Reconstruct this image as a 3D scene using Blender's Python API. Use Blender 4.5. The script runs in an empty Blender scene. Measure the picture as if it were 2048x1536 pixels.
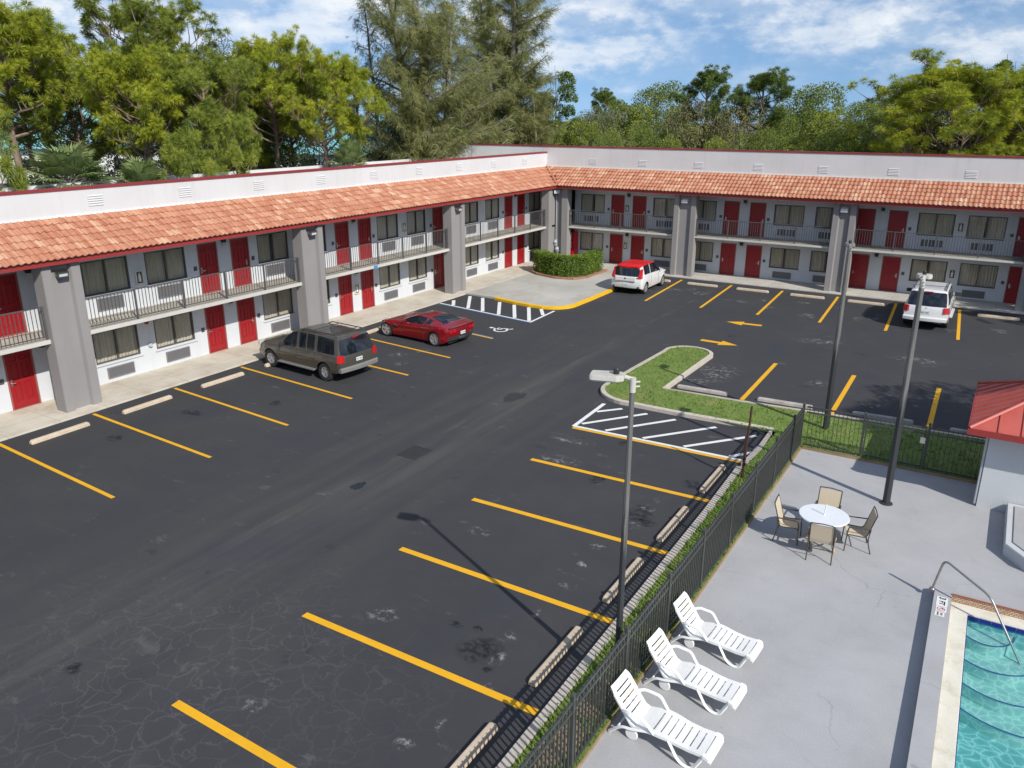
import bpy, bmesh, math, random
from math import sin, cos, pi, radians, sqrt, atan2, hypot, floor, exp
from mathutils import Vector, Matrix, noise as mnoise

random.seed(7)
scene = bpy.context.scene
COL = scene.collection
R = random.Random

# ------------------------------------------------------------------ materials
def new_mat(name):
    m = bpy.data.materials.new(name); m.use_nodes = True
    nt = m.node_tree
    b = nt.nodes['Principled BSDF']
    return m, nt, b

def N(nt, kind, **kw):
    n = nt.nodes.new(kind)
    for k, v in kw.items():
        if k.startswith('i_'):
            n.inputs[k[2:]].default_value = v
        else:
            setattr(n, k, v)
    return n

def ramp(nt, fac, stops, interp='LINEAR'):
    r = nt.nodes.new('ShaderNodeValToRGB'); r.color_ramp.interpolation = interp
    el = r.color_ramp.elements
    while len(el) < len(stops): el.new(0.5)
    for e, (p, c) in zip(el, stops):
        e.position = p
        e.color = (c, c, c, 1) if not isinstance(c, (tuple, list)) else (*c[:3], 1)
    nt.links.new(fac, r.inputs[0])
    return r.outputs[0]

def mixc(nt, fac, a, b, mode='MIX'):
    n = nt.nodes.new('ShaderNodeMix'); n.data_type = 'RGBA'; n.blend_type = mode
    def put(sock, v):
        if isinstance(v, (int, float)): sock.default_value = v if sock.type == 'VALUE' else (v, v, v, 1)
        elif isinstance(v, (tuple, list)): sock.default_value = (*v[:3], 1)
        else: nt.links.new(v, sock)
    put(n.inputs[0], fac); put(n.inputs[6], a); put(n.inputs[7], b)
    return n.outputs[2]

def math_n(nt, op, a, b=None, c=None, clamp=False):
    n = nt.nodes.new('ShaderNodeMath'); n.operation = op; n.use_clamp = clamp
    for i, v in enumerate((a, b, c)):
        if v is None: continue
        if isinstance(v, (int, float)): n.inputs[i].default_value = v
        else: nt.links.new(v, n.inputs[i])
    return n.outputs[0]

def coords(nt, kind='Object', scale=(1, 1, 1), loc=(0, 0, 0), rot=(0, 0, 0)):
    if kind == 'World':
        src = nt.nodes.new('ShaderNodeNewGeometry').outputs['Position']
    else:
        src = nt.nodes.new('ShaderNodeTexCoord').outputs[kind]
    mp = nt.nodes.new('ShaderNodeMapping')
    mp.inputs['Scale'].default_value = scale; mp.inputs['Location'].default_value = loc
    mp.inputs['Rotation'].default_value = rot
    nt.links.new(src, mp.inputs['Vector'])
    return mp.outputs['Vector']

def noise(nt, vec, scale, detail=4, rough=.55, dist=0):
    n = N(nt, 'ShaderNodeTexNoise', i_Scale=scale, i_Detail=detail, i_Roughness=rough, i_Distortion=dist)
    nt.links.new(vec, n.inputs['Vector'])
    return n.outputs['Fac']

def bump(nt, b, height, strength=.3, dist=.02):
    n = N(nt, 'ShaderNodeBump', i_Strength=strength, i_Distance=dist)
    nt.links.new(height, n.inputs['Height']); nt.links.new(n.outputs['Normal'], b.inputs['Normal'])

def solid(name, c, rough=.6, var=.12, scale=6., metal=0., spec=None, bmp=0., coat=0., kind='World', stretch=(1, 1, 1)):
    """base colour with mottling of the thing's own surface"""
    m, nt, b = new_mat(name)
    b.inputs['Roughness'].default_value = rough; b.inputs['Metallic'].default_value = metal
    if spec is not None: b.inputs['Specular IOR Level'].default_value = spec
    if coat: b.inputs['Coat Weight'].default_value = coat; b.inputs['Coat Roughness'].default_value = .04
    if var:
        v = coords(nt, kind, stretch)
        f = noise(nt, v, scale, 5, .6)
        f2 = noise(nt, v, scale * 5.3, 3, .6)
        ff = mixc(nt, .35, f, f2)
        lo = tuple(x * (1 - var) for x in c); hi = tuple(min(1, x * (1 + var)) for x in c)
        col = ramp(nt, ff, [(.3, lo), (.7, hi)])
        nt.links.new(col, b.inputs['Base Color'])
        if bmp: bump(nt, b, f2, bmp, .01)
    else:
        b.inputs['Base Color'].default_value = (*c, 1)
    return m

# ------------------------------------------------------------------ mesh builder
class MB:
    def __init__(self):
        self.v = []; self.f = []; self.m = []; self.cur = 0; self.attr = []; self.cura = 0.0
    def quad(self, *pts):
        n = len(self.v); self.v += [tuple(p) for p in pts]
        self.f.append(tuple(range(n, n + len(pts)))); self.m.append(self.cur); self.attr.append(self.cura)
    def add(self, verts, faces):
        n = len(self.v); self.v += [tuple(p) for p in verts]
        for f in faces:
            self.f.append(tuple(i + n for i in f)); self.m.append(self.cur); self.attr.append(self.cura)
    def box(self, x0, x1, y0, y1, z0, z1, T=None):
        if x0 > x1: x0, x1 = x1, x0
        if y0 > y1: y0, y1 = y1, y0
        if z0 > z1: z0, z1 = z1, z0
        vs = [(x, y, z) for z in (z0, z1) for y in (y0, y1) for x in (x0, x1)]
        if T is not None: vs = [tuple(T(p)) for p in vs]
        self.add(vs, [(0, 2, 3, 1), (4, 5, 7, 6), (0, 1, 5, 4), (2, 6, 7, 3), (0, 4, 6, 2), (1, 3, 7, 5)])
    def prism(self, poly, z0, z1, T=None, inset=0.):
        n = len(poly); cx = sum(p[0] for p in poly) / n; cy = sum(p[1] for p in poly) / n
        vs = [(x, y, z0) for x, y in poly] + [(x, y, z1) for x, y in poly]
        if T is not None: vs = [tuple(T(p)) for p in vs]
        self.add(vs, [tuple(range(n))[::-1], tuple(range(n, 2 * n))] + [(i, (i + 1) % n, n + (i + 1) % n, n + i) for i in range(n)])
    def tube(self, path, r, n=8, cap=True, squash=1.):
        path = [Vector(p) for p in path]
        rr = r if isinstance(r, (list, tuple)) else [r] * len(path)
        rings = []; up = None
        for i, p in enumerate(path):
            a = path[max(i - 1, 0)]; b = path[min(i + 1, len(path) - 1)]
            d = (b - a); d = d.normalized() if d.length > 1e-9 else Vector((0, 0, 1))
            if up is None:
                up = Vector((0, 0, 1)) if abs(d.z) < .95 else Vector((1, 0, 0))
            s = d.cross(up); s = s.normalized() if s.length > 1e-6 else Vector((1, 0, 0))
            t = s.cross(d); up = t
            rings.append([p + s * cos(2 * pi * k / n) * rr[i] + t * sin(2 * pi * k / n) * rr[i] * squash for k in range(n)])
        vs = [q for rg in rings for q in rg]; fs = []
        for i in range(len(path) - 1):
            for k in range(n):
                fs.append((i * n + k, i * n + (k + 1) % n, (i + 1) * n + (k + 1) % n, (i + 1) * n + k))
        if cap:
            fs.append(tuple(range(n))[::-1]); fs.append(tuple((len(path) - 1) * n + k for k in range(n)))
        self.add(vs, fs)
    def lathe(self, prof, n=24, c=(0, 0, 0), axis='Z', closed=False):
        """profile of (radius, height) turned about an axis"""
        vs = []; fs = []
        for r, h in prof:
            for k in range(n):
                a = 2 * pi * k / n
                p = {'Z': (r * cos(a), r * sin(a), h), 'X': (h, r * cos(a), r * sin(a)), 'Y': (r * cos(a), h, r * sin(a))}[axis]
                vs.append((p[0] + c[0], p[1] + c[1], p[2] + c[2]))
        m = len(prof)
        for i in range(m - 1 if not closed else m):
            j = (i + 1) % m
            for k in range(n):
                fs.append((i * n + k, i * n + (k + 1) % n, j * n + (k + 1) % n, j * n + k))
        if not closed:
            fs.append(tuple(range(n))); fs.append(tuple((m - 1) * n + k for k in range(n)))
        self.add(vs, fs)
    def build(self, name, mats, parent=None, smooth=None, world=True, bevel=0., attr=None, recalc=True):
        me = bpy.data.meshes.new(name)
        o_loc = Vector((0, 0, 0))
        if parent is not None and world: o_loc = PLOC(parent)
        vs = [tuple(Vector(v) - o_loc) for v in self.v] if o_loc.length else self.v
        me.from_pydata(vs, [], self.f)
        if not isinstance(mats, (list, tuple)): mats = [mats]
        for m in mats: me.materials.append(m)
        if len(mats) > 1: me.polygons.foreach_set('material_index', self.m)
        if attr:
            a = me.attributes.new(attr, 'FLOAT', 'FACE'); a.data.foreach_set('value', self.attr)
        if recalc or bevel:
            bm = bmesh.new(); bm.from_mesh(me)
            if bevel:
                bmesh.ops.remove_doubles(bm, verts=bm.verts, dist=1e-5)
            if recalc: bmesh.ops.recalc_face_normals(bm, faces=bm.faces)
            if bevel:
                bm.normal_update()
                es = [e for e in bm.edges if len(e.link_faces) == 2 and e.calc_face_angle(0) > .5]
                bmesh.ops.bevel(bm, geom=es, offset=bevel, segments=2, affect='EDGES', clamp_overlap=True)
            bm.to_mesh(me); bm.free()
        if smooth is not None:
            me.polygons.foreach_set('use_smooth', [True] * len(me.polygons))
            if smooth < 179: me.set_sharp_from_angle(angle=radians(smooth))
        me.update()
        o = bpy.data.objects.new(name, me); COL.objects.link(o)
        if parent is not None: o.parent = parent
        return o

def PLOC(o):
    v = Vector((0, 0, 0))
    while o is not None:
        v += o.location; o = o.parent
    return v

def thing(name, label, cat, loc=(0, 0, 0), rz=0., group=None):
    o = bpy.data.objects.new(name, None); COL.objects.link(o)
    o.location = loc; o.rotation_euler = (0, 0, rz); o.empty_display_size = .3
    return tag(o, label, cat, group)

def tag(o, label, cat, group=None):
    o['label'] = label; o['category'] = cat
    if group: o['group'] = group
    return o

def struct(o):
    o['kind'] = 'structure'; return o

def copy_tree(o, parent=None):
    c = o.copy(); COL.objects.link(c)
    if parent is not None: c.parent = parent
    for ch in list(o.children): copy_tree(ch, c)
    return c

def dup(src, loc, rz=None, label=None, scale=None):
    c = copy_tree(src); c.location = loc
    if rz is not None: c.rotation_euler = (0, 0, rz)
    if scale is not None: c.scale = scale if isinstance(scale, (tuple, list)) else (scale,) * 3
    if label: c['label'] = label
    return c

def text_mesh(txt, size, mat, name, parent, matrix, extrude=.002, shear=0., bold=False):
    cu = bpy.data.curves.new(name, 'FONT'); cu.body = txt; cu.size = size; cu.extrude = extrude; cu.shear = shear
    cu.align_x = 'CENTER'; cu.align_y = 'CENTER'
    if bold: cu.offset = size * .035
    tmp = bpy.data.objects.new('tmp', cu); COL.objects.link(tmp)
    bpy.context.view_layer.update()
    me = bpy.data.meshes.new_from_object(tmp.evaluated_get(bpy.context.evaluated_depsgraph_get()))
    bpy.data.objects.remove(tmp); bpy.data.curves.remove(cu)
    me.transform(matrix); me.materials.clear(); me.materials.append(mat)
    o = bpy.data.objects.new(name, me); COL.objects.link(o)
    if parent is not None: o.parent = parent
    return o

# ------------------------------------------------------------------ camera, sun, sky
cam_d = bpy.data.cameras.new('Camera'); cam = bpy.data.objects.new('Camera', cam_d); COL.objects.link(cam)
scene.camera = cam
cam_d.sensor_width = 36.; cam_d.lens = 1611.287 / 2048 * 36.; cam_d.clip_end = 3000; cam_d.clip_start = .2
yaw, pitch, roll = radians(-31.5524), radians(18.52496), radians(-.0901)
fw = Vector((sin(yaw) * cos(pitch), cos(yaw) * cos(pitch), -sin(pitch)))
rt = Vector((cos(yaw), -sin(yaw), 0)); dn = fw.cross(rt)
r2 = rt * cos(roll) + dn * sin(roll); d2 = -rt * sin(roll) + dn * cos(roll)
cm = Matrix(((r2.x, -d2.x, -fw.x), (r2.y, -d2.y, -fw.y), (r2.z, -d2.z, -fw.z)))
cam.matrix_world = Matrix.Translation((0, 0, 9.0)) @ cm.to_4x4()

SUN = Vector((.901 * .793, -.434 * .793, .609)).normalized()
sd = bpy.data.lights.new('Sun', 'SUN'); sd.energy = 4.7; sd.angle = radians(.53); sd.color = (1., .955, .88)
sun = bpy.data.objects.new('Sun', sd); COL.objects.link(sun)
sun.rotation_euler = (-SUN).to_track_quat('-Z', 'Y').to_euler(); sun.location = (20, -10, 30)

w = bpy.data.worlds.new('World'); scene.world = w; w.use_nodes = True
nt = w.node_tree; bg = nt.nodes['Background']
geo = nt.nodes.new('ShaderNodeTexCoord')
sep = nt.nodes.new('ShaderNodeSeparateXYZ'); nt.links.new(geo.outputs['Generated'], sep.inputs[0])
zz = math_n(nt, 'MULTIPLY_ADD', math_n(nt, 'ABSOLUTE', sep.outputs[2]), .80, .14)
cmb = nt.nodes.new('ShaderNodeCombineXYZ')
nt.links.new(sep.outputs[0], cmb.inputs[0]); nt.links.new(sep.outputs[1], cmb.inputs[1]); nt.links.new(zz, cmb.inputs[2])
nrm = nt.nodes.new('ShaderNodeVectorMath'); nrm.operation = 'NORMALIZE'; nt.links.new(cmb.outputs[0], nrm.inputs[0])
sky = nt.nodes.new('ShaderNodeTexSky'); sky.sky_type = 'NISHITA'; sky.sun_disc = False
sky.sun_elevation = radians(37.5); sky.sun_rotation = radians(115.7); sky.air_density = 1.0; sky.dust_density = .4; sky.ozone_density = 1.6
nt.links.new(nrm.outputs[0], sky.inputs['Vector'])
# clouds: flat-bottomed bands near the horizon, in direction space
def cloud_vec(sx, sz, off, dz=0.):
    c = nt.nodes.new('ShaderNodeCombineXYZ')
    az = math_n(nt, 'ARCTAN2', sep.outputs[0], sep.outputs[1])
    nt.links.new(math_n(nt, 'MULTIPLY_ADD', az, sx, off), c.inputs[0])
    nt.links.new(math_n(nt, 'MULTIPLY', math_n(nt, 'ADD', sep.outputs[2], dz), sz), c.inputs[1])
    c.inputs[2].default_value = off
    return c.outputs[0]
c1 = noise(nt, cloud_vec(4.4, 13., 3.1), 1.0, 8, .54, .0)
c2 = noise(nt, cloud_vec(2.1, 17., 11.3), 1.0, 5, .5, .15)
c3 = noise(nt, cloud_vec(13., 25., 6.7), 1.0, 7, .6, .0)
c4 = noise(nt, cloud_vec(13., 25., 6.7, .016), 1.0, 7, .6, .0)
elev = ramp(nt, sep.outputs[2], [(0, .0), (.03, .06), (.075, .62), (.13, .88), (.25, .35), (.6, .25)])
dens = math_n(nt, 'ADD', math_n(nt, 'MULTIPLY', c1, .45), math_n(nt, 'ADD', math_n(nt, 'MULTIPLY', c2, .2), math_n(nt, 'MULTIPLY', c3, .35)))
dens = math_n(nt, 'ADD', dens, math_n(nt, 'MULTIPLY', math_n(nt, 'SUBTRACT', elev, .5), .16))
cov = ramp(nt, dens, [(.435, 0.), (.51, .5), (.60, .95)])
veil = math_n(nt, 'MULTIPLY', ramp(nt, c3, [(.38, 0.), (.72, .45)]), ramp(nt, sep.outputs[2], [(0, .1), (.06, 1.)]))
cov = math_n(nt, 'MAXIMUM', cov, veil)
shade = ramp(nt, math_n(nt, 'MULTIPLY_ADD', math_n(nt, 'SUBTRACT', c3, c4), 1.6, c1), [(.34, (5.2, 6.5, 8.2)), (.60, (9.2, 9.6, 10.0))])
skyc = mixc(nt, 1.0, sky.outputs[0], (.92, 1.08, 1.26), 'MULTIPLY')
skyc = mixc(nt, cov, skyc, shade)
nt.links.new(skyc, bg.inputs['Color']); bg.inputs['Strength'].default_value = .10

vs = scene.view_settings
vs.view_transform = 'Standard'; vs.look = 'None'; vs.exposure = 0.; vs.gamma = 1.; vs.use_curve_mapping = False
scene.cycles.max_bounces = 8; scene.cycles.transparent_max_bounces = 12
scene.cycles.diffuse_bounces = 5; scene.cycles.glossy_bounces = 3
scene.cycles.caustics_reflective = False; scene.cycles.caustics_refractive = False
# ------------------------------------------------------------------ ground materials
def mat_asphalt():
    m, nt, b = new_mat('asphalt')
    v = coords(nt, 'World')
    big = noise(nt, v, .22, 4, .6); mid = noise(nt, v, 1.1, 6, .65, .3); fine = noise(nt, v, 60, 3, .7)
    col = ramp(nt, mixc(nt, .45, big, mid), [(.3, (.038, .039, .043)), (.5, (.045, .045, .048)), (.72, (.055, .055, .056))])
    # worn drive lane: long streaks along Y
    vs_ = coords(nt, 'World', (1, .06, 1))
    st = noise(nt, vs_, 1.7, 5, .6, .15)
    sp = N(nt, 'ShaderNodeSeparateXYZ'); nt.links.new(coords(nt, 'World'), sp.inputs[0])
    lane = ramp(nt, math_n(nt, 'MULTIPLY_ADD', math_n(nt, 'ABSOLUTE', math_n(nt, 'ADD', sp.outputs[0], 13.2)), -.28, 1., True), [(0, 0), (.6, .35), (1, 1)])
    inlot = ramp(nt, math_n(nt, 'MULTIPLY', math_n(nt, 'SUBTRACT', 34., sp.outputs[1]), .1, None, True), [(0, 0), (1, 1)])
    streak = math_n(nt, 'MULTIPLY', math_n(nt, 'MULTIPLY', ramp(nt, st, [(.4, 0), (.68, 1)]), lane), inlot)
    col = mixc(nt, math_n(nt, 'MULTIPLY', streak, .75), col, (.095, .090, .082))
    # seam lines of the lane and long scuffs
    seam = N(nt, 'ShaderNodeTexWave', wave_type='BANDS', bands_direction='X', i_Scale=.115, i_Distortion=1.6, i_Detail=3)
    seam.inputs['Detail Scale'].default_value = .6
    nt.links.new(coords(nt, 'World', (1, .35, 1), (.9, 0, 0)), seam.inputs['Vector'])
    sl = math_n(nt, 'MULTIPLY', ramp(nt, seam.outputs['Fac'], [(.985, 0), (1, 1)]), ramp(nt, noise(nt, v, .55, 4), [(.45, 0), (.62, .6)]))
    col = mixc(nt, math_n(nt, 'MULTIPLY', math_n(nt, 'MULTIPLY', sl, lane), .35), col, (.16, .155, .145))
    # crack network, finest in the near bays
    wob = N(nt, 'ShaderNodeTexNoise', i_Scale=1.6, i_Detail=4); nt.links.new(v, wob.inputs['Vector'])
    vd = N(nt, 'ShaderNodeVectorMath', operation='MULTIPLY_ADD'); vd.inputs[1].default_value = (.9, .9, 0)
    nt.links.new(wob.outputs['Color'], vd.inputs[0]); nt.links.new(v, vd.inputs[2])
    def cracks(sc, w):
        vo = N(nt, 'ShaderNodeTexVoronoi', feature='DISTANCE_TO_EDGE', i_Scale=sc); nt.links.new(vd.outputs[0], vo.inputs['Vector'])
        return ramp(nt, vo.outputs['Distance'], [(0, 1), (w, .6), (w * 2.2, 0)])
    dx = math_n(nt, 'MULTIPLY', math_n(nt, 'ADD', sp.outputs[0], 10.6), .21); dy = math_n(nt, 'MULTIPLY', math_n(nt, 'SUBTRACT', sp.outputs[1], 6.9), .26)
    rad = math_n(nt, 'ADD', math_n(nt, 'MULTIPLY', dx, dx), math_n(nt, 'MULTIPLY', dy, dy))
    near = ramp(nt, math_n(nt, 'ADD', rad, math_n(nt, 'MULTIPLY', math_n(nt, 'SUBTRACT', noise(nt, v, .5, 3), .5), 1.6)), [(.1, 1), (.85, 0)])
    ck = math_n(nt, 'MULTIPLY', cracks(2.6, .014), near)
    wide = math_n(nt, 'MULTIPLY', cracks(.62, .006), ramp(nt, math_n(nt, 'ADD', math_n(nt, 'MULTIPLY', rad, .3), math_n(nt, 'MULTIPLY', noise(nt, v, .35, 3), 1.)), [(.45, 1), (.85, 0)]))
    ck = math_n(nt, 'MAXIMUM', ck, math_n(nt, 'MULTIPLY', wide, .6))
    col = mixc(nt, math_n(nt, 'MULTIPLY', ck, .42), col, (.13, .127, .125))
    # sealed, darker bluish patches and pale scuffs
    seal = ramp(nt, noise(nt, coords(nt, 'World', (1, .45, 1), (4, 2, 0)), .5, 4, .55, .4), [(.54, 0), (.68, .8)])
    col = mixc(nt, math_n(nt, 'MULTIPLY', seal, .5), col, (.036, .039, .054))
    sc_ = ramp(nt, noise(nt, coords(nt, 'World', (.7, 1.3, 1), (9, 4, 0)), 1.5, 7, .72), [(.61, 0), (.74, .5)])
    col = mixc(nt, sc_, col, (.19, .185, .18))
    oil = ramp(nt, noise(nt, coords(nt, 'World', (1, 1, 1), (31, 7, 0)), .95, 6, .6), [(.66, 0), (.74, .7)])
    col = mixc(nt, oil, col, (.016, .016, .02))
    col = mixc(nt, math_n(nt, 'MULTIPLY', math_n(nt, 'SUBTRACT', fine, .5), .5), col, (.15, .15, .15))
    nt.links.new(col, b.inputs['Base Color'])
    b.inputs['Roughness'].default_value = .82; b.inputs['Specular IOR Level'].default_value = .35
    bump(nt, b, mixc(nt, .5, fine, ck), .25, .006)
    return m

def mat_concrete(name, lo, hi, stain=None, st_amt=.5, crack=True, sc=.7, joint=0.):
    m, nt, b = new_mat(name)
    v = coords(nt, 'World')
    big = noise(nt, v, sc, 6, .62, .3); fine = noise(nt, v, 45, 3, .6)
    col = ramp(nt, big, [(.28, lo), (.72, hi)])
    col = mixc(nt, .16, col, ramp(nt, fine, [(.3, .0), (.7, 1.)]), 'SOFT_LIGHT')
    if stain:
        s = ramp(nt, noise(nt, coords(nt, 'World', (1, 1, 1), (13, 5, 0)), sc * 1.6, 7, .68, .5), [(.5, 0), (.72, 1)])
        col = mixc(nt, math_n(nt, 'MULTIPLY', s, st_amt), col, stain)
    spots = ramp(nt, noise(nt, coords(nt, 'World', (1, 1, 1), (3, 9, 0)), 3.4, 2, .5), [(.74, 0), (.78, .45)])
    col = mixc(nt, spots, col, tuple(x * .55 for x in lo))
    if crack:
        wob = N(nt, 'ShaderNodeTexNoise', i_Scale=1.3, i_Detail=5); nt.links.new(v, wob.inputs['Vector'])
        vd = N(nt, 'ShaderNodeVectorMath', operation='MULTIPLY_ADD'); vd.inputs[1].default_value = (.8, .8, 0)
        nt.links.new(wob.outputs['Color'], vd.inputs[0]); nt.links.new(v, vd.inputs[2])
        vo = N(nt, 'ShaderNodeTexVoronoi', feature='DISTANCE_TO_EDGE', i_Scale=.3); nt.links.new(vd.outputs[0], vo.inputs['Vector'])
        ck = math_n(nt, 'MULTIPLY', ramp(nt, vo.outputs['Distance'], [(0, 1), (.002, .4), (.004, 0)]), ramp(nt, noise(nt, v, .6, 2), [(.48, 0), (.62, .34)]))
        col = mixc(nt, ck, col, tuple(x * .4 for x in lo))
    if joint:
        wv = N(nt, 'ShaderNodeTexBrick', i_Scale=1.); wv.offset = 0
        for k_, val in (('Mortar Size', .012), ('Brick Width', joint), ('Row Height', joint), ('Mortar Smooth', .2)): wv.inputs[k_].default_value = val
        nt.links.new(v, wv.inputs['Vector'])
        col = mixc(nt, math_n(nt, 'MULTIPLY', wv.outputs['Fac'], .55), col, tuple(x * .5 for x in lo))
    nt.links.new(col, b.inputs['Base Color']); b.inputs['Roughness'].default_value = .85
    bump(nt, b, mixc(nt, .5, big, fine), .15, .01)
    return m

def mat_grass(name, lo, hi, dry):
    m, nt, b = new_mat(name)
    v = coords(nt, 'World')
    a = noise(nt, v, 2.2, 6, .7); f = noise(nt, v, 38, 4, .7)
    col = ramp(nt, mixc(nt, .5, a, f), [(.32, lo), (.68, hi)])
    d = ramp(nt, noise(nt, coords(nt, 'World', (1, 1, 1), (5, 5, 5)), 1.1, 5, .65), [(.56, 0), (.72, .7)])
    col = mixc(nt, d, col, dry)
    nt.links.new(col, b.inputs['Base Color']); b.inputs['Roughness'].default_value = .9
    bump(nt, b, f, .8, .04)
    return m

M = {}
M['asphalt'] = mat_asphalt()
M['walk'] = mat_concrete('walkway_concrete', (.50, .45, .37), (.62, .57, .48), (.36, .24, .13), .5, True, .8, 1.55)
M['walk_r'] = mat_concrete('walkway_concrete_grey', (.42, .40, .36), (.56, .53, .47), (.34, .27, .19), .35, True, .8, 1.55)
M['apron'] = mat_concrete('apron_concrete', (.37, .36, .32), (.52, .50, .45), (.33, .25, .18), .6, True, .35)
M['deck'] = mat_concrete('pool_deck_paint', (.35, .35, .358), (.42, .42, .427), (.30, .30, .305), .45, True, .55)
M['kerb'] = solid('kerb_concrete', (.52, .46, .39), .85, .18, 3., bmp=.2)
M['grass'] = mat_grass('lawn', (.095, .155, .024), (.20, .28, .055), (.29, .26, .09))
M['grass_blade'] = None
M['terrain'] = mat_grass('rough_ground', (.07, .075, .035), (.15, .14, .075), (.25, .21, .14))
def worn_paint(name, c, wear=.5):
    m, nt, b = new_mat(name)
    v = coords(nt, 'World')
    f = noise(nt, v, 2.6, 7, .7); g = noise(nt, v, 30, 4, .7)
    col = ramp(nt, f, [(.3, tuple(x * .86 for x in c)), (.7, c)])
    chips = ramp(nt, mixc(nt, .5, f, g), [(.6, 0), (.68, wear)])
    col = mixc(nt, chips, col, (.10, .095, .08))
    nt.links.new(col, b.inputs['Base Color']); b.inputs['Roughness'].default_value = .7
    return m
M['yellow'] = worn_paint('yellow_road_paint', (.82, .42, .006), .8)
M['yellow_kerb'] = worn_paint('yellow_kerb_paint', (.84, .48, .006), .25)
M['whitep'] = worn_paint('white_road_paint', (.80, .80, .78), .7)
M['bluep'] = worn_paint('blue_road_paint', (.045, .16, .36), .6)
M['iron'] = solid('cast_iron', (.03, .03, .032), .7, .3, 12)

# ------------------------------------------------------------------ terrain with a hole for the pool
PZ = (-.10, 16.0); PA = radians(1.2)
def pool_w(x, y, z=0.):
    c, s = cos(PA), sin(PA)
    return (PZ[0] + c * x - s * y, PZ[1] + s * x + c * y, z)
def sheet(name, polys, z, mat, skirt=0.):
    mb = MB()
    for p in polys:
        if skirt: mb.prism(p, z - skirt, z)
        else: mb.quad(*[(x, y, z) for x, y in p])
    return struct(mb.build(name, mat))
B = 900.
hx0, hx1, hy0, hy1 = .12, 9.4, -4.4, 15.85
sheet('terrain', [[(-B, -B), (B, -B), (B, hy0), (-B, hy0)], [(-B, hy1), (B, hy1), (B, B), (-B, B)],
                  [(-B, hy0), (hx0, hy0), (hx0, hy1), (-B, hy1)], [(hx1, hy0), (B, hy0), (B, hy1), (hx1, hy1)]], -.06, M['terrain'])
sheet('parking_lot', [[(-23.9, -14), (-4.55, -14), (-4.55, 44.7), (-23.9, 44.7)], [(-4.55, 22.9), (16, 22.9), (16, 44.7), (-4.55, 44.7)]], 0., M['asphalt'])

# walkways along the two wings
mb = MB(); mb.prism([(-26.3, -2), (-23.87, -2), (-23.87, 34.25), (-26.3, 34.25)], -.1, .05); mb.prism([(-26.3, 34.25), (-23.87, 34.25), (-23.87, 46.95), (-26.3, 46.95)], -.1, .052)
struct(mb.build('walkway', M['walk'], bevel=.012))
mb = MB(); mb.prism([(-23.868, 44.55), (16, 44.55), (16, 46.95), (-23.868, 46.95)], -.1, .05)
struct(mb.build('walkway', M['walk_r'], bevel=.012))

# corner apron with its yellow kerb
def arc(cx, cy, r, a0, a1, n=10, ry=None):
    return [(cx + r * cos(radians(a0 + (a1 - a0) * i / n)), cy + (ry or r) * sin(radians(a0 + (a1 - a0) * i / n))) for i in range(n + 1)]
outer = [(-21.9, 33.92), (-20.6, 33.62), (-19.6, 33.47)] + arc(-18.95, 34.75, 1.32, -85, 0, 12, 1.3) + [(-17.6, 36.5), (-17.62, 38.5), (-17.64, 41.0), (-17.66, 44.548)]
def offset(poly, d):
    out = []
    for i, p in enumerate(poly):
        a = Vector(poly[max(i - 1, 0)]); b = Vector(poly[min(i + 1, len(poly) - 1)])
        t = (b - a).normalized(); n = Vector((-t.y, t.x))
        out.append((p[0] + n.x * d, p[1] + n.y * d))
    return out
inner = offset(outer, .17)
mb = MB()
n = len(outer)
for i in range(n - 1):
    a, b_, c, d = outer[i], outer[i + 1], inner[i + 1], inner[i]
    mb.quad((*a, 0), (*b_, 0), (*b_, .12), (*a, .12)); mb.quad((*a, .12), (*b_, .12), (*c, .135), (*d, .135)); mb.quad((*d, 0), (*c, 0), (*c, .135), (*d, .135))
mb.quad((*outer[0], 0), (*outer[0], .12), (*inner[0], .135), (*inner[0], 0))
struct(mb.build('kerb', M['yellow_kerb'], smooth=35))
mb = MB()
inn = offset(outer, .168)
pl = [(-23.866, 34.25)] + inn + [(-23.866, 44.548)]
mb.quad(*[(x, y, .115 if (x > -23 and y < 44) else .06) for x, y in pl])
for i in range(len(pl) - 1):
    if i < 1: mb.quad((*pl[i], -.02), (*pl[i + 1], -.02), (*pl[i + 1], .115), (*pl[i], .06))
bm_o = mb.build('concrete_apron', M['apron']); struct(bm_o)

# ------------------------------------------------------------------ grass island, kerbs
ko = ([(-5.15, 20.2), (-5.08, 21.5), (-5.12, 23.05), (-8.0, 22.93)] + [(-9.7, 22.95)] + arc(-9.75, 24.35, 1.42, 262, 182, 8) + [(-11.12, 26.5), (-11.0, 29.3)]
      + arc(-10.05, 29.6, .98, 170, 8, 10) + [(-9.1, 28.2), (-9.16, 25.02), (-6.73, 25.14), (-4.84, 25.30), (-2.9, 25.45), (.4, 25.6), (16, 25.7)])
ki = offset(ko, -.15)
def kerb(name, o, i, z=.13, mat=None):
    mb = MB()
    for k in range(len(o) - 1):
        a, b_, c, d = o[k], o[k + 1], i[k + 1], i[k]
        mb.quad((*a, -.02), (*b_, -.02), (*b_, z - .015), (*a, z - .015)); mb.quad((*a, z - .015), (*b_, z - .015), (*c, z), (*d, z)); mb.quad((*d, -.02), (*c, -.02), (*c, z), (*d, z))
    for k in (0, len(o) - 1): mb.quad((*o[k], -.02), (*o[k], z - .015), (*i[k], z), (*i[k], -.02))
    return struct(mb.build(name, mat or M['kerb'], smooth=40))
kerb('kerb', ko, ki)
kl_o = [(-5.2, 19.95), (-5.12, 17), (-5.08, 13), (-5.03, 9), (-5.0, 4), (-5.0, -4)]
kerb('kerb', kl_o, [(x + .17, y) for x, y in kl_o], .11)
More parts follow.
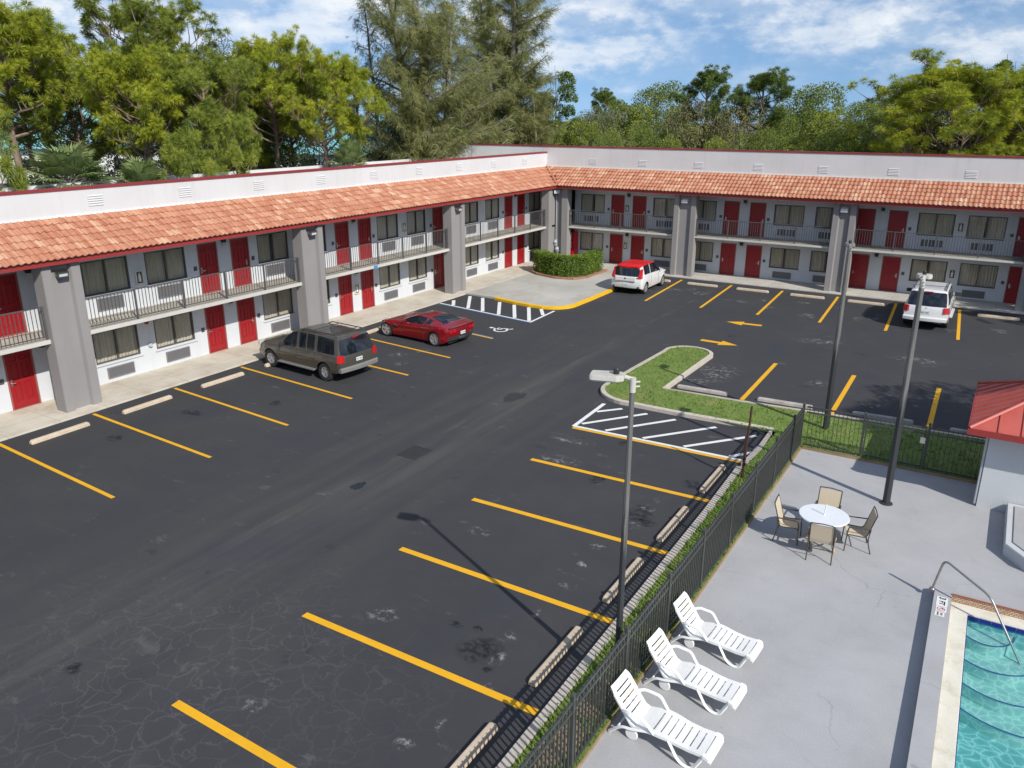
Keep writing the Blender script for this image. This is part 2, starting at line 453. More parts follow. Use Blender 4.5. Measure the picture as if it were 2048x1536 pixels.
def tri_sheet(name, poly, z, mat, parent=None):
    bm = bmesh.new(); vs_ = [bm.verts.new((x, y, z)) for x, y in poly]; f = bm.faces.new(vs_)
    bmesh.ops.triangulate(bm, faces=[f]); me = bpy.data.meshes.new(name); bm.to_mesh(me); bm.free()
    me.materials.append(mat); o = bpy.data.objects.new(name, me); COL.objects.link(o)
    return struct(o)
gi = offset(ko, -.148)
isl = gi[3:] + [(16, 22.25), (-4.05, 22.22), (-4.05, 20.1), (-4.98, 20.1)]
isl = [(-4.98, 20.1), (-4.92, 22.9)] + gi[4:] + [(16, 22.27), (-4.05, 22.25), (-4.05, 20.1)]
tri_sheet('lawn', isl, .105, M['grass'])
strip = [(-4.86, -4), (-4.86, 4), (-4.88, 9), (-4.93, 13), (-4.96, 17), (-5.02, 20.098), (-4.05, 20.098), (-4.02, -4)]
tri_sheet('grass_strip', strip, .088, M['grass'])
# dry soil under the near end of the fence
mb = MB()
M['soil'] = mat_concrete('dry_soil', (.20, .13, .07), (.36, .25, .15), (.42, .33, .22), .5, False, 2.5)
rs = R(5)
# short grass: one object of many blades
M['blade'] = None
def mat_leaf(name, stops, rough=.55, trans=.35, nsc=.7, spec=.3):
    m, nt, b = new_mat(name)
    g = nt.nodes.new('ShaderNodeNewGeometry')
    oi = nt.nodes.new('ShaderNodeObjectInfo')
    v = N(nt, 'ShaderNodeVectorMath', operation='ADD')
    nt.links.new(nt.nodes.new('ShaderNodeTexCoord').outputs['Object'], v.inputs[0])
    sc = N(nt, 'ShaderNodeVectorMath', operation='SCALE'); sc.inputs[0].default_value = (37, 19, 5); nt.links.new(oi.outputs['Random'], sc.inputs['Scale'])
    nt.links.new(sc.outputs[0], v.inputs[1])
    cl = noise(nt, v.outputs[0], nsc, 3, .6)
    f = mixc(nt, .42, ramp(nt, cl, [(.3, 0), (.7, 1)]), g.outputs['Random Per Island'])
    col = ramp(nt, f, stops)
    nt.links.new(col, b.inputs['Base Color']); b.inputs['Roughness'].default_value = rough; b.inputs['Specular IOR Level'].default_value = spec
    if trans:
        t = nt.nodes.new('ShaderNodeBsdfTranslucent'); nt.links.new(col, t.inputs['Color'])
        mx = nt.nodes.new('ShaderNodeMixShader'); mx.inputs[0].default_value = trans
        nt.links.new(b.outputs[0], mx.inputs[1]); nt.links.new(t.outputs[0], mx.inputs[2])
        nt.links.new(mx.outputs[0], nt.nodes['Material Output'].inputs['Surface'])
    return m
M['blade'] = mat_leaf('grass_blades', [(.15, (.095, .165, .02)), (.5, (.18, .28, .045)), (.85, (.28, .35, .09))], .6, .3, 1.6)
def inside(p, poly):
    x, y = p; c = False; j = len(poly) - 1
    for i in range(len(poly)):
        if (poly[i][1] > y) != (poly[j][1] > y) and x < (poly[j][0] - poly[i][0]) * (y - poly[i][1]) / (poly[j][1] - poly[i][1]) + poly[i][0]: c = not c
        j = i
    return c
mb = MB()
def blades(poly, z, dens, hmin, hmax, bx, w=.012):
    x0, x1, y0, y1 = bx
    n = int((x1 - x0) * (y1 - y0) * dens)
    for _ in range(n):
        x, y = rs.uniform(x0, x1), rs.uniform(y0, y1)
        if not inside((x, y), poly): continue
        a = rs.uniform(0, 6.28); h = rs.uniform(hmin, hmax); ww = w * rs.uniform(.7, 1.6); l = h * .6
        dx, dy = cos(a) * ww, sin(a) * ww; b_ = rs.uniform(0, 6.28)
        mb.quad((x - dx, y - dy, z), (x + dx, y + dy, z), (x + cos(b_) * l, y + sin(b_) * l, z + h))
blades(strip, .085, 420, .04, .12, (-5.05, -4.0, 7, 20.1), .013)
blades(isl, .1, 90, .03, .08, (-11.1, -4, 20, 30.7), .02)
blades(isl, .1, 110, .03, .09, (-4.1, 1.5, 22.2, 25.7), .02)
g = mb.build('grass', M['blade'], recalc=False); g['kind'] = 'stuff'

# ------------------------------------------------------------------ pool deck
mb = MB()
deckpoly = [(-4.05, -4), (-.08, -4)]
def P2(x, y): return pool_w(x, y)[:2]
mb.quad(*[(x, y, .02) for x, y in [(-4.05, -4), P2(.03, -20), P2(.03, .32), (-4.05, 16.1)]])
mb.quad(*[(x, y, .02) for x, y in [(-4.05, 16.1), P2(.03, .32), P2(12, .32), (14, 22.25), (-4.05, 22.25)]])
for a, b_ in (((-4.05, -4), (-4.05, 16.1)), ((-4.05, 16.1), (-4.05, 22.25)), ((-4.05, 22.25), (14, 22.25))):
    mb.quad((*a, -.06), (*b_, -.06), (*b_, .02), (*a, .02))
struct(mb.build('pool_deck', M['deck']))
mb = MB(); mb.box(-4.02, 14, 22.245, 22.30, -.05, .098); mb.box(-4.075, -4.02, -4, 22.2, -.05, .085)
struct(mb.build('soil_edge', M['soil']))

# ------------------------------------------------------------------ painted markings (sheets 4 mm above the asphalt)
def line_mark(name, a, b_, wd, mat, z=.004):
    a = Vector(a); b_ = Vector(b_); t = (b_ - a).normalized(); n = Vector((-t.y, t.x)) * wd / 2
    mb = MB(); mb.quad((*(a - n), z), (*(b_ - n), z), (*(b_ + n), z), (*(a + n), z))
    return struct(mb.build(name, mat))
for y0, y1 in ((10.5, 10.16), (13.38, 13.06), (16.35, 15.91), (19.24, 18.76), (22.2, 21.75), (24.98, 24.35)):
    line_mark('parking_line', (-23.72, y0), (-17.78, y1), .11, M['yellow'])
line_mark('parking_line', (-23.72, 28.42), (-17.9, 27.6), .11, M['yellow'])
line_mark('parking_line', (-23.72, 28.55), (-17.95, 27.72), .10, M['bluep'], .0045)
for y0, y1 in ((6.26, 6.2), (9.1, 9.12), (11.97, 11.95), (14.77, 14.84), (17.62, 17.73)):
    line_mark('parking_line', (-10.2, y0), (-5.12, y1), .15, M['yellow'])
line_mark('parking_line', (-10.32, 20.32), (-5.1, 20.46), .13, M['yellow'])
for x in (-15.45, -12.56, -9.78, -6.95, -4.16, -1.33, 1.5, 4.3):
    line_mark('parking_line', (x - .16, 44.0), (x + .18, 37.8), .13, M['yellow'])
for x in (-6.75, -3.94, -1.17, 1.65):
    line_mark('parking_line', (x - .05, 30.3), (x + .05, 25.5), .15, M['yellow'])
# accessible aisle by the walkway
line_mark('aisle_marking', (-23.8, 31.72), (-17.9, 30.80), .10, M['bluep'], .004)
line_mark('aisle_marking', (-23.8, 31.85), (-17.95, 30.92), .11, M['whitep'], .0045)
line_mark('aisle_marking', (-17.99, 30.87), (-18.12, 33.4), .12, M['whitep'], .005)
for a, b_ in (((-23.6, 32.75), (-22.95, 31.8)), ((-23.45, 34.0), (-21.98, 31.68)), ((-22.66, 34.0), (-21.02, 31.52)), ((-21.4, 33.65), (-20.0, 31.35)), ((-20.45, 33.5), (-19.02, 31.2)), ((-19.55, 33.4), (-18.15, 31.05)), ((-18.85, 33.4), (-18.15, 32.35))):
    line_mark('aisle_marking', a, b_, .17, M['whitep'], .0042)
# accessible aisle by the island
line_mark('aisle_marking', (-10.35, 20.46), (-5.1, 20.60), .12, M['whitep'], .0045)
line_mark('aisle_marking', (-10.34, 20.42), (-10.42, 22.75), .13, M['whitep'], .005)
for a, b_ in (((-10.3, 21.95), (-9.72, 22.62)), ((-10.22, 20.75), (-8.86, 22.62)), ((-9.37, 20.62), (-7.91, 22.6)), ((-8.18, 20.65), (-6.63, 22.64)), ((-6.94, 20.68), (-5.4, 22.6)), ((-5.6, 20.68), (-5.15, 21.3))):
    line_mark('aisle_marking', a, b_, .13, M['whitep'], .0042)
# direction arrows
def arrow(x, y, s, ang, label):
    mb = MB(); c, s_ = cos(ang), sin(ang)
    pts = [(-.78, -.13), (.05, -.13), (.05, -.36), (.80, 0), (.05, .36), (.05, .13), (-.78, .13)]
    T = [(x + (c * a - s_ * b) * s, y + (s_ * a + c * b) * s) for a, b in pts]
    for idx in ((0, 1, 5, 6), (2, 3, 4)): mb.quad(*[(*T[i], .004) for i in idx])
    return tag(mb.build('arrow_marking', M['yellow']), label, 'road arrow')
arrow(-9.62, 35.78, 1.0, radians(184), 'yellow painted arrow pointing left, the farther one, nearer the right wing')
arrow(-9.58, 32.03, 1.0, radians(-2), 'yellow painted arrow pointing right, the one nearer the rounded grass island tip')
# wheelchair symbol of the accessible bay (head to the left, wheel below)
mb = MB()
def ws(u, v): return (-18.5 + u * .95, 29.0 + v * .95, .004)
import itertools
def ring(cu, cv, r, w_, a0, a1, n=22):
    for i in range(n):
        a = radians(a0 + (a1 - a0) * i / n); b_ = radians(a0 + (a1 - a0) * (i + 1) / n)
        mb.quad(*[ws(cu + q * cos(t), cv + q * sin(t)) for q, t in ((r - w_, a), (r + w_, a), (r + w_, b_), (r - w_, b_))])
ring(-.48, .13, .05, .05, 0, 360, 14)
def seg(a, b_, w_=.05):
    a = Vector(a); b_ = Vector(b_); t = (b_ - a).normalized(); n_ = Vector((-t.y, t.x)) * w_
    mb.quad(ws(*(a - n_)), ws(*(b_ - n_)), ws(*(b_ + n_)), ws(*(a + n_)))
seg((-.36, .1), (.02, .02)); seg((.02, .02), (.08, .3)); seg((.08, .3), (.42, .3)); seg((-.16, .06), (-.12, .3), .04)
ring(.12, -.02, .3, .045, -200, 60)
seg((.42, .3), (.5, .46))
tag(mb.build('accessible_symbol', M['whitep']), 'white painted wheelchair symbol on the asphalt beside the blue and white hatching', 'road marking')
# covers and stains set in the lot
def cover(name, x, y, rx, ry, label, cat, grid=False, rz=0.):
    mb = MB()
    if grid:
        c, s_ = cos(rz), sin(rz)
        T = lambda p: (x + c * p[0] - s_ * p[1], y + s_ * p[0] + c * p[1], p[2])
        mb.box(-rx, rx, -ry, -ry + .05, -.02, .012, T); mb.box(-rx, rx, ry - .05, ry, -.02, .012, T); mb.box(-rx, -rx + .05, -ry + .05, ry - .05, -.02, .012, T); mb.box(rx - .05, rx, -ry + .05, ry - .05, -.02, .012, T)
        k = -rx + .08
        while k < rx - .06: mb.box(k, k + .025, -ry + .05, ry - .05, -.02, .010, T); k += .055
        mb.box(-rx + .05, rx - .05, -ry + .05, ry - .05, -.02, .003, T)
    else:
        n_ = 28; pts = [(x + rx * cos(2 * pi * i / n_) * (1 + .06 * sin(3 * i)), y + ry * sin(2 * pi * i / n_)) for i in range(n_)]
        mb.prism(pts, -.02, .006)
    return tag(mb.build(name, M['iron']), label, cat)
cover('drain_grate', -13.22, 16.3, .33, .40, 'dark square storm drain grate in the middle of the drive lane', 'drain grate', True)
m_, nt_, b_ = new_mat('wet_asphalt'); b_.inputs['Base Color'].default_value = (.012, .013, .016, 1); b_.inputs['Roughness'].default_value = .12
def blob(x, y, rx, ry, seed, rot, mat, name, z=.0045):
    rr = R(seed); n_ = 36; ph = [rr.uniform(0, 6.28) for _ in range(4)]
    pts = []
    for i in range(n_):
        a = 2 * pi * i / n_; k = 1 + .16 * sin(2 * a + ph[0]) + .12 * sin(3 * a + ph[1]) + .07 * sin(7 * a + ph[2])
        u, v_ = rx * k * cos(a), ry * k * sin(a)
        pts.append((x + u * cos(rot) - v_ * sin(rot), y + u * sin(rot) + v_ * cos(rot)))
    mb = MB(); mb.quad(*[(px, py, z) for px, py in pts]); return mb.build(name, mat)
tag(blob(-13.1, 13.85, .13, .27, 3, 0, m_, 'puddle'), 'small dark wet patch on the lane between the drain grate and the cracks', 'puddle')
tag(blob(-13.28, 21.75, .26, .58, 8, 0, M['iron'], 'oval_patch'), 'dark oval asphalt patch in the lane beyond the drain grate', 'asphalt patch')
oil_m, nt_, b_ = new_mat('oil_stain'); b_.inputs['Base Color'].default_value = (.014, .014, .018, 1); b_.inputs['Roughness'].default_value = .5
gd_ = nt_.nodes.new('ShaderNodeTexGradient'); gd_.gradient_type = 'SPHERICAL'
nt_.links.new(coords(nt_, 'Generated', (2, 2, 0), (-1, -1, 0)), gd_.inputs['Vector'])
fa_ = math_n(nt_, 'MULTIPLY', ramp(nt_, gd_.outputs['Fac'], [(.05, 0), (.55, 1)]), ramp(nt_, noise(nt_, coords(nt_, 'World'), 5.5, 5, .7), [(.42, 0), (.66, .85)]))
tr_ = nt_.nodes.new('ShaderNodeBsdfTransparent'); mx_ = nt_.nodes.new('ShaderNodeMixShader')
nt_.links.new(fa_, mx_.inputs[0]); nt_.links.new(tr_.outputs[0], mx_.inputs[1]); nt_.links.new(b_.outputs[0], mx_.inputs[2]); nt_.links.new(mx_.outputs[0], nt_.nodes['Material Output'].inputs['Surface'])
for i, (x, y, rx, ry) in enumerate([(-6.75, 9.95, .5, .42), (-6.35, 9.6, .14, .1), (-6.4, 16.2, .5, .4), (-6.1, 15.9, .25, .3), (-21.3, 12.5, .4, .2), (-21.2, 15.1, .5, .28), (-8.5, 20.0, .3, .15), (-8.1, 17.4, .35, .22), (-7.15, 10.45, .14, .1), (-7.6, 10.35, .2, .1), (-12.4, 5.9, .22, .18), (-5.9, 18.4, .3, .3), (-19.6, 17.1, .35, .2)]):
    struct(blob(x, y, rx, ry, 20 + i, i * .7, oil_m, 'oil_stain', .003))

# broken pale concrete at the end of the hatched aisle, bare sandy soil by the near fence
M['rubble'] = mat_concrete('broken_concrete', (.34, .34, .35), (.58, .57, .55), (.10, .10, .11), .8, False, 4.)
struct(blob(-5.02, 21.6, .16, .75, 61, -.05, M['rubble'], 'concrete_patch', .0052))
for i_, (x, y, rx, ry) in enumerate([(-4.42, 8.6, .26, .5), (-4.35, 7.2, .34, .5), (-4.3, 10.0, .2, .4), (-4.45, 9.5, .16, .3)]):
    struct(blob(x, y, rx, ry, 70 + i_, .2 * i_, M['soil'], 'bare_soil', .125))
scuff, nt_, b_ = new_mat('pale_scuff'); b_.inputs['Base Color'].default_value = (.34, .335, .33, 1); b_.inputs['Roughness'].default_value = .9
gd_ = nt_.nodes.new('ShaderNodeTexGradient'); gd_.gradient_type = 'SPHERICAL'
nt_.links.new(coords(nt_, 'Generated', (2, 2, 0), (-1, -1, 0)), gd_.inputs['Vector'])
fa_ = math_n(nt_, 'MULTIPLY', ramp(nt_, gd_.outputs['Fac'], [(.0, 0), (.6, 1)]), ramp(nt_, noise(nt_, coords(nt_, 'World'), 5., 6, .75), [(.50, 0), (.66, .85)]))
tr_ = nt_.nodes.new('ShaderNodeBsdfTransparent'); mx_ = nt_.nodes.new('ShaderNodeMixShader')
nt_.links.new(fa_, mx_.inputs[0]); nt_.links.new(tr_.outputs[0], mx_.inputs[1]); nt_.links.new(b_.outputs[0], mx_.inputs[2]); nt_.links.new(mx_.outputs[0], nt_.nodes['Material Output'].inputs['Surface'])
rr_ = R(8); spots_ = []
for y in (7.5, 8.1, 9.2, 9.9, 10.6, 11.4, 12.6, 13.4, 14.3, 15.6, 16.6, 17.0): spots_.append((-6.35 + rr_.uniform(-.25, .25), y, rr_.uniform(.10, .2), rr_.uniform(.14, .3)))
for x in (-16.6, -15.0, -14.2, -13.3, -12.0, -11.1, -10.2, -9.3, -8.3, -7.4, -6.4, -5.5, -4.6, -1.6, .5): spots_.append((x + rr_.uniform(-.3, .3), rr_.uniform(38.2, 42.3), rr_.uniform(.3, .7), rr_.uniform(.25, .5)))
spots_ += [(-9.9, 19.4, .7, .28), (-9.5, 18.0, .8, .3), (-8.3, 28.0, .8, 1.3), (-8.6, 26.6, .5, .6), (-4.9, 28.6, .5, .4), (-3.0, 27.2, .6, .3), (-19.8, 23.6, .5, .3), (-19.3, 24.6, .4, .3), (-18.9, 22.8, .4, .3), (-9.2, 13.5, .4, .2), (-8.9, 9.9, .4, .25), (-9.1, 6.9, .25, .2), (-2.2, 33.6, 1.2, .5), (-6.2, 34.4, 1.4, .4)]
for i_, (x, y, rx, ry) in enumerate(spots_): struct(blob(x, y, rx, ry, 90 + i_, rr_.uniform(0, 1.), scuff, 'pale_scuff', .0036))
# ------------------------------------------------------------------ motel materials
def mat_stucco(name, c, var=.05, streak=True):
    m, nt, b = new_mat(name)
    v = coords(nt, 'World')
    f = noise(nt, v, .5, 5, .6); fine = noise(nt, v, 24, 4, .65)
    col = ramp(nt, f, [(.3, tuple(x * (1 - var) for x in c)), (.7, tuple(min(1, x * (1 + var)) for x in c))])
    if streak:
        s = noise(nt, coords(nt, 'World', (2.2, 2.2, .14)), 1.6, 5, .65)
        col = mixc(nt, math_n(nt, 'MULTIPLY', ramp(nt, s, [(.52, 0), (.8, 1)]), .22), col, tuple(x * .62 for x in c))
    nt.links.new(col, b.inputs['Base Color']); b.inputs['Roughness'].default_value = .88; b.inputs['Specular IOR Level'].default_value = .25
    bump(nt, b, fine, .25, .008)
    return m
M['wall'] = mat_stucco('wall_paint_pale_grey', (.59, .61, .635))
M['parapet'] = mat_stucco('parapet_paint', (.60, .605, .61), .05)
M['column'] = mat_stucco('column_paint_taupe', (.27, .257, .252), .06)
M['slab'] = mat_stucco('balcony_concrete', (.56, .54, .50), .08)
M['floor2'] = mat_concrete('balcony_floor', (.40, .37, .31), (.52, .48, .41), (.3, .24, .18), .4, False, 1.2)
M['soffit'] = solid('soffit_paint', (.55, .56, .58), .9, .05)
M['trim'] = solid('red_trim', (.29, .032, .030), .5, .12, 2.)
M['trimd'] = solid('dark_red_cap', (.25, .03, .035), .5, .15, 2.)
M['door'] = solid('red_door_paint', (.30, .012, .016), .4, .08, 3.)
M['doorframe'] = solid('door_frame', (.30, .10, .09), .6, .1)
M['steel'] = solid('brushed_steel', (.62, .60, .57), .32, .08, 20, metal=1.)
M['winframe'] = solid('window_frame_bronze', (.085, .08, .078), .45, .15, 8)
M['ac'] = solid('ac_grille_grey', (.20, .195, .20), .65, .1, 8)
M['acw'] = solid('ac_sleeve_white', (.62, .63, .65), .6, .06)
M['dark'] = solid('dark_recess', (.02, .02, .024), .8, .2)
M['black'] = solid('black_metal', (.025, .026, .028), .5, .25, 9)
M['railm'] = solid('rail_paint_grey', (.085, .085, .088), .5, .2, 7)
M['white'] = solid('white_plastic', (.74, .74, .72), .45, .05)
M['lampglass'] = solid('lamp_glass', (.55, .58, .60), .15, .1)
M['grey'] = solid('grey_box_paint', (.42, .44, .46), .5, .12)
def mat_curtain():
    m, nt, b = new_mat('curtain')
    v = coords(nt, 'World')
    f = noise(nt, v, .35, 3, .6); f2 = noise(nt, coords(nt, 'World', (9, 9, .5)), 2., 3)
    col = ramp(nt, mixc(nt, .4, f, f2), [(.35, (.42, .38, .29)), (.5, (.55, .51, .42)), (.65, (.60, .58, .52))])
    nt.links.new(col, b.inputs['Base Color']); b.inputs['Roughness'].default_value = .9
    return m
M['curtain'] = mat_curtain()
def mat_pane(name, tint, base=.10):
    m, nt, b = new_mat(name)
    nt.nodes.remove(b)
    t = N(nt, 'ShaderNodeBsdfTransparent'); t.inputs['Color'].default_value = (*tint, 1)
    g = N(nt, 'ShaderNodeBsdfGlossy'); g.inputs['Roughness'].default_value = .02
    fr = N(nt, 'ShaderNodeLayerWeight'); fr.inputs['Blend'].default_value = .5
    fr = math_n(nt, 'POWER', fr.outputs['Facing'], 4.)
    mx = N(nt, 'ShaderNodeMixShader')
    nt.links.new(math_n(nt, 'MULTIPLY_ADD', fr, .85, base), mx.inputs[0]); nt.links.new(t.outputs[0], mx.inputs[1]); nt.links.new(g.outputs[0], mx.inputs[2])
    nt.links.new(mx.outputs[0], nt.nodes['Material Output'].inputs['Surface'])
    return m
M['pane'] = mat_pane('window_glass', (.90, .90, .88), .045)
def mat_tile():
    m, nt, b = new_mat('roof_tile_terracotta')
    a = nt.nodes.new('ShaderNodeAttribute'); a.attribute_name = 'tile'; a.attribute_type = 'GEOMETRY'
    v = coords(nt, 'World')
    patch = noise(nt, v, .45, 4, .6)
    f = math_n(nt, 'ADD', math_n(nt, 'MULTIPLY', a.outputs['Fac'], .75), math_n(nt, 'MULTIPLY', patch, .42))
    col = ramp(nt, f, [(.1, (.37, .135, .075)), (.4, (.43, .175, .100)), (.68, (.47, .21, .125)), (.88, (.52, .27, .165)), (1.0, (.60, .39, .27))])
    g = noise(nt, coords(nt, 'World', (1, 1, 1)), 9, 5, .7)
    col = mixc(nt, math_n(nt, 'MULTIPLY', ramp(nt, g, [(.5, 0), (.75, 1)]), .35), col, (.60, .40, .26))
    d = noise(nt, coords(nt, 'World', (1, 1, 1), (7, 3, 1)), 3., 5, .7)
    col = mixc(nt, math_n(nt, 'MULTIPLY', ramp(nt, d, [(.58, 0), (.78, 1)]), .4), col, (.20, .10, .06))
    nt.links.new(col, b.inputs['Base Color']); b.inputs['Roughness'].default_value = .8
    bump(nt, b, g, .2, .01)
    return m
M['tile'] = mat_tile()

motel = thing('motel_building', 'L-shaped two storey grey motel with red doors and terracotta tile eaves', 'building', (-26.05, 46.8, 0))
XW, YW = -26.05, 46.8
FL = lambda u, d, z: (XW + d, u, z)      # left wing: u runs along Y, d outwards
FR = lambda u, d, z: (u, YW - d, z)      # right wing: u runs along X
def fbox(mb, F, u0, u1, d0, d1, z0, z1):
    mb.box(u0, u1, d0, d1, z0, z1, lambda p: F(*p))

DW = .9
LD = [12.15, 13.72, 19.69, 21.23, 27.08, 28.62, 34.4, 35.95, 41.52, 43.0]
LW = [(5.2, 6.85), (7.6, 9.3), (10.05, 11.7), (15.1, 16.8), (17.46, 19.14), (22.58, 24.24), (24.9, 26.5), (29.97, 31.56), (32.26, 33.8), (37.2, 38.72), (39.45, 40.95), (44.42, 45.85)]
RD = [-21.5, -20.06, -14.36, -12.86, -7.13, -5.58, .23, 1.8, 9.2]
RW = [(-23.6, -21.95), (-18.73, -17.1), (-16.4, -14.81), (-11.5, -9.86), (-9.27, -7.65), (-4.19, -2.49), (-1.92, -.23), (3.1, 4.75), (5.5, 7.1)]
LV = dict(dl=(.05, 1.92), du=(2.44, 4.33), wl=(.77, 1.90), wu=(3.16, 4.32), al=(.19, .575), au=(2.60, 3.03))
RV = dict(dl=(.04, 1.88), du=(2.38, 4.28), wl=(.69, 1.845), wu=(3.09, 4.235), al=(.14, .50), au=(2.54, 2.90))

def wall_holes(F, u0, u1, z0, z1, holes, depth, parent, name='wall', mat=None):
    us = sorted({u0, u1, *[h[0] for h in holes], *[h[1] for h in holes]})
    zs = sorted({z0, z1, *[h[2] for h in holes], *[h[3] for h in holes]})
    mb = MB()
    for i in range(len(us) - 1):
        for j in range(len(zs) - 1):
            uc, zc = (us[i] + us[i + 1]) / 2, (zs[j] + zs[j + 1]) / 2
            if any(h[0] < uc < h[1] and h[2] < zc < h[3] for h in holes): continue
            mb.quad(F(us[i], 0, zs[j]), F(us[i + 1], 0, zs[j]), F(us[i + 1], 0, zs[j + 1]), F(us[i], 0, zs[j + 1]))
    for a, b, c, d in holes:
        for p, q in (((a, c), (b, c)), ((b, c), (b, d)), ((b, d), (a, d)), ((a, d), (a, c))):
            mb.quad(F(p[0], 0, p[1]), F(q[0], 0, q[1]), F(q[0], -depth, q[1]), F(p[0], -depth, p[1]))
    return mb.build(name, mat or M['wall'], parent, recalc=False)

def make_door(F, u, z0, z1, hinge_right):
    mb = MB(); e = .045
    fbox(mb, F, u, u + e, -.09, .02, z0, z1); fbox(mb, F, u + DW - e, u + DW, -.09, .02, z0, z1); fbox(mb, F, u + e, u + DW - e, -.09, .02, z1 - e, z1)
    fbox(mb, F, u, u + DW, -.09, .05, z0 - .03, z0 + .012)
    fr = mb.build('door_frame', M['doorframe'], motel)
    mb = MB(); a, b = u + e + .004, u + DW - e - .004; t = z1 - e - .004; h = t - z0; w_ = b - a
    # stiles, rails and sunk panels of a six-panel door
    st = .12 * w_ / .8; mid = (a + b) / 2
    zr = [z0 + .016, z0 + .13 * h, z0 + .45 * h, z0 + .52 * h, z0 + .80 * h, z0 + .85 * h, z0 + .945 * h, t]
    for u0_, u1_ in ((a, a + st), (mid - .05, mid + .05), (b - st, b)): fbox(mb, F, u0_, u1_, -.075, -.035, zr[0], t)
    for z0_, z1_ in ((zr[0], zr[1]), (zr[2], zr[3]), (zr[4], zr[5]), (zr[6], t)):
        fbox(mb, F, a + st, mid - .05, -.075, -.0352, z0_, z1_); fbox(mb, F, mid + .05, b - st, -.075, -.0352, z0_, z1_)
    for z0_, z1_ in ((zr[1], zr[2]), (zr[3], zr[4]), (zr[5], zr[6])):
        for u0_, u1_ in ((a + st, mid - .05), (mid + .05, b - st)):
            fbox(mb, F, u0_, u1_, -.075, -.058, z0_, z1_); fbox(mb, F, u0_ + .05, u1_ - .05, -.0575, -.044, z0_ + .05, z1_ - .05)
    d = mb.build('door', M['door'], motel)
    mb = MB(); hu = (b - .09) if hinge_right else (a + .09); hz = z0 + .47 * h
    fbox(mb, F, hu - .03, hu + .03, -.035, -.024, hz - .10, hz + .12)
    mb.tube([F(hu, -.03, hz), F(hu, .03, hz), F(hu + (-.1 if hinge_right else .1), .035, hz)], .014, 8)
    mb.build('door_handle', M['steel'], d)
    return d

rc = R(11)
def make_window(F, a, b, z0, z1, open_=0.):
    mb = MB(); e = .05; mid = (a + b) / 2
    for q in ((a, a + e), (b - e, b), (mid - .03, mid + .03)): fbox(mb, F, q[0], q[1], -.07, -.015, z0, z1)
    for q in ((z0, z0 + e), (z1 - e, z1)):
        fbox(mb, F, a + e, mid - .03, -.07, -.0152, *q); fbox(mb, F, mid + .03, b - e, -.07, -.0152, *q)
    fr = mb.build('window', M['winframe'], motel)
    mb = MB()
    mb.quad(F(a + e, -.05, z0 + e), F(mid - .03, -.05, z0 + e), F(mid - .03, -.05, z1 - e), F(a + e, -.05, z1 - e))
    mb.quad(F(mid + .03, -.055, z0 + e), F(b - e, -.055, z0 + e), F(b - e, -.055, z1 - e), F(mid + .03, -.055, z1 - e))
    mb.build('pane', M['pane'], fr, recalc=False)
    mb = MB(); n = 70; ph = rc.uniform(0, 6); gap = rc.choice([0, 0, 0, .05, .12]); gc = mid + rc.uniform(-.1, .1)
    pts = []
    for i in range(n + 1):
        u = a + (b - a) * i / n
        pts.append((u, -.105 + .022 * sin(u * 46 + ph) + .012 * sin(u * 17 + ph)))
    for i in range(n):
        if gap and abs((pts[i][0] + pts[i + 1][0]) / 2 - gc) < gap / 2: continue
        sw = .02 * sin(pts[i][0] * 9)
        mb.quad(F(pts[i][0], pts[i][1], z0 - .03), F(pts[i + 1][0], pts[i + 1][1], z0 - .03), F(pts[i + 1][0] + sw * .2, pts[i + 1][1], z1), F(pts[i][0] + sw * .2, pts[i][1], z1))
    mb.build('curtain', M['curtain'], fr, smooth=60, recalc=False)
    mb = MB(); mb.quad(F(a - .1, -.32, z0 - .1), F(b + .1, -.32, z0 - .1), F(b + .1, -.32, z1 + .1), F(a - .1, -.32, z1 + .1))
    mb.build('room_backing', M['dark'], fr, recalc=False)
    mb = MB(); fbox(mb, F, a - .07, b + .07, -.0, .05, z0 - .07, z0 - .005); mb.build('window_sill', M['wall'], motel)
    return fr

def make_ac(F, a, b, z0, z1, white):
    if white:
        mb = MB(); e = .05
        fbox(mb, F, a - e, b + e, 0, .05, z0 - e, z0); fbox(mb, F, a - e, b + e, 0, .05, z1, z1 + e); fbox(mb, F, a - e, a, 0, .05, z0, z1); fbox(mb, F, b, b + e, 0, .05, z0, z1)
        for k in range(1, 6):
            u = a + (b - a) * k / 6; fbox(mb, F, u - .02, u + .02, .012, .048, z0, z1)
        p = mb.build('air_conditioner', M['acw'], motel)
        mb = MB(); fbox(mb, F, a, b, -.02, .012, z0, z1)
        mb.build('grille', M['winframe'], p)
    else:
        mb = MB(); e = .03
        fbox(mb, F, a, b, 0, .045, z0, z0 + e); fbox(mb, F, a, b, 0, .045, z1 - e, z1); fbox(mb, F, a, a + e, 0, .045, z0 + e, z1 - e); fbox(mb, F, b - e, b, 0, .045, z0 + e, z1 - e)
        p = mb.build('air_conditioner', M['ac'], motel)
        mb = MB(); fbox(mb, F, a + e, b - e, -.02, .012, z0 + e, z1 - e)
        z = z0 + e + .01
        while z < z1 - e - .02: fbox(mb, F, a + e, b - e, .012, .034, z, z + .014); z += .032
        mb.build('grille', M['ac'], p)

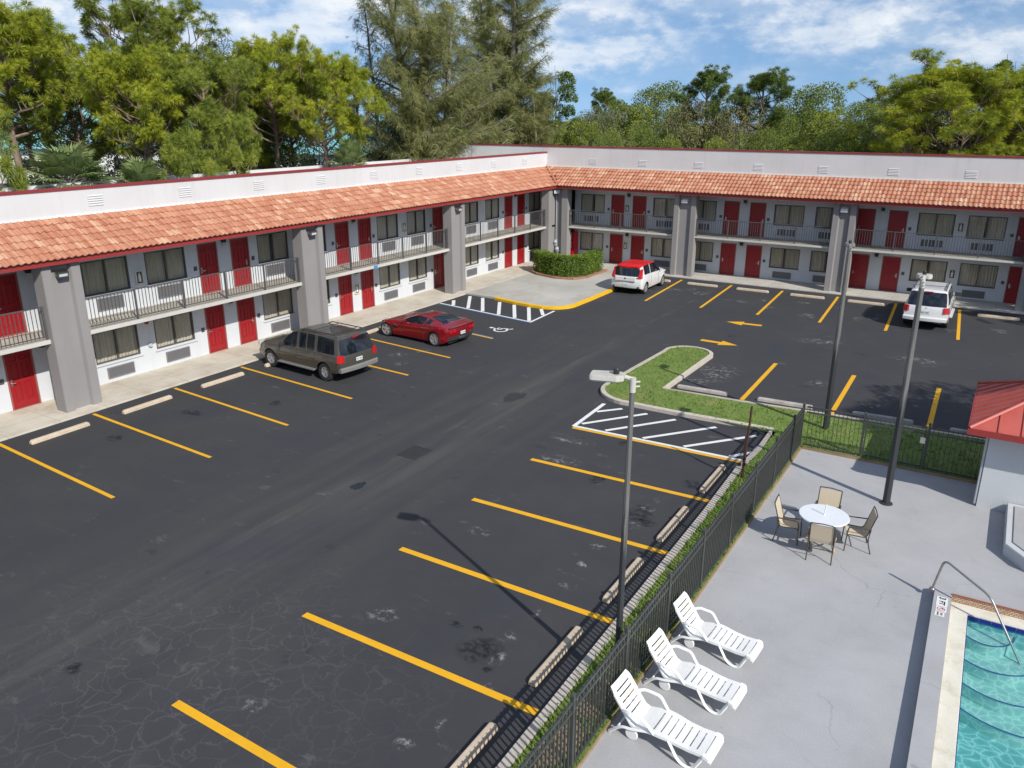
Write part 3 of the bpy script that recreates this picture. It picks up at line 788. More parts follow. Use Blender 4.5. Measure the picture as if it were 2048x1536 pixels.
def make_plaque(F, u, z):
    mb = MB(); fbox(mb, F, u - .07, u + .07, 0, .02, z - .08, z + .08); fbox(mb, F, u - .05, u + .05, .02, .024, z - .06, z + .06)
    mb.build('door_plaque', M['winframe'], motel)
def make_lamp(F, u, z):
    mb = MB(); fbox(mb, F, u - .09, u + .09, 0, .10, z, z + .12); fbox(mb, F, u - .07, u + .07, .0, .12, z - .05, z)
    p = mb.build('wall_lamp', M['black'], motel)
    mb = MB(); fbox(mb, F, u - .075, u + .075, .01, .11, z - .15, z - .05); mb.build('lamp_glass', M['lampglass'], p)
def make_ext(F, u, z):
    mb = MB(); e = .035; w_, h = .30, .48
    fbox(mb, F, u - w_ / 2, u + w_ / 2, 0, .07, z - h / 2, z - h / 2 + e); fbox(mb, F, u - w_ / 2, u + w_ / 2, 0, .07, z + h / 2 - e, z + h / 2)
    fbox(mb, F, u - w_ / 2, u - w_ / 2 + e, 0, .07, z - h / 2 + e, z + h / 2 - e); fbox(mb, F, u + w_ / 2 - e, u + w_ / 2, 0, .07, z - h / 2 + e, z + h / 2 - e)
    p = mb.build('extinguisher_cabinet', solid('cabinet_cream', (.70, .66, .52), .5, .05) if 'cab' not in M else M['cab'], motel)
    mb = MB(); fbox(mb, F, u - w_ / 2 + e, u + w_ / 2 - e, -.01, .02, z - h / 2 + e, z + h / 2 - e); mb.build('cabinet_back', M['winframe'], p)
    mb = MB(); T = F(u, .045, z)
    mb.lathe([(.0, -.15), (.05, -.15), (.055, .05), (.03, .10), (.02, .16), (0, .16)], 12, T); mb.build('extinguisher', M['white'], p, smooth=40)
M['cab'] = solid('cabinet_cream', (.70, .66, .52), .5, .05)

M['wall_base'] = None
for F, DS, WS, V, u0, u1, white in ((FL, LD, LW, LV, 4., 46.8, False), (FR, RD, RW, RV, -26.05, 14., True)):
    holes = []
    for u in DS: holes += [(u, u + DW, *V['dl']), (u, u + DW, *V['du'])]
    for a, b in WS: holes += [(a, b, *V['wl']), (a, b, *V['wu'])]
    if white: holes += [(-25.4, -24.03, 2.38, 4.42), (-25.4, -24.03, .04, 1.95)]
    wall_holes(F, u0, u1, -.05, 4.95, holes, .34 if False else .10, motel)
    for i, u in enumerate(DS):
        hr = (i % 2 == 1) if not white else (i % 2 == 1)
        for key in ('dl', 'du'):
            make_door(F, u, *V[key], hr)
            pu = u + DW + .17 if hr else u - .17
            make_plaque(F, pu, V[key][0] + 1.0)
    for i in range(0, len(DS) - 1, 2):
        if DS[i + 1] - DS[i] < 2:
            u = (DS[i] + DW + DS[i + 1]) / 2
            for key, dz in (('dl', -.02), ('du', -.02)): make_lamp(F, u, V[key][1] + dz)
    for (a, b) in WS:
        for key in ('wl', 'wu'): make_window(F, a, b, *V[key])
        c = (a + b) / 2 + (.0 if not white else -.05)
        make_ac(F, c - .51, c + .51, *V['al'], False); make_ac(F, c - .49, c + .49, *V['au'], white)
for u, z in ((28.27, 1.13), (32.0, 3.6), (17.15, 3.5)): make_ext(FL, u, z)
for u, z in ((-20.4, 3.5), (-20.42, 1.2), (-2.2, 3.62), (-2.22, 1.25)): make_ext(FR, u, z)
mb = MB(); mb.lathe([(.0, 0), (.09, 0), (.09, .05), (.06, .09), (0, .09)], 12, FL(17.2, 0, 1.0), 'X'); mb.build('alarm_bell', M['grey'], motel, smooth=40)
mb = MB(); mb.lathe([(.0, 0), (.08, 0), (.08, .05), (.05, .08), (0, .08)], 12, FL(17.18, 0, 1.86), 'X'); mb.build('alarm_bell', M['trimd'], motel, smooth=40)

# passage behind the vending machine and its upper opening
for z0, z1 in ((.04, 1.95), (2.38, 4.42)):
    mb = MB()
    a, b, d = -25.4, -24.03, 2.6
    P = [(a, YW + .1), (b, YW + .1), (b, YW + d), (a, YW + d)]
    for i in (1, 2, 3): mb.quad((*P[i], z0), (*P[(i + 1) % 4], z0), (*P[(i + 1) % 4], z1), (*P[i], z1))
    mb.quad(*[(*p, z0) for p in P]); mb.quad(*[(*p, z1) for p in P])
    mb.build('passage', M['column'], motel, recalc=False)

# balcony slabs, walk edges, railings
mb = MB(); mb.box(XW + .002, -24.55, 4., 45.3, 2.28, 2.415); mb.build('balcony', M['slab'], motel, bevel=.01)
mb = MB(); mb.quad((XW + .003, 4, 2.419), (-24.56, 4, 2.419), (-24.56, 45.0, 2.419), (XW + .003, 45.0, 2.419)); mb.build('balcony_floor', M['floor2'], motel)
mb = MB(); mb.box(-24.548, 14, 45.15, YW - .002, 2.265, 2.37); mb.build('balcony', M['slab'], motel, bevel=.01)
mb = MB(); mb.quad((-24.5, 45.17, 2.374), (14, 45.17, 2.374), (14, YW - .003, 2.374), (-24.5, YW - .003, 2.374)); mb.build('balcony_floor', M['floor2'], motel)
def railing(F, u0, u1, d, z0, z1, posts):
    mb = MB(); r = .018
    fbox(mb, F, u0, u1, d - .025, d + .025, z1 - .035, z1); fbox(mb, F, u0, u1, d - .015, d + .015, z0 + .085, z0 + .115)
    n = max(1, round((u1 - u0) / .125))
    for i in range(n + 1):
        u = u0 + (u1 - u0) * i / n
        u = min(max(u, u0 + .012), u1 - .012)
        fbox(mb, F, u - .009, u + .009, d - .009, d + .009, z0 + .115 if True else z0, z1 - .035)
    o = mb.build('railing', M['railm'], motel)
    n = max(1, round((u1 - u0) / 1.9))
    for i in range(n + 1):
        u = u0 + (u1 - u0) * i / n; u = min(max(u, u0 + .03), u1 - .03)
        mb = MB(); fbox(mb, F, u - .026, u + .026, d - .0265, d + .0265, z0 - .02, z1 + .003); mb.build('post', M['railm'], o)
for u0, u1 in ((5.5, 12.9), (14.12, 23.4), (24.66, 33.75), (34.98, 43.95)): railing(FL, u0, u1, XW * -1 - 24.62, 2.415, 3.45, None)
for u0, u1 in ((-23.58, -16.72), (-15.4, -8.05), (-6.9, .74), (2.0, 9.)): railing(FR, u0, u1, YW - 45.22, 2.37, 3.38, None)

# columns: flanged piers with a sunk front panel
def column(F, u0, u1, front, back):
    fl = .29; rec = .13
    poly = [(u0, back), (u0, front), (u0 + fl, front), (u0 + fl + .04, front - rec), (u1 - fl - .04, front - rec), (u1 - fl, front), (u1, front), (u1, back)]
    mb = MB(); mb.prism(poly, .0, 4.74, lambda p: F(*p)); return mb.build('column', M['column'], motel, bevel=.012)
cols = [column(FL, a, b, 1.68, 1.15) for a, b in ((5.3, 6.5), (12.92, 14.12), (23.42, 24.64), (33.77, 34.97))]
colr = [column(FR, a, b, 1.85, 1.3) for a, b in ((-16.72, -15.42), (-8.04, -6.92), (.76, 2.0))]
mb = MB(); mb.prism([(-24.9, 43.97), (-24.37, 43.97), (-24.37, 44.42), (-24.55, 44.46), (-24.55, 45.1), (-24.06, 45.1), (-24.02, 44.95), (-23.6, 44.95), (-23.6, 45.5), (-24.9, 45.5)], 0, 4.74)
cc = mb.build('column', M['column'], motel, bevel=.012)
def flood(F, u, d, z, parent):
    mb = MB()
    mb.add([F(*p) for p in ((u - .17, d + .05, z + .1), (u + .17, d + .05, z + .1), (u + .17, d + .27, z + .03), (u - .17, d + .27, z + .03),
                           (u - .15, d + .08, z - .08), (u + .15, d + .08, z - .08), (u + .17, d + .24, z - .14), (u - .17, d + .24, z - .14))],
           [(0, 1, 2, 3), (4, 5, 6, 7), (0, 1, 5, 4), (3, 2, 6, 7), (0, 3, 7, 4), (1, 2, 6, 5)])
    fbox(mb, F, u - .04, u + .04, d, d + .1, z - .03, z + .05)
    p = mb.build('floodlight', M['steel'] if F is FL else M['white'], motel)
    mb = MB(); mb.quad(*[F(*q) for q in ((u - .13, d + .262, z - .0), (u + .13, d + .262, z - .0), (u + .13, d + .252, z - .11), (u - .13, d + .252, z - .11))]); mb.build('lamp_glass', M['lampglass'], p)
for u in (13.5, 24.02, 34.4): flood(FL, u, 1.55, 4.42, motel)
for u in (-16.07, -7.5): flood(FR, u, 1.72, 4.36, motel)
flood(lambda u, d, z: (-24.5 + .7 * (d + u), 45.0 + .7 * (u - d), z), 0, .08, 4.5, motel)

# soffit, fascia, tile mansard, parapets, roof deck
EX, EY = -24.2, 44.6
TX, TY, TZ = -25.8, 46.2, 5.84
mb = MB()
mb.quad((XW, 2, 4.735), (EX, 2, 4.735), (EX, EY, 4.735), (XW, YW, 4.735)); mb.quad((EX, EY, 4.735), (16, EY, 4.735), (16, YW, 4.735), (XW, YW, 4.735))
mb.build('soffit', M['soffit'], motel, recalc=False)
mb = MB()
mb.box(EX - .04, EX, 2, EY + .04, 4.69, 4.85); mb.box(EX + .001, 16, EY, EY + .04, 4.69, 4.85)
mb.build('fascia', M['trim'], motel)
def tile_slope(F, u0, u1, mitre0, name):
    """F(u, s, h): u along the eave, s 0..1 up the slope, h out of the slope. Corrugated courses with random tile tints."""
    mb = MB(); rows = 6; tw = .215; per = 8; rr = R(31)
    for r_ in range(rows):
        s0 = r_ / rows; s1 = (r_ + 1.16) / rows
        off = 0 if r_ % 2 == 0 else tw * .0
        n = int((u1 - u0) / tw)
        for i in range(n):
            a = u0 + i * tw + off
            mb.cura = rr.random() ** 1.15
            dz = rr.uniform(-.004, .008); tilt = rr.uniform(-.008, .008)
            prof = []
            for k in range(per + 1):
                t = k / per
                if t < .62: h = .012 + .038 * sin(pi * t / .62)
                else: h = .012 - .010 * sin(pi * (t - .62) / .38)
                prof.append((a + t * tw, h))
            vs_ = []
            for (u, h) in prof:
                vs_.append(F(u, s0, h + .042 + dz + tilt)); vs_.append(F(u, min(s1, 1.), h + .004 + dz))
            fs = [(2 * k, 2 * k + 2, 2 * k + 3, 2 * k + 1) for k in range(per)]
            # butt edge of the course
            for (u, h) in prof: vs_.append(F(u, s0, h + .012 + dz))
            q = 2 * (per + 1)
            fs += [(2 * k, q + k, q + k + 1, 2 * k + 2) for k in range(per)]
            if mitre0 is not None:
                if mitre0(a + tw, s0) or mitre0(a + tw, s1): continue
            mb.add(vs_, fs)
    return mb
n_l = Vector((1.0, 0, 1.6)).normalized(); n_r = Vector((0, -1.0, 1.6)).normalized()
def FLT(u, s, h): return (EX - .0 + .06 + (TX - EX - .06) * s + n_l.x * h, u, 4.83 + (TZ - 4.83) * s + n_l.z * h)
def FRT(u, s, h): return (u, EY - .06 + (TY - EY + .06) * s + n_r.y * h, 4.83 + (TZ - 4.83) * s + n_r.z * h)
tl = tile_slope(FLT, 2.0, 46.6, lambda u, s: u > EY - .06 + (TY - EY + .06) * s + .12, 'roof_tiles')
tl.build('tile_roof', M['tile'], motel, smooth=50, attr='tile', recalc=False)
tr = tile_slope(lambda u, s, h: FRT(-u, s, h), -16., 26.0, lambda u, s: -u < EX + .06 + (TX - EX - .06) * s - .12, 'roof_tiles')
tr.build('tile_roof', M['tile'], motel, smooth=50, attr='tile', recalc=False)
# deck under the tiles so no light passes
mb = MB()
c0 = (EX, EY, 4.845); c1 = (TX, TY, TZ)
mb.quad((EX, 2, 4.845), c0, c1, (TX, 2, TZ)); mb.quad(c0, (16, EY, 4.845), (16, TY, TZ), c1)
mb.build('roof_deck', M['trimd'], motel, recalc=False)
mb = MB(); rr = R(4)
for i in range(9):   # cap tiles along the valley hip
    s0, s1 = i / 9, (i + 1.15) / 9
    p = [Vector((EX + .05 + (TX - EX - .05) * s, EY - .05 + (TY - EY + .05) * s, 4.85 + (TZ - 4.85) * s + .045)) for s in (s0, s1)]
    mb.cura = rr.random(); mb.tube([p[0] + Vector((0, 0, .02)), p[1]], [.10, .085], 8)
mb.build('hip_tiles', M['tile'], motel, smooth=60, attr='tile')

PL, PR = 6.68, 7.06
mb = MB(); mb.box(TX - .25, TX, 2, TY, TZ - .1, PL); mb.build('parapet', M['parapet'], motel)
mb = MB(); mb.box(TX - .29, TX + .035, 1.96, TY - .003, PL, PL + .075); mb.build('parapet_cap', M['trimd'], motel)
mb = MB(); mb.box(-33.2, 16, TY, TY + .25, 4.9, PR); mb.build('parapet', M['parapet'], motel)
mb = MB(); mb.box(-33.24, 16.05, TY - .035, TY + .29, PR, PR + .075); mb.build('parapet_cap', M['trimd'], motel)
mb = MB(); mb.box(TX + .002, TX + .03, 2, TY - .03, TZ + .02, TZ + .075); mb.box(TX + .03, 16, TY - .03, TY - .002, TZ + .02, TZ + .085); mb.build('flashing', M['white'], motel)
def vent(F, u, z, w_=.52):
    mb = MB(); h = .34; e = .018
    for k in range(5):
        zz_ = z - h / 2 + k * h / 4.6
        vs_ = [F(u - w_ / 2, 0.002, zz_ + .05), F(u + w_ / 2, .002, zz_ + .05), F(u + w_ / 2, .022, zz_ + .012), F(u - w_ / 2, .022, zz_ + .012), F(u - w_ / 2, .022, zz_), F(u + w_ / 2, .022, zz_)]
        mb.add(vs_, [(0, 1, 2, 3), (3, 2, 5, 4)])
    mb.build('parapet_vent', M['parapet'], motel, recalc=False)
for k in range(12): vent(lambda u, d, z: (TX + d, u, z), 8.95 + 3.45 * k if k > 0 else 8.95, 6.30) if 8.95 + 3.45 * k < 45 else None
for x in (-22.56, -19.28, -15.85, -12.45, -9.02, -5.6, -2.11, 1.4, 4.9): vent(lambda u, d, z: (u, TY - d, z), x, 6.24)
# back walls, end walls and flat roof
mb = MB()
mb.box(-33.2, XW - .3, 2., 46.19, -.05, 4.9); mb.build('wall', M['wall'], motel)
mb = MB(); mb.box(-33.2, 16, YW + 3.0, 56.5, -.05, 4.9); mb.box(-33.2, -26.3, 46.46, YW + 2.99, -.05, 4.9); mb.box(-23.5, 16, YW + .4, YW + 2.99, -.05, 4.9); mb.build('wall', M['wall'], motel)
M['roofm'] = solid('roof_membrane', (.45, .44, .42), .9, .12, .6)
mb = MB(); mb.box(-33.2, TX - .25, 2, TY - .01, 5.75, 5.9); mb.box(-33.2, 16, TY + .25, 56.5, 5.75, 5.9); mb.build('flat_roof', M['roofm'], motel)
mb = MB(); mb.box(-33.2, -33.0, 2, TY - .01, 4.85, 6.3); mb.box(-33.2, 16, 56.3, 56.5, 4.85, 6.6); mb.build('parapet', M['parapet'], motel)

# electric meters on the corner pier
mb = MB(); mb.box(-24.42, -24.2, 45.0, 45.098, .75, 1.05); mb.box(-24.5, -24.36, 45.0, 45.098, 1.1, 1.5); mb.tube([(-24.3, 45.05, 0.05), (-24.3, 45.05, .75)], .03, 8); mb.tube([(-24.43, 45.05, 1.5), (-24.43, 45.05, 4.2)], .025, 8)
p = mb.build('electric_meter', M['grey'], motel)
for x, z in ((-24.31, .93), (-24.43, 1.36)):
    mb = MB(); mb.lathe([(.0, -.12), (.07, -.11), (.085, -.06), (.085, .0), (0, 0)], 14, (x, 45.0, z), 'Y'); mb.build('meter_dial', M['lampglass'], p, smooth=40)
mb = MB(); mb.box(-24.53, -24.515, 27.9, 28.12, 2.26, 2.42); mb.build('blue_sign', solid('blue_sign_paint', (.06, .25, .55), .5, .1), motel)
# ------------------------------------------------------------------ wheel stops
M['stop'] = solid('wheel_stop_concrete', (.52, .42, .31), .85, .22, 3., bmp=.2)
M['stop2'] = solid('wheel_stop_weathered', (.40, .37, .33), .88, .3, 3., bmp=.3)
def stop_mesh(L=1.78):
    mb = MB(); h = L / 2
    prof = [(-.085, 0), (-.07, .09), (-.045, .12), (.045, .12), (.07, .09), (.085, 0)]
    xs = [(-h, .0), (-h + .05, 1.), (h - .05, 1.), (h, .0)]
    vs_ = []
    for x, k in xs:
        for y, z in prof: vs_.append((x, y * (.86 if k == 0 else 1), z * (.72 if k == 0 else 1)))
    n = len(prof); fs = [(i * n + k, i * n + k + 1, (i + 1) * n + k + 1, (i + 1) * n + k) for i in range(3) for k in range(n - 1)]
    fs += [tuple(range(n)), tuple(3 * n + k for k in range(n)), (0, n, 2 * n, 3 * n, 4 * n - 1, 3 * n - 1, 2 * n - 1, n - 1)]
    mb.add(vs_, fs); return mb
src = {}
def stop(x, y, rz, label, group, mat='stop', L=1.78):
    k = (mat, L)
    if k not in src:
        o = stop_mesh(L).build('wheel_stop', M[mat], bevel=.008); src[k] = o
    else:
        o = src[k].copy(); COL.objects.link(o)
    o.location = (x, y, .003); o.rotation_euler = (0, 0, rz)
    tag(o, label, 'wheel stop', group)
GL, GR, GF, GI = 'wheel stops along the left walkway', 'wheel stops along the right wing', 'wheel stops along the pool fence', 'wheel stops along the grass island'
for y, l in ((11.85, 'beige concrete wheel stop along the left walkway nearest the camera'), (14.75, 'beige wheel stop second from the camera along the left walkway'), (17.75, 'beige wheel stop beside the empty bay next to the bronze SUV'),
             (20.6, 'beige wheel stop in front of the bronze SUV by the left walkway'), (8.8, 'beige wheel stop by the left walkway just past the photo edge')):
    if y > 9: stop(-22.92, y, radians(90 + (1 if y < 16 else -1)), l, GL)
stop(-22.92, 25.75, radians(91), 'beige wheel stop under the nose of the red sports car', GL, L=1.95)
stop(-22.78, 29.0, radians(90), 'beige wheel stop by the left walkway in the wheelchair symbol bay', GL)
for x, l in ((-16.8, 'pale wheel stop in front of the white car with the red roof'), (-14.08, 'pale wheel stop by the right wing in the bay beside the red roofed car'), (-11.3, 'pale wheel stop by the right wing directly beyond the left pointing arrow'),
             (-8.46, 'pale wheel stop by the right wing in front of the middle pier'), (-5.62, 'pale wheel stop by the right wing in the bay left of the white SUV'), (-2.6, 'pale wheel stop under the front of the white SUV'), (.16, 'pale wheel stop by the right wing in the bay right of the white SUV')):
    stop(x, 43.05, 0, l, GR, L=1.72)
for y, l in ((7.6, 'tan wheel stop along the pool fence, the one nearest the camera'), (10.5, 'tan wheel stop along the pool fence crossed by the tall lamp pole shadow'), (13.33, 'tan wheel stop along the pool fence beyond the near lamp post'),
             (16.1, 'tan wheel stop along the pool fence fourth from the camera'), (18.95, 'tan wheel stop along the pool fence beside the thin rusty rod')):
    stop(-5.52, y, radians(90.5), l, GF)
for x, y, rz, l in ((-8.1, 25.62, .04, 'weathered wheel stop in the inner corner of the grass island'), (-5.37, 25.78, .05, 'weathered wheel stop behind the corner of the pool fence'),
                    (-2.45, 26.02, .06, 'weathered wheel stop between the two far lamp posts'), (.3, 26.0, -.01, 'weathered wheel stop in the tree shade beside the red roofed hut')):
    stop(x, y, rz, l, GI, 'stop2', 1.75)

# ------------------------------------------------------------------ fences
M['fence'] = solid('black_fence_paint', (.050, .054, .050), .45, .25, 9)
def fence_panel(mb, a, b_, h=1.27, z0=.02, pitch=.105, pw=.012):
    a = Vector(a); b_ = Vector(b_); L = (b_ - a).length; t = (b_ - a) / L; nrm_ = Vector((-t.y, t.x))
    T = lambda p: (a.x + t.x * p[0] + nrm_.x * p[1], a.y + t.y * p[0] + nrm_.y * p[1], p[2])
    for z in (h - .035, h - .19, z0 + .10): mb.box(.03, L - .03, -.02, .02, z, z + .04, T)
    n = int(L / pitch)
    for i in range(1, n):
        u = L * i / n; mb.box(u - pw, u + pw, -pw - .0005, pw + .0005, z0 + .05, h + .03, T)
def fence_post(x, y, h=1.36, z0=.0):
    mb = MB(); mb.box(x - .03, x + .03, y - .03, y + .03, z0, h); mb.add([(x - .038, y - .038, h), (x + .038, y - .038, h), (x + .038, y + .038, h), (x - .038, y + .038, h), (x, y, h + .045)], [(0, 1, 4), (1, 2, 4), (2, 3, 4), (3, 0, 4), (0, 3, 2, 1)])
    return mb
fe = thing('pool_fence', 'long black metal picket fence between the grass strip and the pool deck', 'fence', (-4.1, 13, 0))
ys = [2.8 + 1.835 * k for k in range(11)] + [22.25]
for i in range(len(ys) - 1):
    mb = MB(); fence_panel(mb, (-4.1, ys[i]), (-4.1, ys[i + 1])); mb.build('fence_panel', M['fence'], fe)
for y in ys: fence_post(-4.1, y).build('post', M['fence'], fe)
fb = thing('pool_fence', 'short black picket fence across the far side of the pool deck, behind the lamp post', 'fence', (-1.8, 22.35, 0))
xs_ = [-4.06, -2.52, -.95, .38]
for i in (0, 2):
    mb = MB(); fence_panel(mb, (xs_[i], 22.36), (xs_[i + 1], 22.36), pw=.007); mb.build('fence_panel', M['fence'], fb)
for x in xs_[1:]: fence_post(x, 22.36).build('post', M['fence'], fb)
ga = thing('fence_gate', 'black picket gate in the far fence in front of the shaded grass', 'gate', (-1.7, 22.36, 0))
mb = MB(); fence_panel(mb, (-2.46, 22.36), (-1.01, 22.36), 1.25, .04, pw=.007); mb.build('gate_panel', M['fence'], ga)
mb = MB(); mb.box(-2.47, -2.435, 22.34, 22.38, .08, 1.28); mb.box(-1.035, -1.0, 22.34, 22.38, .08, 1.28); mb.build('gate_frame', M['fence'], ga)
mb = MB(); mb.box(-1.12, -1.0, 22.30, 22.335, .82, .98); mb.build('latch', M['steel'], ga)

# ------------------------------------------------------------------ lamp posts
M['pole'] = solid('pole_weathered_bronze', (.060, .060, .062), .5, .45, 3., stretch=(6, 6, .5))
def mat_pole():
    m, nt, b = new_mat('weathered_pole')
    v = coords(nt, 'Object', (8, 8, .6)); f = noise(nt, v, 1., 5, .65)
    sp = N(nt, 'ShaderNodeSeparateXYZ'); nt.links.new(coords(nt, 'Object'), sp.inputs[0])
    up = ramp(nt, math_n(nt, 'ADD', math_n(nt, 'MULTIPLY', sp.outputs[2], .2), math_n(nt, 'MULTIPLY', math_n(nt, 'SUBTRACT', f, .5), .7)), [(.45, 0), (.62, .85)])
    col = mixc(nt, up, (.030, .033, .036), ramp(nt, f, [(.3, (.10, .095, .09)), (.7, (.22, .215, .205))]))
    nt.links.new(col, b.inputs['Base Color']); b.inputs['Roughness'].default_value = .55
    return m
M['pole'] = mat_pole()
M['head'] = solid('luminaire_cream', (.50, .48, .43), .6, .12, 5)
M['headd'] = solid('luminaire_bronze', (.22, .20, .19), .55, .2, 5)
M['lens'] = solid('luminaire_lens', (.62, .63, .6), .25, .05)
def lamp_post(x, y, H, lean, rz, label, zb=0., arm=.2, hl=.62, hw=.36, hm='head', tilt=0., r0=.085):
    t = thing('lamp_post', label, 'lamp post', (x, y, zb), rz, 'lamp posts around the pool fence')
    mb = MB(); n = 8
    mb.tube([(0, 0, 0), (lean[0] * .5, lean[1] * .5, H * .5), (lean[0], lean[1], H)], [r0, r0 * .84, r0 * .66], n); mb.build('pole', M['pole'], t, world=False)
    mb = MB(); mb.lathe([(.0, 0), (.16, 0), (.15, .04), (.10, .06), (0, .06)], 12); mb.build('base_plate', M['pole'], t, world=False)
    lx, ly = lean
    mb = MB(); mb.tube([(lx, ly, H - .02), (lx, ly, H + .2)], min(r0 * .86, .055), 12); mb.tube([(lx, ly, H + .17), (lx + arm, ly, H + .2)], .036, 10)
    for z in (H + .06, H + .13): mb.tube([(lx, ly, z), (lx - .1, ly - .05, z)], .014, 6)
    mb.build('bracket', M[hm], t, world=False, smooth=40)
    # shoebox head: tapered slab, thicker at the arm end, lens below
    mb = MB(); z = H + .15; a = lx + arm
    pts = [(a, -hw * .32, 0), (a + .10, -hw / 2, 0), (a + hl - .03, -hw / 2, 0), (a + hl, -hw * .40, 0), (a + hl, hw * .40, 0), (a + hl - .03, hw / 2, 0), (a + .10, hw / 2, 0), (a, hw * .32, 0)]
    top = [(p[0], ly + p[1] * .92, z + .09 - .03 * (p[0] - a)) for p in pts]; bot = [(p[0], ly + p[1], z + .0 + tilt * (p[0] - a)) for p in pts]
    k = len(pts); mb.add(top + bot, [tuple(range(k)), tuple(range(k, 2 * k))[::-1]] + [(i, (i + 1) % k, k + (i + 1) % k, k + i) for i in range(k)])
    hd = mb.build('lamp_head', M[hm], t, world=False, bevel=.012)
    mb = MB(); mb.box(a + .12, a + hl - .06, ly - hw * .4, ly + hw * .4, z - .015, z - .002); mb.build('lens', M['lens'], hd, world=False)
    mb = MB(); mb.lathe([(0, 0), (.045, 0), (.045, .07), (.03, .09), (0, .09)], 10, (a + .12, ly, z + .085)); mb.build('photocell', M['black'], hd, world=False)
    return t
lamp_post(-4.30, 10.3, 5.22, (-.02, .04), radians(196), 'nearest lamp post, tall dark pole rising out of the narrow grass strip', hl=.50, hw=.30, arm=.12, r0=.058)
lamp_post(-1.49, 19.85, 5.35, (.0, .0), radians(92), 'lamp post standing on the pool deck beyond the round table', arm=.22, hl=.34, hw=.34, r0=.088)
lamp_post(-3.74, 23.98, 5.35, (.0, .0), radians(100), 'lamp post in the grass behind the fence corner, farthest of the three', hm='headd', arm=.10, hl=.42, hw=.28, r0=.085)

mb = MB(); mb.tube([(0, 0, 0), (.06, .02, 2.0)], .028, 6); mb.box(-.03, .03, -.02, .02, 0, 1.2, None)
o = mb.build('sign_post', solid('rusty_steel', (.06, .025, .016), .8, .4, 6)); o.location = (-4.86, 19.3, .06)
tag(o, 'thin rusty steel rod leaning in the grass strip near the hatched aisle', 'post')

# ------------------------------------------------------------------ pool
def mat_water():
    m, nt, b = new_mat('pool_water'); nt.nodes.remove(b)
    v = coords(nt, 'World', (1, 1.25, 1))
    n1 = noise(nt, v, 3.2, 4, .6, .8); n2 = noise(nt, v, 9, 3, .6, .4)
    h = mixc(nt, .35, n1, n2)
    bp = N(nt, 'ShaderNodeBump', i_Strength=.55, i_Distance=.06); nt.links.new(h, bp.inputs['Height'])
    t = N(nt, 'ShaderNodeBsdfTransparent'); t.inputs['Color'].default_value = (.74, .93, .92, 1)
    d = N(nt, 'ShaderNodeBsdfDiffuse'); d.inputs['Color'].default_value = (.10, .38, .40, 1); nt.links.new(bp.outputs[0], d.inputs['Normal'])
    g = N(nt, 'ShaderNodeBsdfGlossy'); g.inputs['Roughness'].default_value = .06; nt.links.new(bp.outputs[0], g.inputs['Normal'])
    m1 = N(nt, 'ShaderNodeMixShader'); m1.inputs[0].default_value = .16; nt.links.new(t.outputs[0], m1.inputs[1]); nt.links.new(d.outputs[0], m1.inputs[2])
    fr = N(nt, 'ShaderNodeLayerWeight'); fr.inputs['Blend'].default_value = .5; nt.links.new(bp.outputs[0], fr.inputs['Normal'])
    fr = math_n(nt, 'MULTIPLY_ADD', math_n(nt, 'POWER', fr.outputs['Facing'], 4.), .9, .03)
    m2 = N(nt, 'ShaderNodeMixShader'); nt.links.new(fr, m2.inputs[0]); nt.links.new(m1.outputs[0], m2.inputs[1]); nt.links.new(g.outputs[0], m2.inputs[2])
    nt.links.new(m2.outputs[0], nt.nodes['Material Output'].inputs['Surface'])
    return m
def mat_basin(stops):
    # pale plaster with a web of caustic light painted into its colour
    m, nt, b = new_mat('plaster_painted_caustics')
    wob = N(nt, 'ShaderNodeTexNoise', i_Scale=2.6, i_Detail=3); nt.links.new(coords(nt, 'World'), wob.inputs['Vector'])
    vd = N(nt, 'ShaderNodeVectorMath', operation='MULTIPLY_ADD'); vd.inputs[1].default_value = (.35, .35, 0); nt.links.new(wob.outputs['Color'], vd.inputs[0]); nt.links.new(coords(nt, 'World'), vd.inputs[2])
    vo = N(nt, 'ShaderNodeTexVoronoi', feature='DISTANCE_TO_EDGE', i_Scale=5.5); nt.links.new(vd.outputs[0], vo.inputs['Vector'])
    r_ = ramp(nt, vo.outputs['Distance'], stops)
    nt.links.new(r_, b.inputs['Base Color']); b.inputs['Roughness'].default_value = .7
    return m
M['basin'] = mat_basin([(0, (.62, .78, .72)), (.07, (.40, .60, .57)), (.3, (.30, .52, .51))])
M['basin2'] = mat_basin([(0, (.50, .74, .72)), (.07, (.21, .47, .48)), (.3, (.12, .37, .395))])  # deep floor: same painted caustics, darkened in place of absorption by the water
M['coping'] = mat_concrete('coping_cream', (.62, .58, .47), (.74, .71, .62), (.42, .36, .25), .55, False, 1.6)
M['apronm'] = M['deck']
pool = thing('swimming_pool', 'turquoise swimming pool with cream coping and curved dark edged steps', 'pool', PZ + (0,), PA)
def pbox(name, boxes, mat, bevel=0.):
    mb = MB()
    for b_ in boxes: mb.box(*b_)
    return mb.build(name, mat, pool, world=False, bevel=bevel)
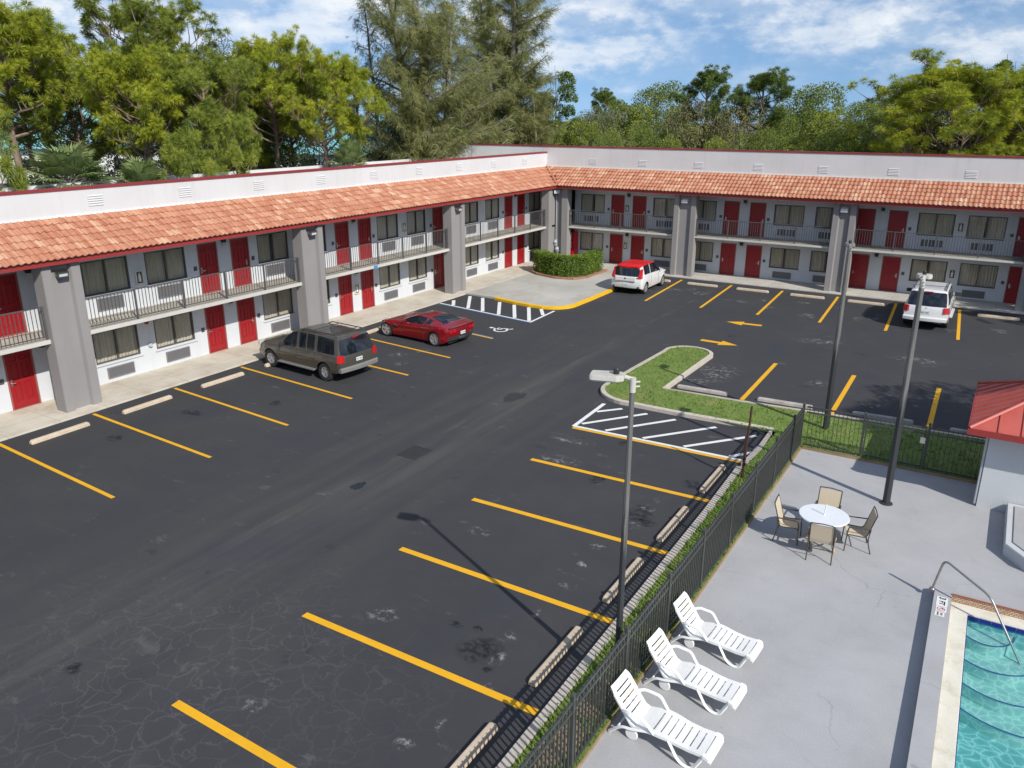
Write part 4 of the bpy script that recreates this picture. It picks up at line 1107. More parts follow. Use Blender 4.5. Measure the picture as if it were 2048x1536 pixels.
# raised apron beside and behind the water, with a sloping outer back edge
mb = MB()
mb.box(0, .30, -20, -.05, -.05, .20)
mb.prism([(-.05, -.05), (-.05, .20), (.10, .20), (.36, .015), (.36, -.05)], 0, 9, lambda p: (p[2], p[0], p[1]))
struct_apron = mb.build('pool_apron', M['deck'], pool, world=False)
pbox('coping', [(.30, .60, -20, -.40, .0, .06), (.30, 9, -.40, -.052, .0, .06)], M['coping'], .012)
def mat_greek():
    m, nt, b = new_mat('patterned_tile_band')
    br = N(nt, 'ShaderNodeTexBrick', i_Scale=1.); br.offset = .5
    for k_, val in (('Mortar Size', .006), ('Brick Width', .075), ('Row Height', .033), ('Mortar Smooth', .1)): br.inputs[k_].default_value = val
    for k_, c_ in (('Color1', (.46, .30, .19)), ('Color2', (.62, .50, .36)), ('Mortar', (.20, .09, .05))): br.inputs[k_].default_value = (*c_, 1)
    mp = coords(nt, 'Object', (1, 1, 1), (0, 0, 0), (radians(90), 0, 0)); nt.links.new(mp, br.inputs['Vector'])
    nt.links.new(br.outputs['Color'], b.inputs['Base Color']); b.inputs['Roughness'].default_value = .3
    return m
pbox('tile_band', [(.30, 9, -.062, -.0505, .06, .20)], mat_greek())
pbox('tile_edge', [(.30, 9, -.08, -.05, .20, .225)], solid('brick_red_edge', (.30, .09, .05), .6, .2))
# blue waterline tiles with pale joints
M['bluetile'] = solid('blue_glazed_tile', (.010, .020, .22), .12, .15, 9)
mb = MB()
x = .60
while x < 8.9:
    mb.box(x + .006, x + .194, -.412, -.40, -.06, .04); x += .20
mb.build('waterline_tiles', M['bluetile'], pool, world=False)
mb = MB(); y = -.43
while y > -19: mb.box(.60, .612, y - .194, y - .006, -.06, .04); y -= .2
mb.build('waterline_tiles', M['bluetile'], pool, world=False)
# basin and steps
mb = MB()
mb.quad((.60, -20, -1.05), (9, -20, -1.05), (9, -.40, -1.05), (.60, -.40, -1.05))
mb.quad((.60, -20, -1.05), (.60, -.40, -1.05), (.60, -.40, .0), (.60, -20, .0)); mb.quad((.60, -.40, -1.05), (9, -.40, -1.05), (9, -.40, 0), (.60, -.40, 0))
mb.quad((9, -20, -1.05), (9, -.4, -1.05), (9, -.4, 0), (9, -20, 0))
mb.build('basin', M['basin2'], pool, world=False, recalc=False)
scx, scy = 1.0, -.40
for i, (rx, ry, zt, cx_) in enumerate([(.46, .52, -.17, .94), (.86, 1.0, -.38, 1.10), (1.2, 1.48, -.60, 1.3), (1.6, 1.95, -.83, 1.5)]):
    n = 40; pts = []
    for k in range(n + 1):
        a = pi + pi * k / n; px_ = cx_ + rx * cos(a); py_ = scy + ry * sin(a)
        pts.append((max(px_, .603), py_))
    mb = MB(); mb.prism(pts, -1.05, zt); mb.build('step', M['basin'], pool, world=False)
    mb = MB(); p3 = [(p[0], p[1], zt + .01) for p in pts if p[0] > .604]
    mb.tube(p3, .017, 6, squash=.6); mb.build('step_edge', M['bluetile'], pool, world=False)
mb = MB(); nx, ny = 2, 2
mb.quad((.602, -20, -.035), (9, -20, -.035), (9, -.402, -.035), (.602, -.402, -.035)); mb.build('water', mat_water(), pool, world=False, recalc=False)
# depth marker tiles on the apron: 3 FT and a no-diving square
mk = MB(); mk.box(.055, .245, -.60, -.255, .2, .206); pm = mk.build('depth_marker', M['white'], pool, world=False)
M['blackp'] = solid('black_print', (.02, .02, .02), .6, 0); M['redp'] = solid('red_print', (.5, .03, .03), .6, 0)
def flat_text(txt, size, x, y, rot, mat, parent):
    return text_mesh(txt, size, mat, 'lettering', parent, Matrix.Translation((x, y, .2075)) @ Matrix.Rotation(rot, 4, 'Z'), .0012, bold=True)
flat_text('3', .155, .15, -.315, radians(-90), M['blackp'], pm)
flat_text('FT', .135, .15, -.485, radians(-90), M['blackp'], pm)
mk = MB(); mk.box(.06, .24, -.80, -.625, .2, .206); pm2 = mk.build('depth_marker', M['white'], pool, world=False)
mk = MB()
for k in range(24):
    a0, a1 = 2 * pi * k / 24, 2 * pi * (k + 1) / 24
    mk.quad(*[(.15 + r_ * cos(t), -.7125 + r_ * sin(t), .2075) for r_, t in ((.058, a0), (.072, a0), (.072, a1), (.058, a1))])
mk.box(-.06, .06, -.006, .006, 0, .001, lambda p: (.15 + (p[0] - p[1]) * .72, -.7125 + (p[0] + p[1]) * .72, .2075 + p[2])); mk.build('no_diving_symbol', M['redp'], pm2, world=False)
mk = MB(); mk.box(.12, .20, -.72, -.705, .2062, .2078); mk.box(.16, .178, -.705, -.67, .2062, .2078); mk.build('diver', M['blackp'], pm2, world=False)
mk = MB(); mk.box(.055, .215, -.965, -.83, .2, .206); pm3 = mk.build('depth_marker', M['white'], pool, world=False)
flat_text('NO', .052, .165, -.8975, radians(-90), M['blackp'], pm3); flat_text('DIVING', .036, .105, -.8975, radians(-90), M['blackp'], pm3)

# handrail: rises from the apron, bends over and runs down into the water
M['chrome'] = solid('rail_steel', (.30, .29, .28), .35, .2, 15, metal=.6)
def bez(pts, n=8, r=.12):
    """polyline with rounded corners"""
    out = [Vector(pts[0])]
    for i in range(1, len(pts) - 1):
        p, a, b_ = Vector(pts[i]), Vector(pts[i - 1]), Vector(pts[i + 1])
        d0 = min(r, (a - p).length * .45); d1 = min(r, (b_ - p).length * .45)
        s, e = p + (a - p).normalized() * d0, p + (b_ - p).normalized() * d1
        for k in range(n + 1):
            t = k / n; out.append(s * (1 - t) ** 2 + p * 2 * t * (1 - t) + e * t * t)
    out.append(Vector(pts[-1])); return out
hr = thing('pool_handrail', 'bent metal handrail leading from the deck down into the pool', 'handrail', (-.14, 16.0, .2))
mb = MB(); mb.tube(bez([(-.15, 15.97, .19), (-.03, 16.02, .86), (.80, 15.52, .60), (1.52, 15.10, -.5)], 8, .13), .022, 10); mb.build('rail', M['chrome'], hr, smooth=50)
mb = MB(); mb.lathe([(0, 0), (.055, 0), (.05, .02), (.03, .035), (0, .035)], 14, (-.148, 15.97, .2)); mb.build('base_flange', M['chrome'], hr, smooth=40)

# ------------------------------------------------------------------ pool house with a hipped metal roof
def mat_redroof():
    m, nt, b = new_mat('red_metal_roof')
    f = noise(nt, coords(nt, 'World'), 1.2, 5, .6)
    col = ramp(nt, f, [(.3, (.40, .075, .055)), (.7, (.50, .11, .085))]); nt.links.new(col, b.inputs['Base Color'])
    b.inputs['Roughness'].default_value = .5; return m
M['redroof'] = mat_redroof()
M['hut'] = mat_stucco('hut_stucco', (.52, .54, .55), .05)
hut = thing('pool_house', 'small grey pool house with a red standing seam metal roof', 'hut', (2.2, 22.4, 0))
mb = MB(); mb.prism([(.385, 20.82), (4.6, 20.86), (4.6, 23.85), (.42, 23.8)], 0, 2.12); mb.build('wall', M['hut'], hut)
ex0, ex1, ey0, ey1, ez = -.06, 5.1, 20.33, 24.2, 2.12
rise = .5; hw_ = (ey1 - ey0) / 2; rz_ = ez + rise * hw_
A_, B_, C_, D_ = (ex0, ey0, ez), (ex1, ey0, ez), (ex1, ey1, ez), (ex0, ey1, ez); R1, R2 = (ex0 + hw_, ey0 + hw_, rz_), (ex1 - hw_, ey0 + hw_, rz_)
mb = MB(); mb.quad(A_, B_, R2, R1); mb.quad(B_, C_, R2); mb.quad(C_, D_, R1, R2); mb.quad(D_, A_, R1)
mb.quad(*[(x, y, ez - .07) for x, y in ((ex0, ey0), (ex1, ey0), (ex1, ey1), (ex0, ey1))])
for p, q in ((A_, B_), (B_, C_), (C_, D_), (D_, A_)): mb.quad(p, q, (q[0], q[1], ez - .07), (p[0], p[1], ez - .07))
roof = mb.build('roof', M['redroof'], hut)
mb = MB()
k = ey0 + .2
while k < ey1 - .1:      # seams on the left slope run up from the eave
    d = min(k - ey0, ey1 - k)
    if d > .08: mb.box(0, 1, k - .012, k + .012, 0, .035, lambda p: (ex0 + p[0] * d, p[1], ez + p[0] * d * rise + p[2]))
    k += .36
mb.build('roof_seam', M['redroof'], roof); mb = MB()
k = ex0 + .58
while k < ex1 - .2:
    d = min(k - ex0, ex1 - k, hw_)
    if d > .08: mb.box(k - .012, k + .012, 0, 1, 0, .035, lambda p: (p[0], ey0 + p[1] * d, ez + p[1] * d * rise + p[2]))
    k += .46
mb.build('roof_seam', M['redroof'], roof)
mb = MB()
for p, q in ((A_, R1), (D_, R1), (R1, R2), (B_, R2)): mb.tube([Vector(p) + Vector((0, 0, .02)), Vector(q) + Vector((0, 0, .02))], .045, 6)
mb.build('hip_cap', M['redroof'], roof)
mb = MB(); mb.box(ex0 - .03, ex1, ey0 - .032, ey0 - .002, ez - .14, ez + .012); mb.box(ex0 - .032, ex0 - .002, ey0 - .03, ey1 + .03, ez - .14, ez + .012); mb.build('gutter', M['trim'], hut)
mb = MB(); mb.tube([(.36, 20.9, 2.0), (.34, 20.86, 1.9), (.34, 20.86, .08)], .03, 8); mb.build('downpipe', M['grey'], hut)

# low raised block beside the pool house
mb = MB()
poly = [(1.0, 21.15), (1.0, 18.55), (1.45, 17.95), (2.9, 17.85), (3.5, 18.5), (3.5, 20.78), (1.6, 20.80), (1.58, 21.15)]
poly = [(1.0, 20.79), (1.0, 18.55), (1.45, 17.95), (2.9, 17.85), (3.5, 18.5), (3.5, 20.79)]
mb.prism(poly, .0, .30)
bl = mb.build('spa_block', M['hut'], bevel=.015)
mb = MB(); cxp, cyp = 2.25, 19.4
mb.prism([(cxp + (x - cxp) * .88, cyp + (y - cyp) * .88) for x, y in poly], .30, .325)
mb.build('spa_cover', M['deck'], bl, world=False)
tag(bl, 'low raised grey concrete block with cut corners in front of the pool house', 'concrete block')

# ------------------------------------------------------------------ table and sling chairs
M['ttop'] = solid('table_top_white', (.72, .75, .78), .3, .05, 6)
M['tan'] = solid('tan_resin', (.45, .33, .20), .6, .1)
M['chairf'] = solid('chair_frame_bronze', (.055, .048, .04), .4, .15, 15)
M['sling'] = solid('sling_mesh_tan', (.55, .46, .33), .75, .08, 60)
tb = thing('patio_table', 'round white patio table with a thin rod standing in its middle', 'table', (-2.43, 16.93, .02))
mb = MB(); mb.lathe([(0, .70), (.47, .70), (.52, .705), (.525, .72), (.515, .735), (.05, .737), (0, .737)], 40); mb.build('table_top', M['ttop'], tb, world=False, smooth=40)
for k in range(4):
    a = radians(45 + 90 * k + 12); mb = MB()
    mb.tube(bez([(.10 * cos(a), .10 * sin(a), .70), (.22 * cos(a), .22 * sin(a), .35), (.40 * cos(a), .40 * sin(a), .0)], 5, .2), .026, 8); mb.build('leg', M['tan'], tb, world=False, smooth=50)
mb = MB(); mb.lathe([(.30, .20), (.32, .21), (.32, .225), (.30, .235)], 24, closed=True); mb.build('leg_ring', M['tan'], tb, world=False)
mb = MB(); mb.tube([(.0, .0, .70), (.02, .0, 1.0)], .013, 8); mb.build('umbrella_rod', M['white'], tb, world=False)
def make_chair():
    t = thing('patio_chair', 'x', 'chair', (0, 0, .02), 0, 'sling chairs around the round table')
    w_ = .27
    for s in (-1, 1):
        mb = MB(); y = s * w_
        mb.tube(bez([(.24, y, 0), (.22, y, .44), (-.22, y, .40), (-.40, y, .98)], 6, .09), .014, 8)        # front leg, seat rail, back rail
        mb.build('side_frame', M['chairf'], t, world=False, smooth=50)
        mb = MB(); mb.tube(bez([(.23, y * 1.06, .42), (.20, y * 1.1, .64), (-.30, y * 1.1, .63)], 6, .06), .016, 8); mb.build('armrest', M['chairf'], t, world=False, smooth=50)
        mb = MB(); mb.tube(bez([(-.30, y * 1.08, .63), (-.26, y * 1.05, .32), (-.36, y * 1.05, 0)], 6, .14), .014, 8); mb.build('leg', M['chairf'], t, world=False, smooth=50)
    mb = MB(); mb.tube([(-.40, -w_, .98), (-.405, 0, 1.0), (-.40, w_, .98)], .014, 8); mb.tube([(.21, -w_, .43), (.21, w_, .43)], .012, 8); mb.tube([(-.27, -w_ * 1.05, .30), (-.27, w_ * 1.05, .30)], .011, 8); mb.build('cross_bar', M['chairf'], t, world=False)
    prof = [(.22, .445), (.10, .425), (-.05, .41), (-.17, .405), (-.22, .43), (-.26, .53), (-.32, .74), (-.385, .955)]
    mb = MB()
    for i in range(len(prof) - 1):
        (x0, z0), (x1, z1) = prof[i], prof[i + 1]; mb.quad((x0, -w_ + .01, z0), (x0, w_ - .01, z0), (x1, w_ - .01, z1), (x1, -w_ + .01, z1))
    mb.build('sling', M['sling'], t, world=False, smooth=60, recalc=False)
    return t
ch = make_chair()
for i, (x, y, a, l) in enumerate([(-2.50, 17.60, -90, 'tan sling chair on the far side of the round table facing the camera'), (-3.08, 16.84, 4, 'tan sling chair left of the round table, seen edge on'),
                                  (-1.80, 17.22, 196, 'sling chair right of the round table with its dark back turned to the camera'), (-2.34, 16.44, 96, 'tan sling chair on the near side of the table, its back to the camera')]):
    c = ch if i == 0 else copy_tree(ch)
    c.location = (x, y, .02); c.rotation_euler = (0, 0, radians(a)); c['label'] = l; c.scale = (.88, .88, .93)

# ------------------------------------------------------------------ white resin loungers
M['resin'] = solid('white_resin', (.80, .80, .78), .35, .03, 4)
def make_lounger():
    t = thing('sun_lounger', 'x', 'sun lounger', (0, 0, .02), 0, 'white loungers beside the pool fence')
    w_ = .315
    # seat profile from the foot end (x = 1.36) to the hinge (x = .1), then the raised back
    seat = [(1.37, .24), (1.36, .30), (1.31, .335), (1.24, .34), (1.0, .325), (.8, .335), (.6, .36), (.42, .365), (.24, .335), (.08, .30)]
    back = [(.08, .30), (.0, .33), (-.08, .43), (-.18, .57), (-.27, .69), (-.36, .81), (-.40, .84)]
    def plen(pr):
        L = [0]
        for i in range(1, len(pr)): L.append(L[-1] + hypot(pr[i][0] - pr[i - 1][0], pr[i][1] - pr[i - 1][1]))
        return L
    def at(pr, L, s):
        s = min(max(s, 0), L[-1])
        for i in range(1, len(L)):
            if s <= L[i] + 1e-9:
                k = (s - L[i - 1]) / (L[i] - L[i - 1]); return (pr[i - 1][0] + (pr[i][0] - pr[i - 1][0]) * k, pr[i - 1][1] + (pr[i][1] - pr[i - 1][1]) * k)
        return pr[-1]
    def panel(pr, slots, name, wfun, gap=.022, margin=.085):
        L = plen(pr); tot = L[-1]; th = .022; mb = MB(); n = 64
        cuts = [s * tot for s in slots]
        ss = sorted(set([tot * i / n for i in range(n + 1)] + [c - gap / 2 for c in cuts] + [c + gap / 2 for c in cuts]))
        for i in range(len(ss) - 1):
            m_ = (ss[i] + ss[i + 1]) / 2; inslot = any(abs(m_ - c) < gap / 2 for c in cuts)
            a, b_ = at(pr, L, ss[i]), at(pr, L, ss[i + 1]); wa, wb = wfun(ss[i] / tot), wfun(ss[i + 1] / tot)
            for s0, s1 in (((-1, -.70), (.70, 1)) if inslot else ((-1, 1),)):
                sag = lambda y: -.012 * (1 - y * y)
                ysub = [s0 + (s1 - s0) * k / 6 for k in range(7)] if not inslot else [s0, s1]
                for k in range(len(ysub) - 1):
                    y0, y1 = ysub[k], ysub[k + 1]
                    T_ = [(a[0], y0 * wa, a[1] + sag(y0)), (a[0], y1 * wa, a[1] + sag(y1)), (b_[0], y1 * wb, b_[1] + sag(y1)), (b_[0], y0 * wb, b_[1] + sag(y0))]
                    mb.quad(*T_); mb.quad(*[(p[0], p[1], p[2] - th) for p in T_][::-1])
                    if y0 == -1: mb.quad(T_[0], T_[3], (T_[3][0], T_[3][1], T_[3][2] - .05), (T_[0][0], T_[0][1], T_[0][2] - .05))
                    if y1 == 1: mb.quad(T_[1], T_[2], (T_[2][0], T_[2][1], T_[2][2] - .05), (T_[1][0], T_[1][1], T_[1][2] - .05))
        return mb.build(name, M['resin'], t, world=False, smooth=35)
    panel(seat, [.13, .235, .325, .415, .505, .595, .685, .775], 'seat', lambda u: w_ * (.93 if u < .06 else (1.0 if u < .14 else .93 + .09 * exp(-((u - .72) / .16) ** 2))))
    panel(back, [.26, .41, .56, .70, .83], 'backrest', lambda u: w_ * (.94 if u < .85 else .94 - .7 * (u - .85)), .036)
    for s in (-1, 1):
        y = s * .29
        mb = MB(); mb.tube(bez([(.66, y, .33), (.84, y * 1.06, .07), (.95, y * 1.08, .014), (1.10, y * 1.06, .012), (1.24, y * .95, .28)], 5, .06), .031, 4); mb.build('leg', M['resin'], t, world=False, smooth=50)
        mb = MB(); mb.tube(bez([(.30, y, .31), (.05, y * 1.1, .25), (-.16, y * 1.1, .22), (-.36, y * 1.1, .02)], 5, .12), .029, 4); mb.build('leg', M['resin'], t, world=False, smooth=50)
        mb = MB(); mb.tube(bez([(-.14, y * 1.0, .51), (-.04, y * 1.14, .55), (.24, y * 1.16, .54), (.42, y * 1.04, .33)], 4, .06), .032, 4); mb.build('armrest', M['resin'], t, world=False, smooth=50)
        mb = MB(); mb.lathe([(0, -.018), (.10, -.016), (.115, 0), (.10, .016), (0, .018)], 20, (.02, y * .92, .115), 'Y'); mb.build('wheel', M['resin'], t, world=False, smooth=40)
    mb = MB(); mb.tube([(-.22, -.28, .17), (-.22, .28, .17)], .016, 8); mb.tube([(.02, -.28, .115), (.02, .28, .115)], .014, 8); mb.build('cross_bar', M['resin'], t, world=False)
    return t
lg = make_lounger()
for i, (x, y, a, l) in enumerate([(-3.62, 9.60, -3, 'white slatted resin lounger nearest the camera, beside the fence'), (-3.60, 10.90, -4, 'white slatted resin lounger in the middle of the three by the fence'), (-3.64, 12.18, -4, 'white slatted resin lounger farthest from the camera, nearest the round table')]):
    c = lg if i == 0 else copy_tree(lg)
    c.location = (x, y, .02); c.rotation_euler = (0, 0, radians(a)); c['label'] = l; c.scale = (((.92, .93, .94), (.885, .91, .93), (.85, .90, .92))[i])

# ------------------------------------------------------------------ hedge bed in the corner, vending machine
M['brick'] = solid('edging_brick', (.36, .17, .11), .85, .3, 8)
hb = [(-24.0, 41.35), (-23.2, 40.66), (-21.75, 40.22), (-20.7, 40.42), (-20.25, 41.2), (-20.3, 43.7), (-21.0, 43.8), (-21.3, 42.0), (-23.6, 42.3)]
bed = thing('hedge_bed', 'low brick edged planting bed around the clipped hedge', 'planting bed', (-22, 42, .1))
mb = MB(); oe = [(-24.05, 41.3), (-23.2, 40.6), (-21.8, 40.15), (-20.75, 40.3), (-20.25, 41.1), (-20.25, 43.9)]
rr = R(2)
for i in range(len(oe) - 1):
    a, b_ = Vector(oe[i]), Vector(oe[i + 1]); L = (b_ - a).length; n = int(L / .21); t = (b_ - a).normalized(); nn = Vector((-t.y, t.x))
    for k in range(n):
        s = a + t * (.21 * k + .01); z = .19 + rr.uniform(-.012, .012)
        mb.box(0, .195, -.05, .05, .10, z, lambda p: (s.x + t.x * p[0] + nn.x * p[1], s.y + t.y * p[0] + nn.y * p[1], p[2]))
mb.build('brick_edging', M['brick'], bed)
mb = MB(); mb.prism(oe + [(-24.0, 43.9)], .05, .15); mb.build('bed_soil', M['soil'], bed)
M['hedge'] = mat_leaf('hedge_leaves', [(.1, (.12, .19, .03)), (.45, (.21, .31, .05)), (.8, (.33, .43, .09)), (1, (.48, .54, .18))], .5, .3, 2.2)
M['hedged'] = solid('hedge_core', (.06, .09, .025), .95, .3, 4)
hd = thing('hedge', 'clipped green hedge bending round the corner of the concrete apron', 'hedge', (-22, 41.5, .12))
path = [(-23.85, 42.0), (-23.05, 41.25), (-22.0, 40.83), (-21.2, 40.9), (-20.85, 41.5), (-20.82, 43.6)]
def along(path, n):
    P = [Vector(p) for p in path]; L = [0]
    for i in range(1, len(P)): L.append(L[-1] + (P[i] - P[i - 1]).length)
    out = []
    for k in range(n + 1):
        s = L[-1] * k / n
        for i in range(1, len(L)):
            if s <= L[i] + 1e-9:
                out.append(P[i - 1].lerp(P[i], (s - L[i - 1]) / (L[i] - L[i - 1]))); break
    return out
cl = along(path, 26)
hwid, hz = .40, 1.28
mb = MB(); ring_ = [(-.12, .15), (-.14, .8), (-.12, .98), (.12, .98), (.14, .8), (.12, .15)]
rings = []
for i, p in enumerate(cl):
    t = (cl[min(i + 1, 26)] - cl[max(i - 1, 0)]).normalized(); nn = Vector((-t.y, t.x)); rings.append([(p.x + nn.x * d, p.y + nn.y * d, z) for d, z in ring_])
vs_ = [q for r_ in rings for q in r_]; mb.add(vs_, [(i * 6 + k, i * 6 + k + 1, i * 6 + 7 + k, i * 6 + 6 + k) for i in range(26) for k in range(5)] + [tuple(range(6)), tuple(26 * 6 + k for k in range(6))])
mb.build('branches', M['hedged'], hd)
def leaf_quad(mb, p, d, up, l, w_):
    d = d.normalized(); s = d.cross(up)
    s = s.normalized() if s.length > 1e-4 else Vector((1, 0, 0))
    b_ = p + d * l; m_ = p + d * l * .45
    mb.quad(p, m_ + s * w_, b_, m_ - s * w_)
mb = MB(); rr = R(9)
for _ in range(30000):
    i = rr.randrange(26); p = cl[i].lerp(cl[i + 1], rr.uniform(-.9, 1.9)); t = (cl[i + 1] - cl[i]).normalized(); nn = Vector((-t.y, t.x))
    if rr.random() < .42:
        d = rr.uniform(-hwid, hwid); z = hz - abs(rr.gauss(0, .07)) - .03 * (abs(d) / hwid) ** 6; nv = Vector((nn.x * d, nn.y * d, .8))
    else:
        sd_ = rr.choice((-1, 1)); d = sd_ * (hwid - abs(rr.gauss(0, .10))); z = rr.uniform(.16, hz); nv = Vector((nn.x * sd_, nn.y * sd_, .35))
    if (i == 0 or i == 25) and rr.random() < .6: p = (cl[0] if i == 0 else cl[26]) - t * (.05 if i == 0 else -.05); d = rr.uniform(-hwid, hwid); z = rr.uniform(.2, hz); nv = Vector((-t.x if i == 0 else t.x, -t.y if i == 0 else t.y, .4))
    q = Vector((p.x + nn.x * d, p.y + nn.y * d, z)); dr = nv.normalized() + Vector((rr.gauss(0, .7), rr.gauss(0, .7), rr.gauss(0, .6)))
    leaf_quad(mb, q, dr, Vector((rr.random(), rr.random(), rr.random())), rr.uniform(.05, .095), rr.uniform(.02, .035))
mb.build('foliage', M['hedge'], hd, recalc=False)

vm = thing('vending_machine', 'red soft drink vending machine with white script lettering beside the corner pier', 'vending machine', (-24.14, 46.3, .05))
M['vred'] = solid('vending_red', (.50, .012, .018), .3, .06, 3, coat=.3)
mb = MB(); mb.box(-24.58, -23.70, 46.05, 46.74, .05, 1.86); mb.build('cabinet', M['vred'], vm, bevel=.02)
mb = MB(); mb.box(-24.56, -23.72, 46.02, 46.049, .12, 1.82); pn = mb.build('front_panel', M['vred'], vm, bevel=.008)
text_mesh('Coca-Cola', .40, M['white'], 'lettering', vm, Matrix.Translation((-24.30 + 24.5, 46.017 - 46.3, 1.0 - .05)) @ Matrix.Rotation(radians(90), 4, 'Y') @ Matrix.Rotation(radians(90), 4, 'Z') @ Matrix.Rotation(radians(0), 4, 'X') if False else
          Matrix(((0, -1, 0, .20), (0, 0, -1, -.285), (.56, 0, 0, 1.27), (0, 0, 0, 1))), .004, .2, True)
mb = MB(); mb.box(-24.53, -24.30, 46.008, 46.019, .95, 1.6); mb.box(-24.5, -24.2, 46.008, 46.019, .2, .30); mb.build('selection_panel', M['dark'], vm)
# ------------------------------------------------------------------ cars, lofted from stations along their length
def car_paint(name, c, metal=.0, flake=.0, rough=.35):
    m, nt, b = new_mat(name)
    f = noise(nt, coords(nt, 'Object'), 3., 4, .6)
    col = ramp(nt, f, [(.3, tuple(x * .93 for x in c)), (.7, c)]); nt.links.new(col, b.inputs['Base Color'])
    b.inputs['Metallic'].default_value = metal; b.inputs['Roughness'].default_value = rough
    b.inputs['Coat Weight'].default_value = .8; b.inputs['Coat Roughness'].default_value = .05
    return m
M['tyre'] = solid('tyre_rubber', (.022, .022, .023), .85, .2, 20)
M['rim'] = solid('alloy_rim', (.55, .55, .56), .3, .06, 20, metal=.7)
m_, nt_, b_ = new_mat('tinted_glass'); b_.inputs['Base Color'].default_value = (.008, .012, .018, 1); b_.inputs['Roughness'].default_value = .03; b_.inputs['Specular IOR Level'].default_value = .7; M['glass'] = m_
M['redlens'] = solid('red_lens', (.45, .01, .012), .2, .1, 20, coat=.5)
M['clearlens'] = solid('clear_lens', (.55, .55, .55), .15, .05, 20, coat=.5)
M['plastic'] = solid('dark_plastic', (.035, .035, .037), .6, .15, 10)
M['greyplastic'] = solid('grey_bumper', (.19, .185, .178), .6, .1, 6)
M['plate'] = solid('plate_white', (.62, .65, .66), .5, .05, 20)
M['plateg'] = solid('plate_green_print', (.05, .25, .10), .5, 0)
M['under'] = solid('underbody', (.012, .012, .012), .9, .1)

def interp(pts, x):
    if x <= pts[0][0]: return pts[0][1]
    for i in range(1, len(pts)):
        if x <= pts[i][0]:
            t = (x - pts[i - 1][0]) / (pts[i][0] - pts[i - 1][0])
            # Catmull-Rom style smoothing
            p0 = pts[max(i - 2, 0)][1]; p1 = pts[i - 1][1]; p2 = pts[i][1]; p3 = pts[min(i + 1, len(pts) - 1)][1]
            d = pts[i][0] - pts[i - 1][0]
            m1 = (p2 - p0) / max(pts[i][0] - pts[max(i - 2, 0)][0], 1e-6) * d; m2 = (p3 - p1) / max(pts[min(i + 1, len(pts) - 1)][0] - pts[i - 1][0], 1e-6) * d
            if abs(p2 - p1) < 1e-9: m1 = m2 = 0
            return (2 * t ** 3 - 3 * t ** 2 + 1) * p1 + (t ** 3 - 2 * t ** 2 + t) * m1 + (-2 * t ** 3 + 3 * t ** 2) * p2 + (t ** 3 - t ** 2) * m2
    return pts[-1][1]

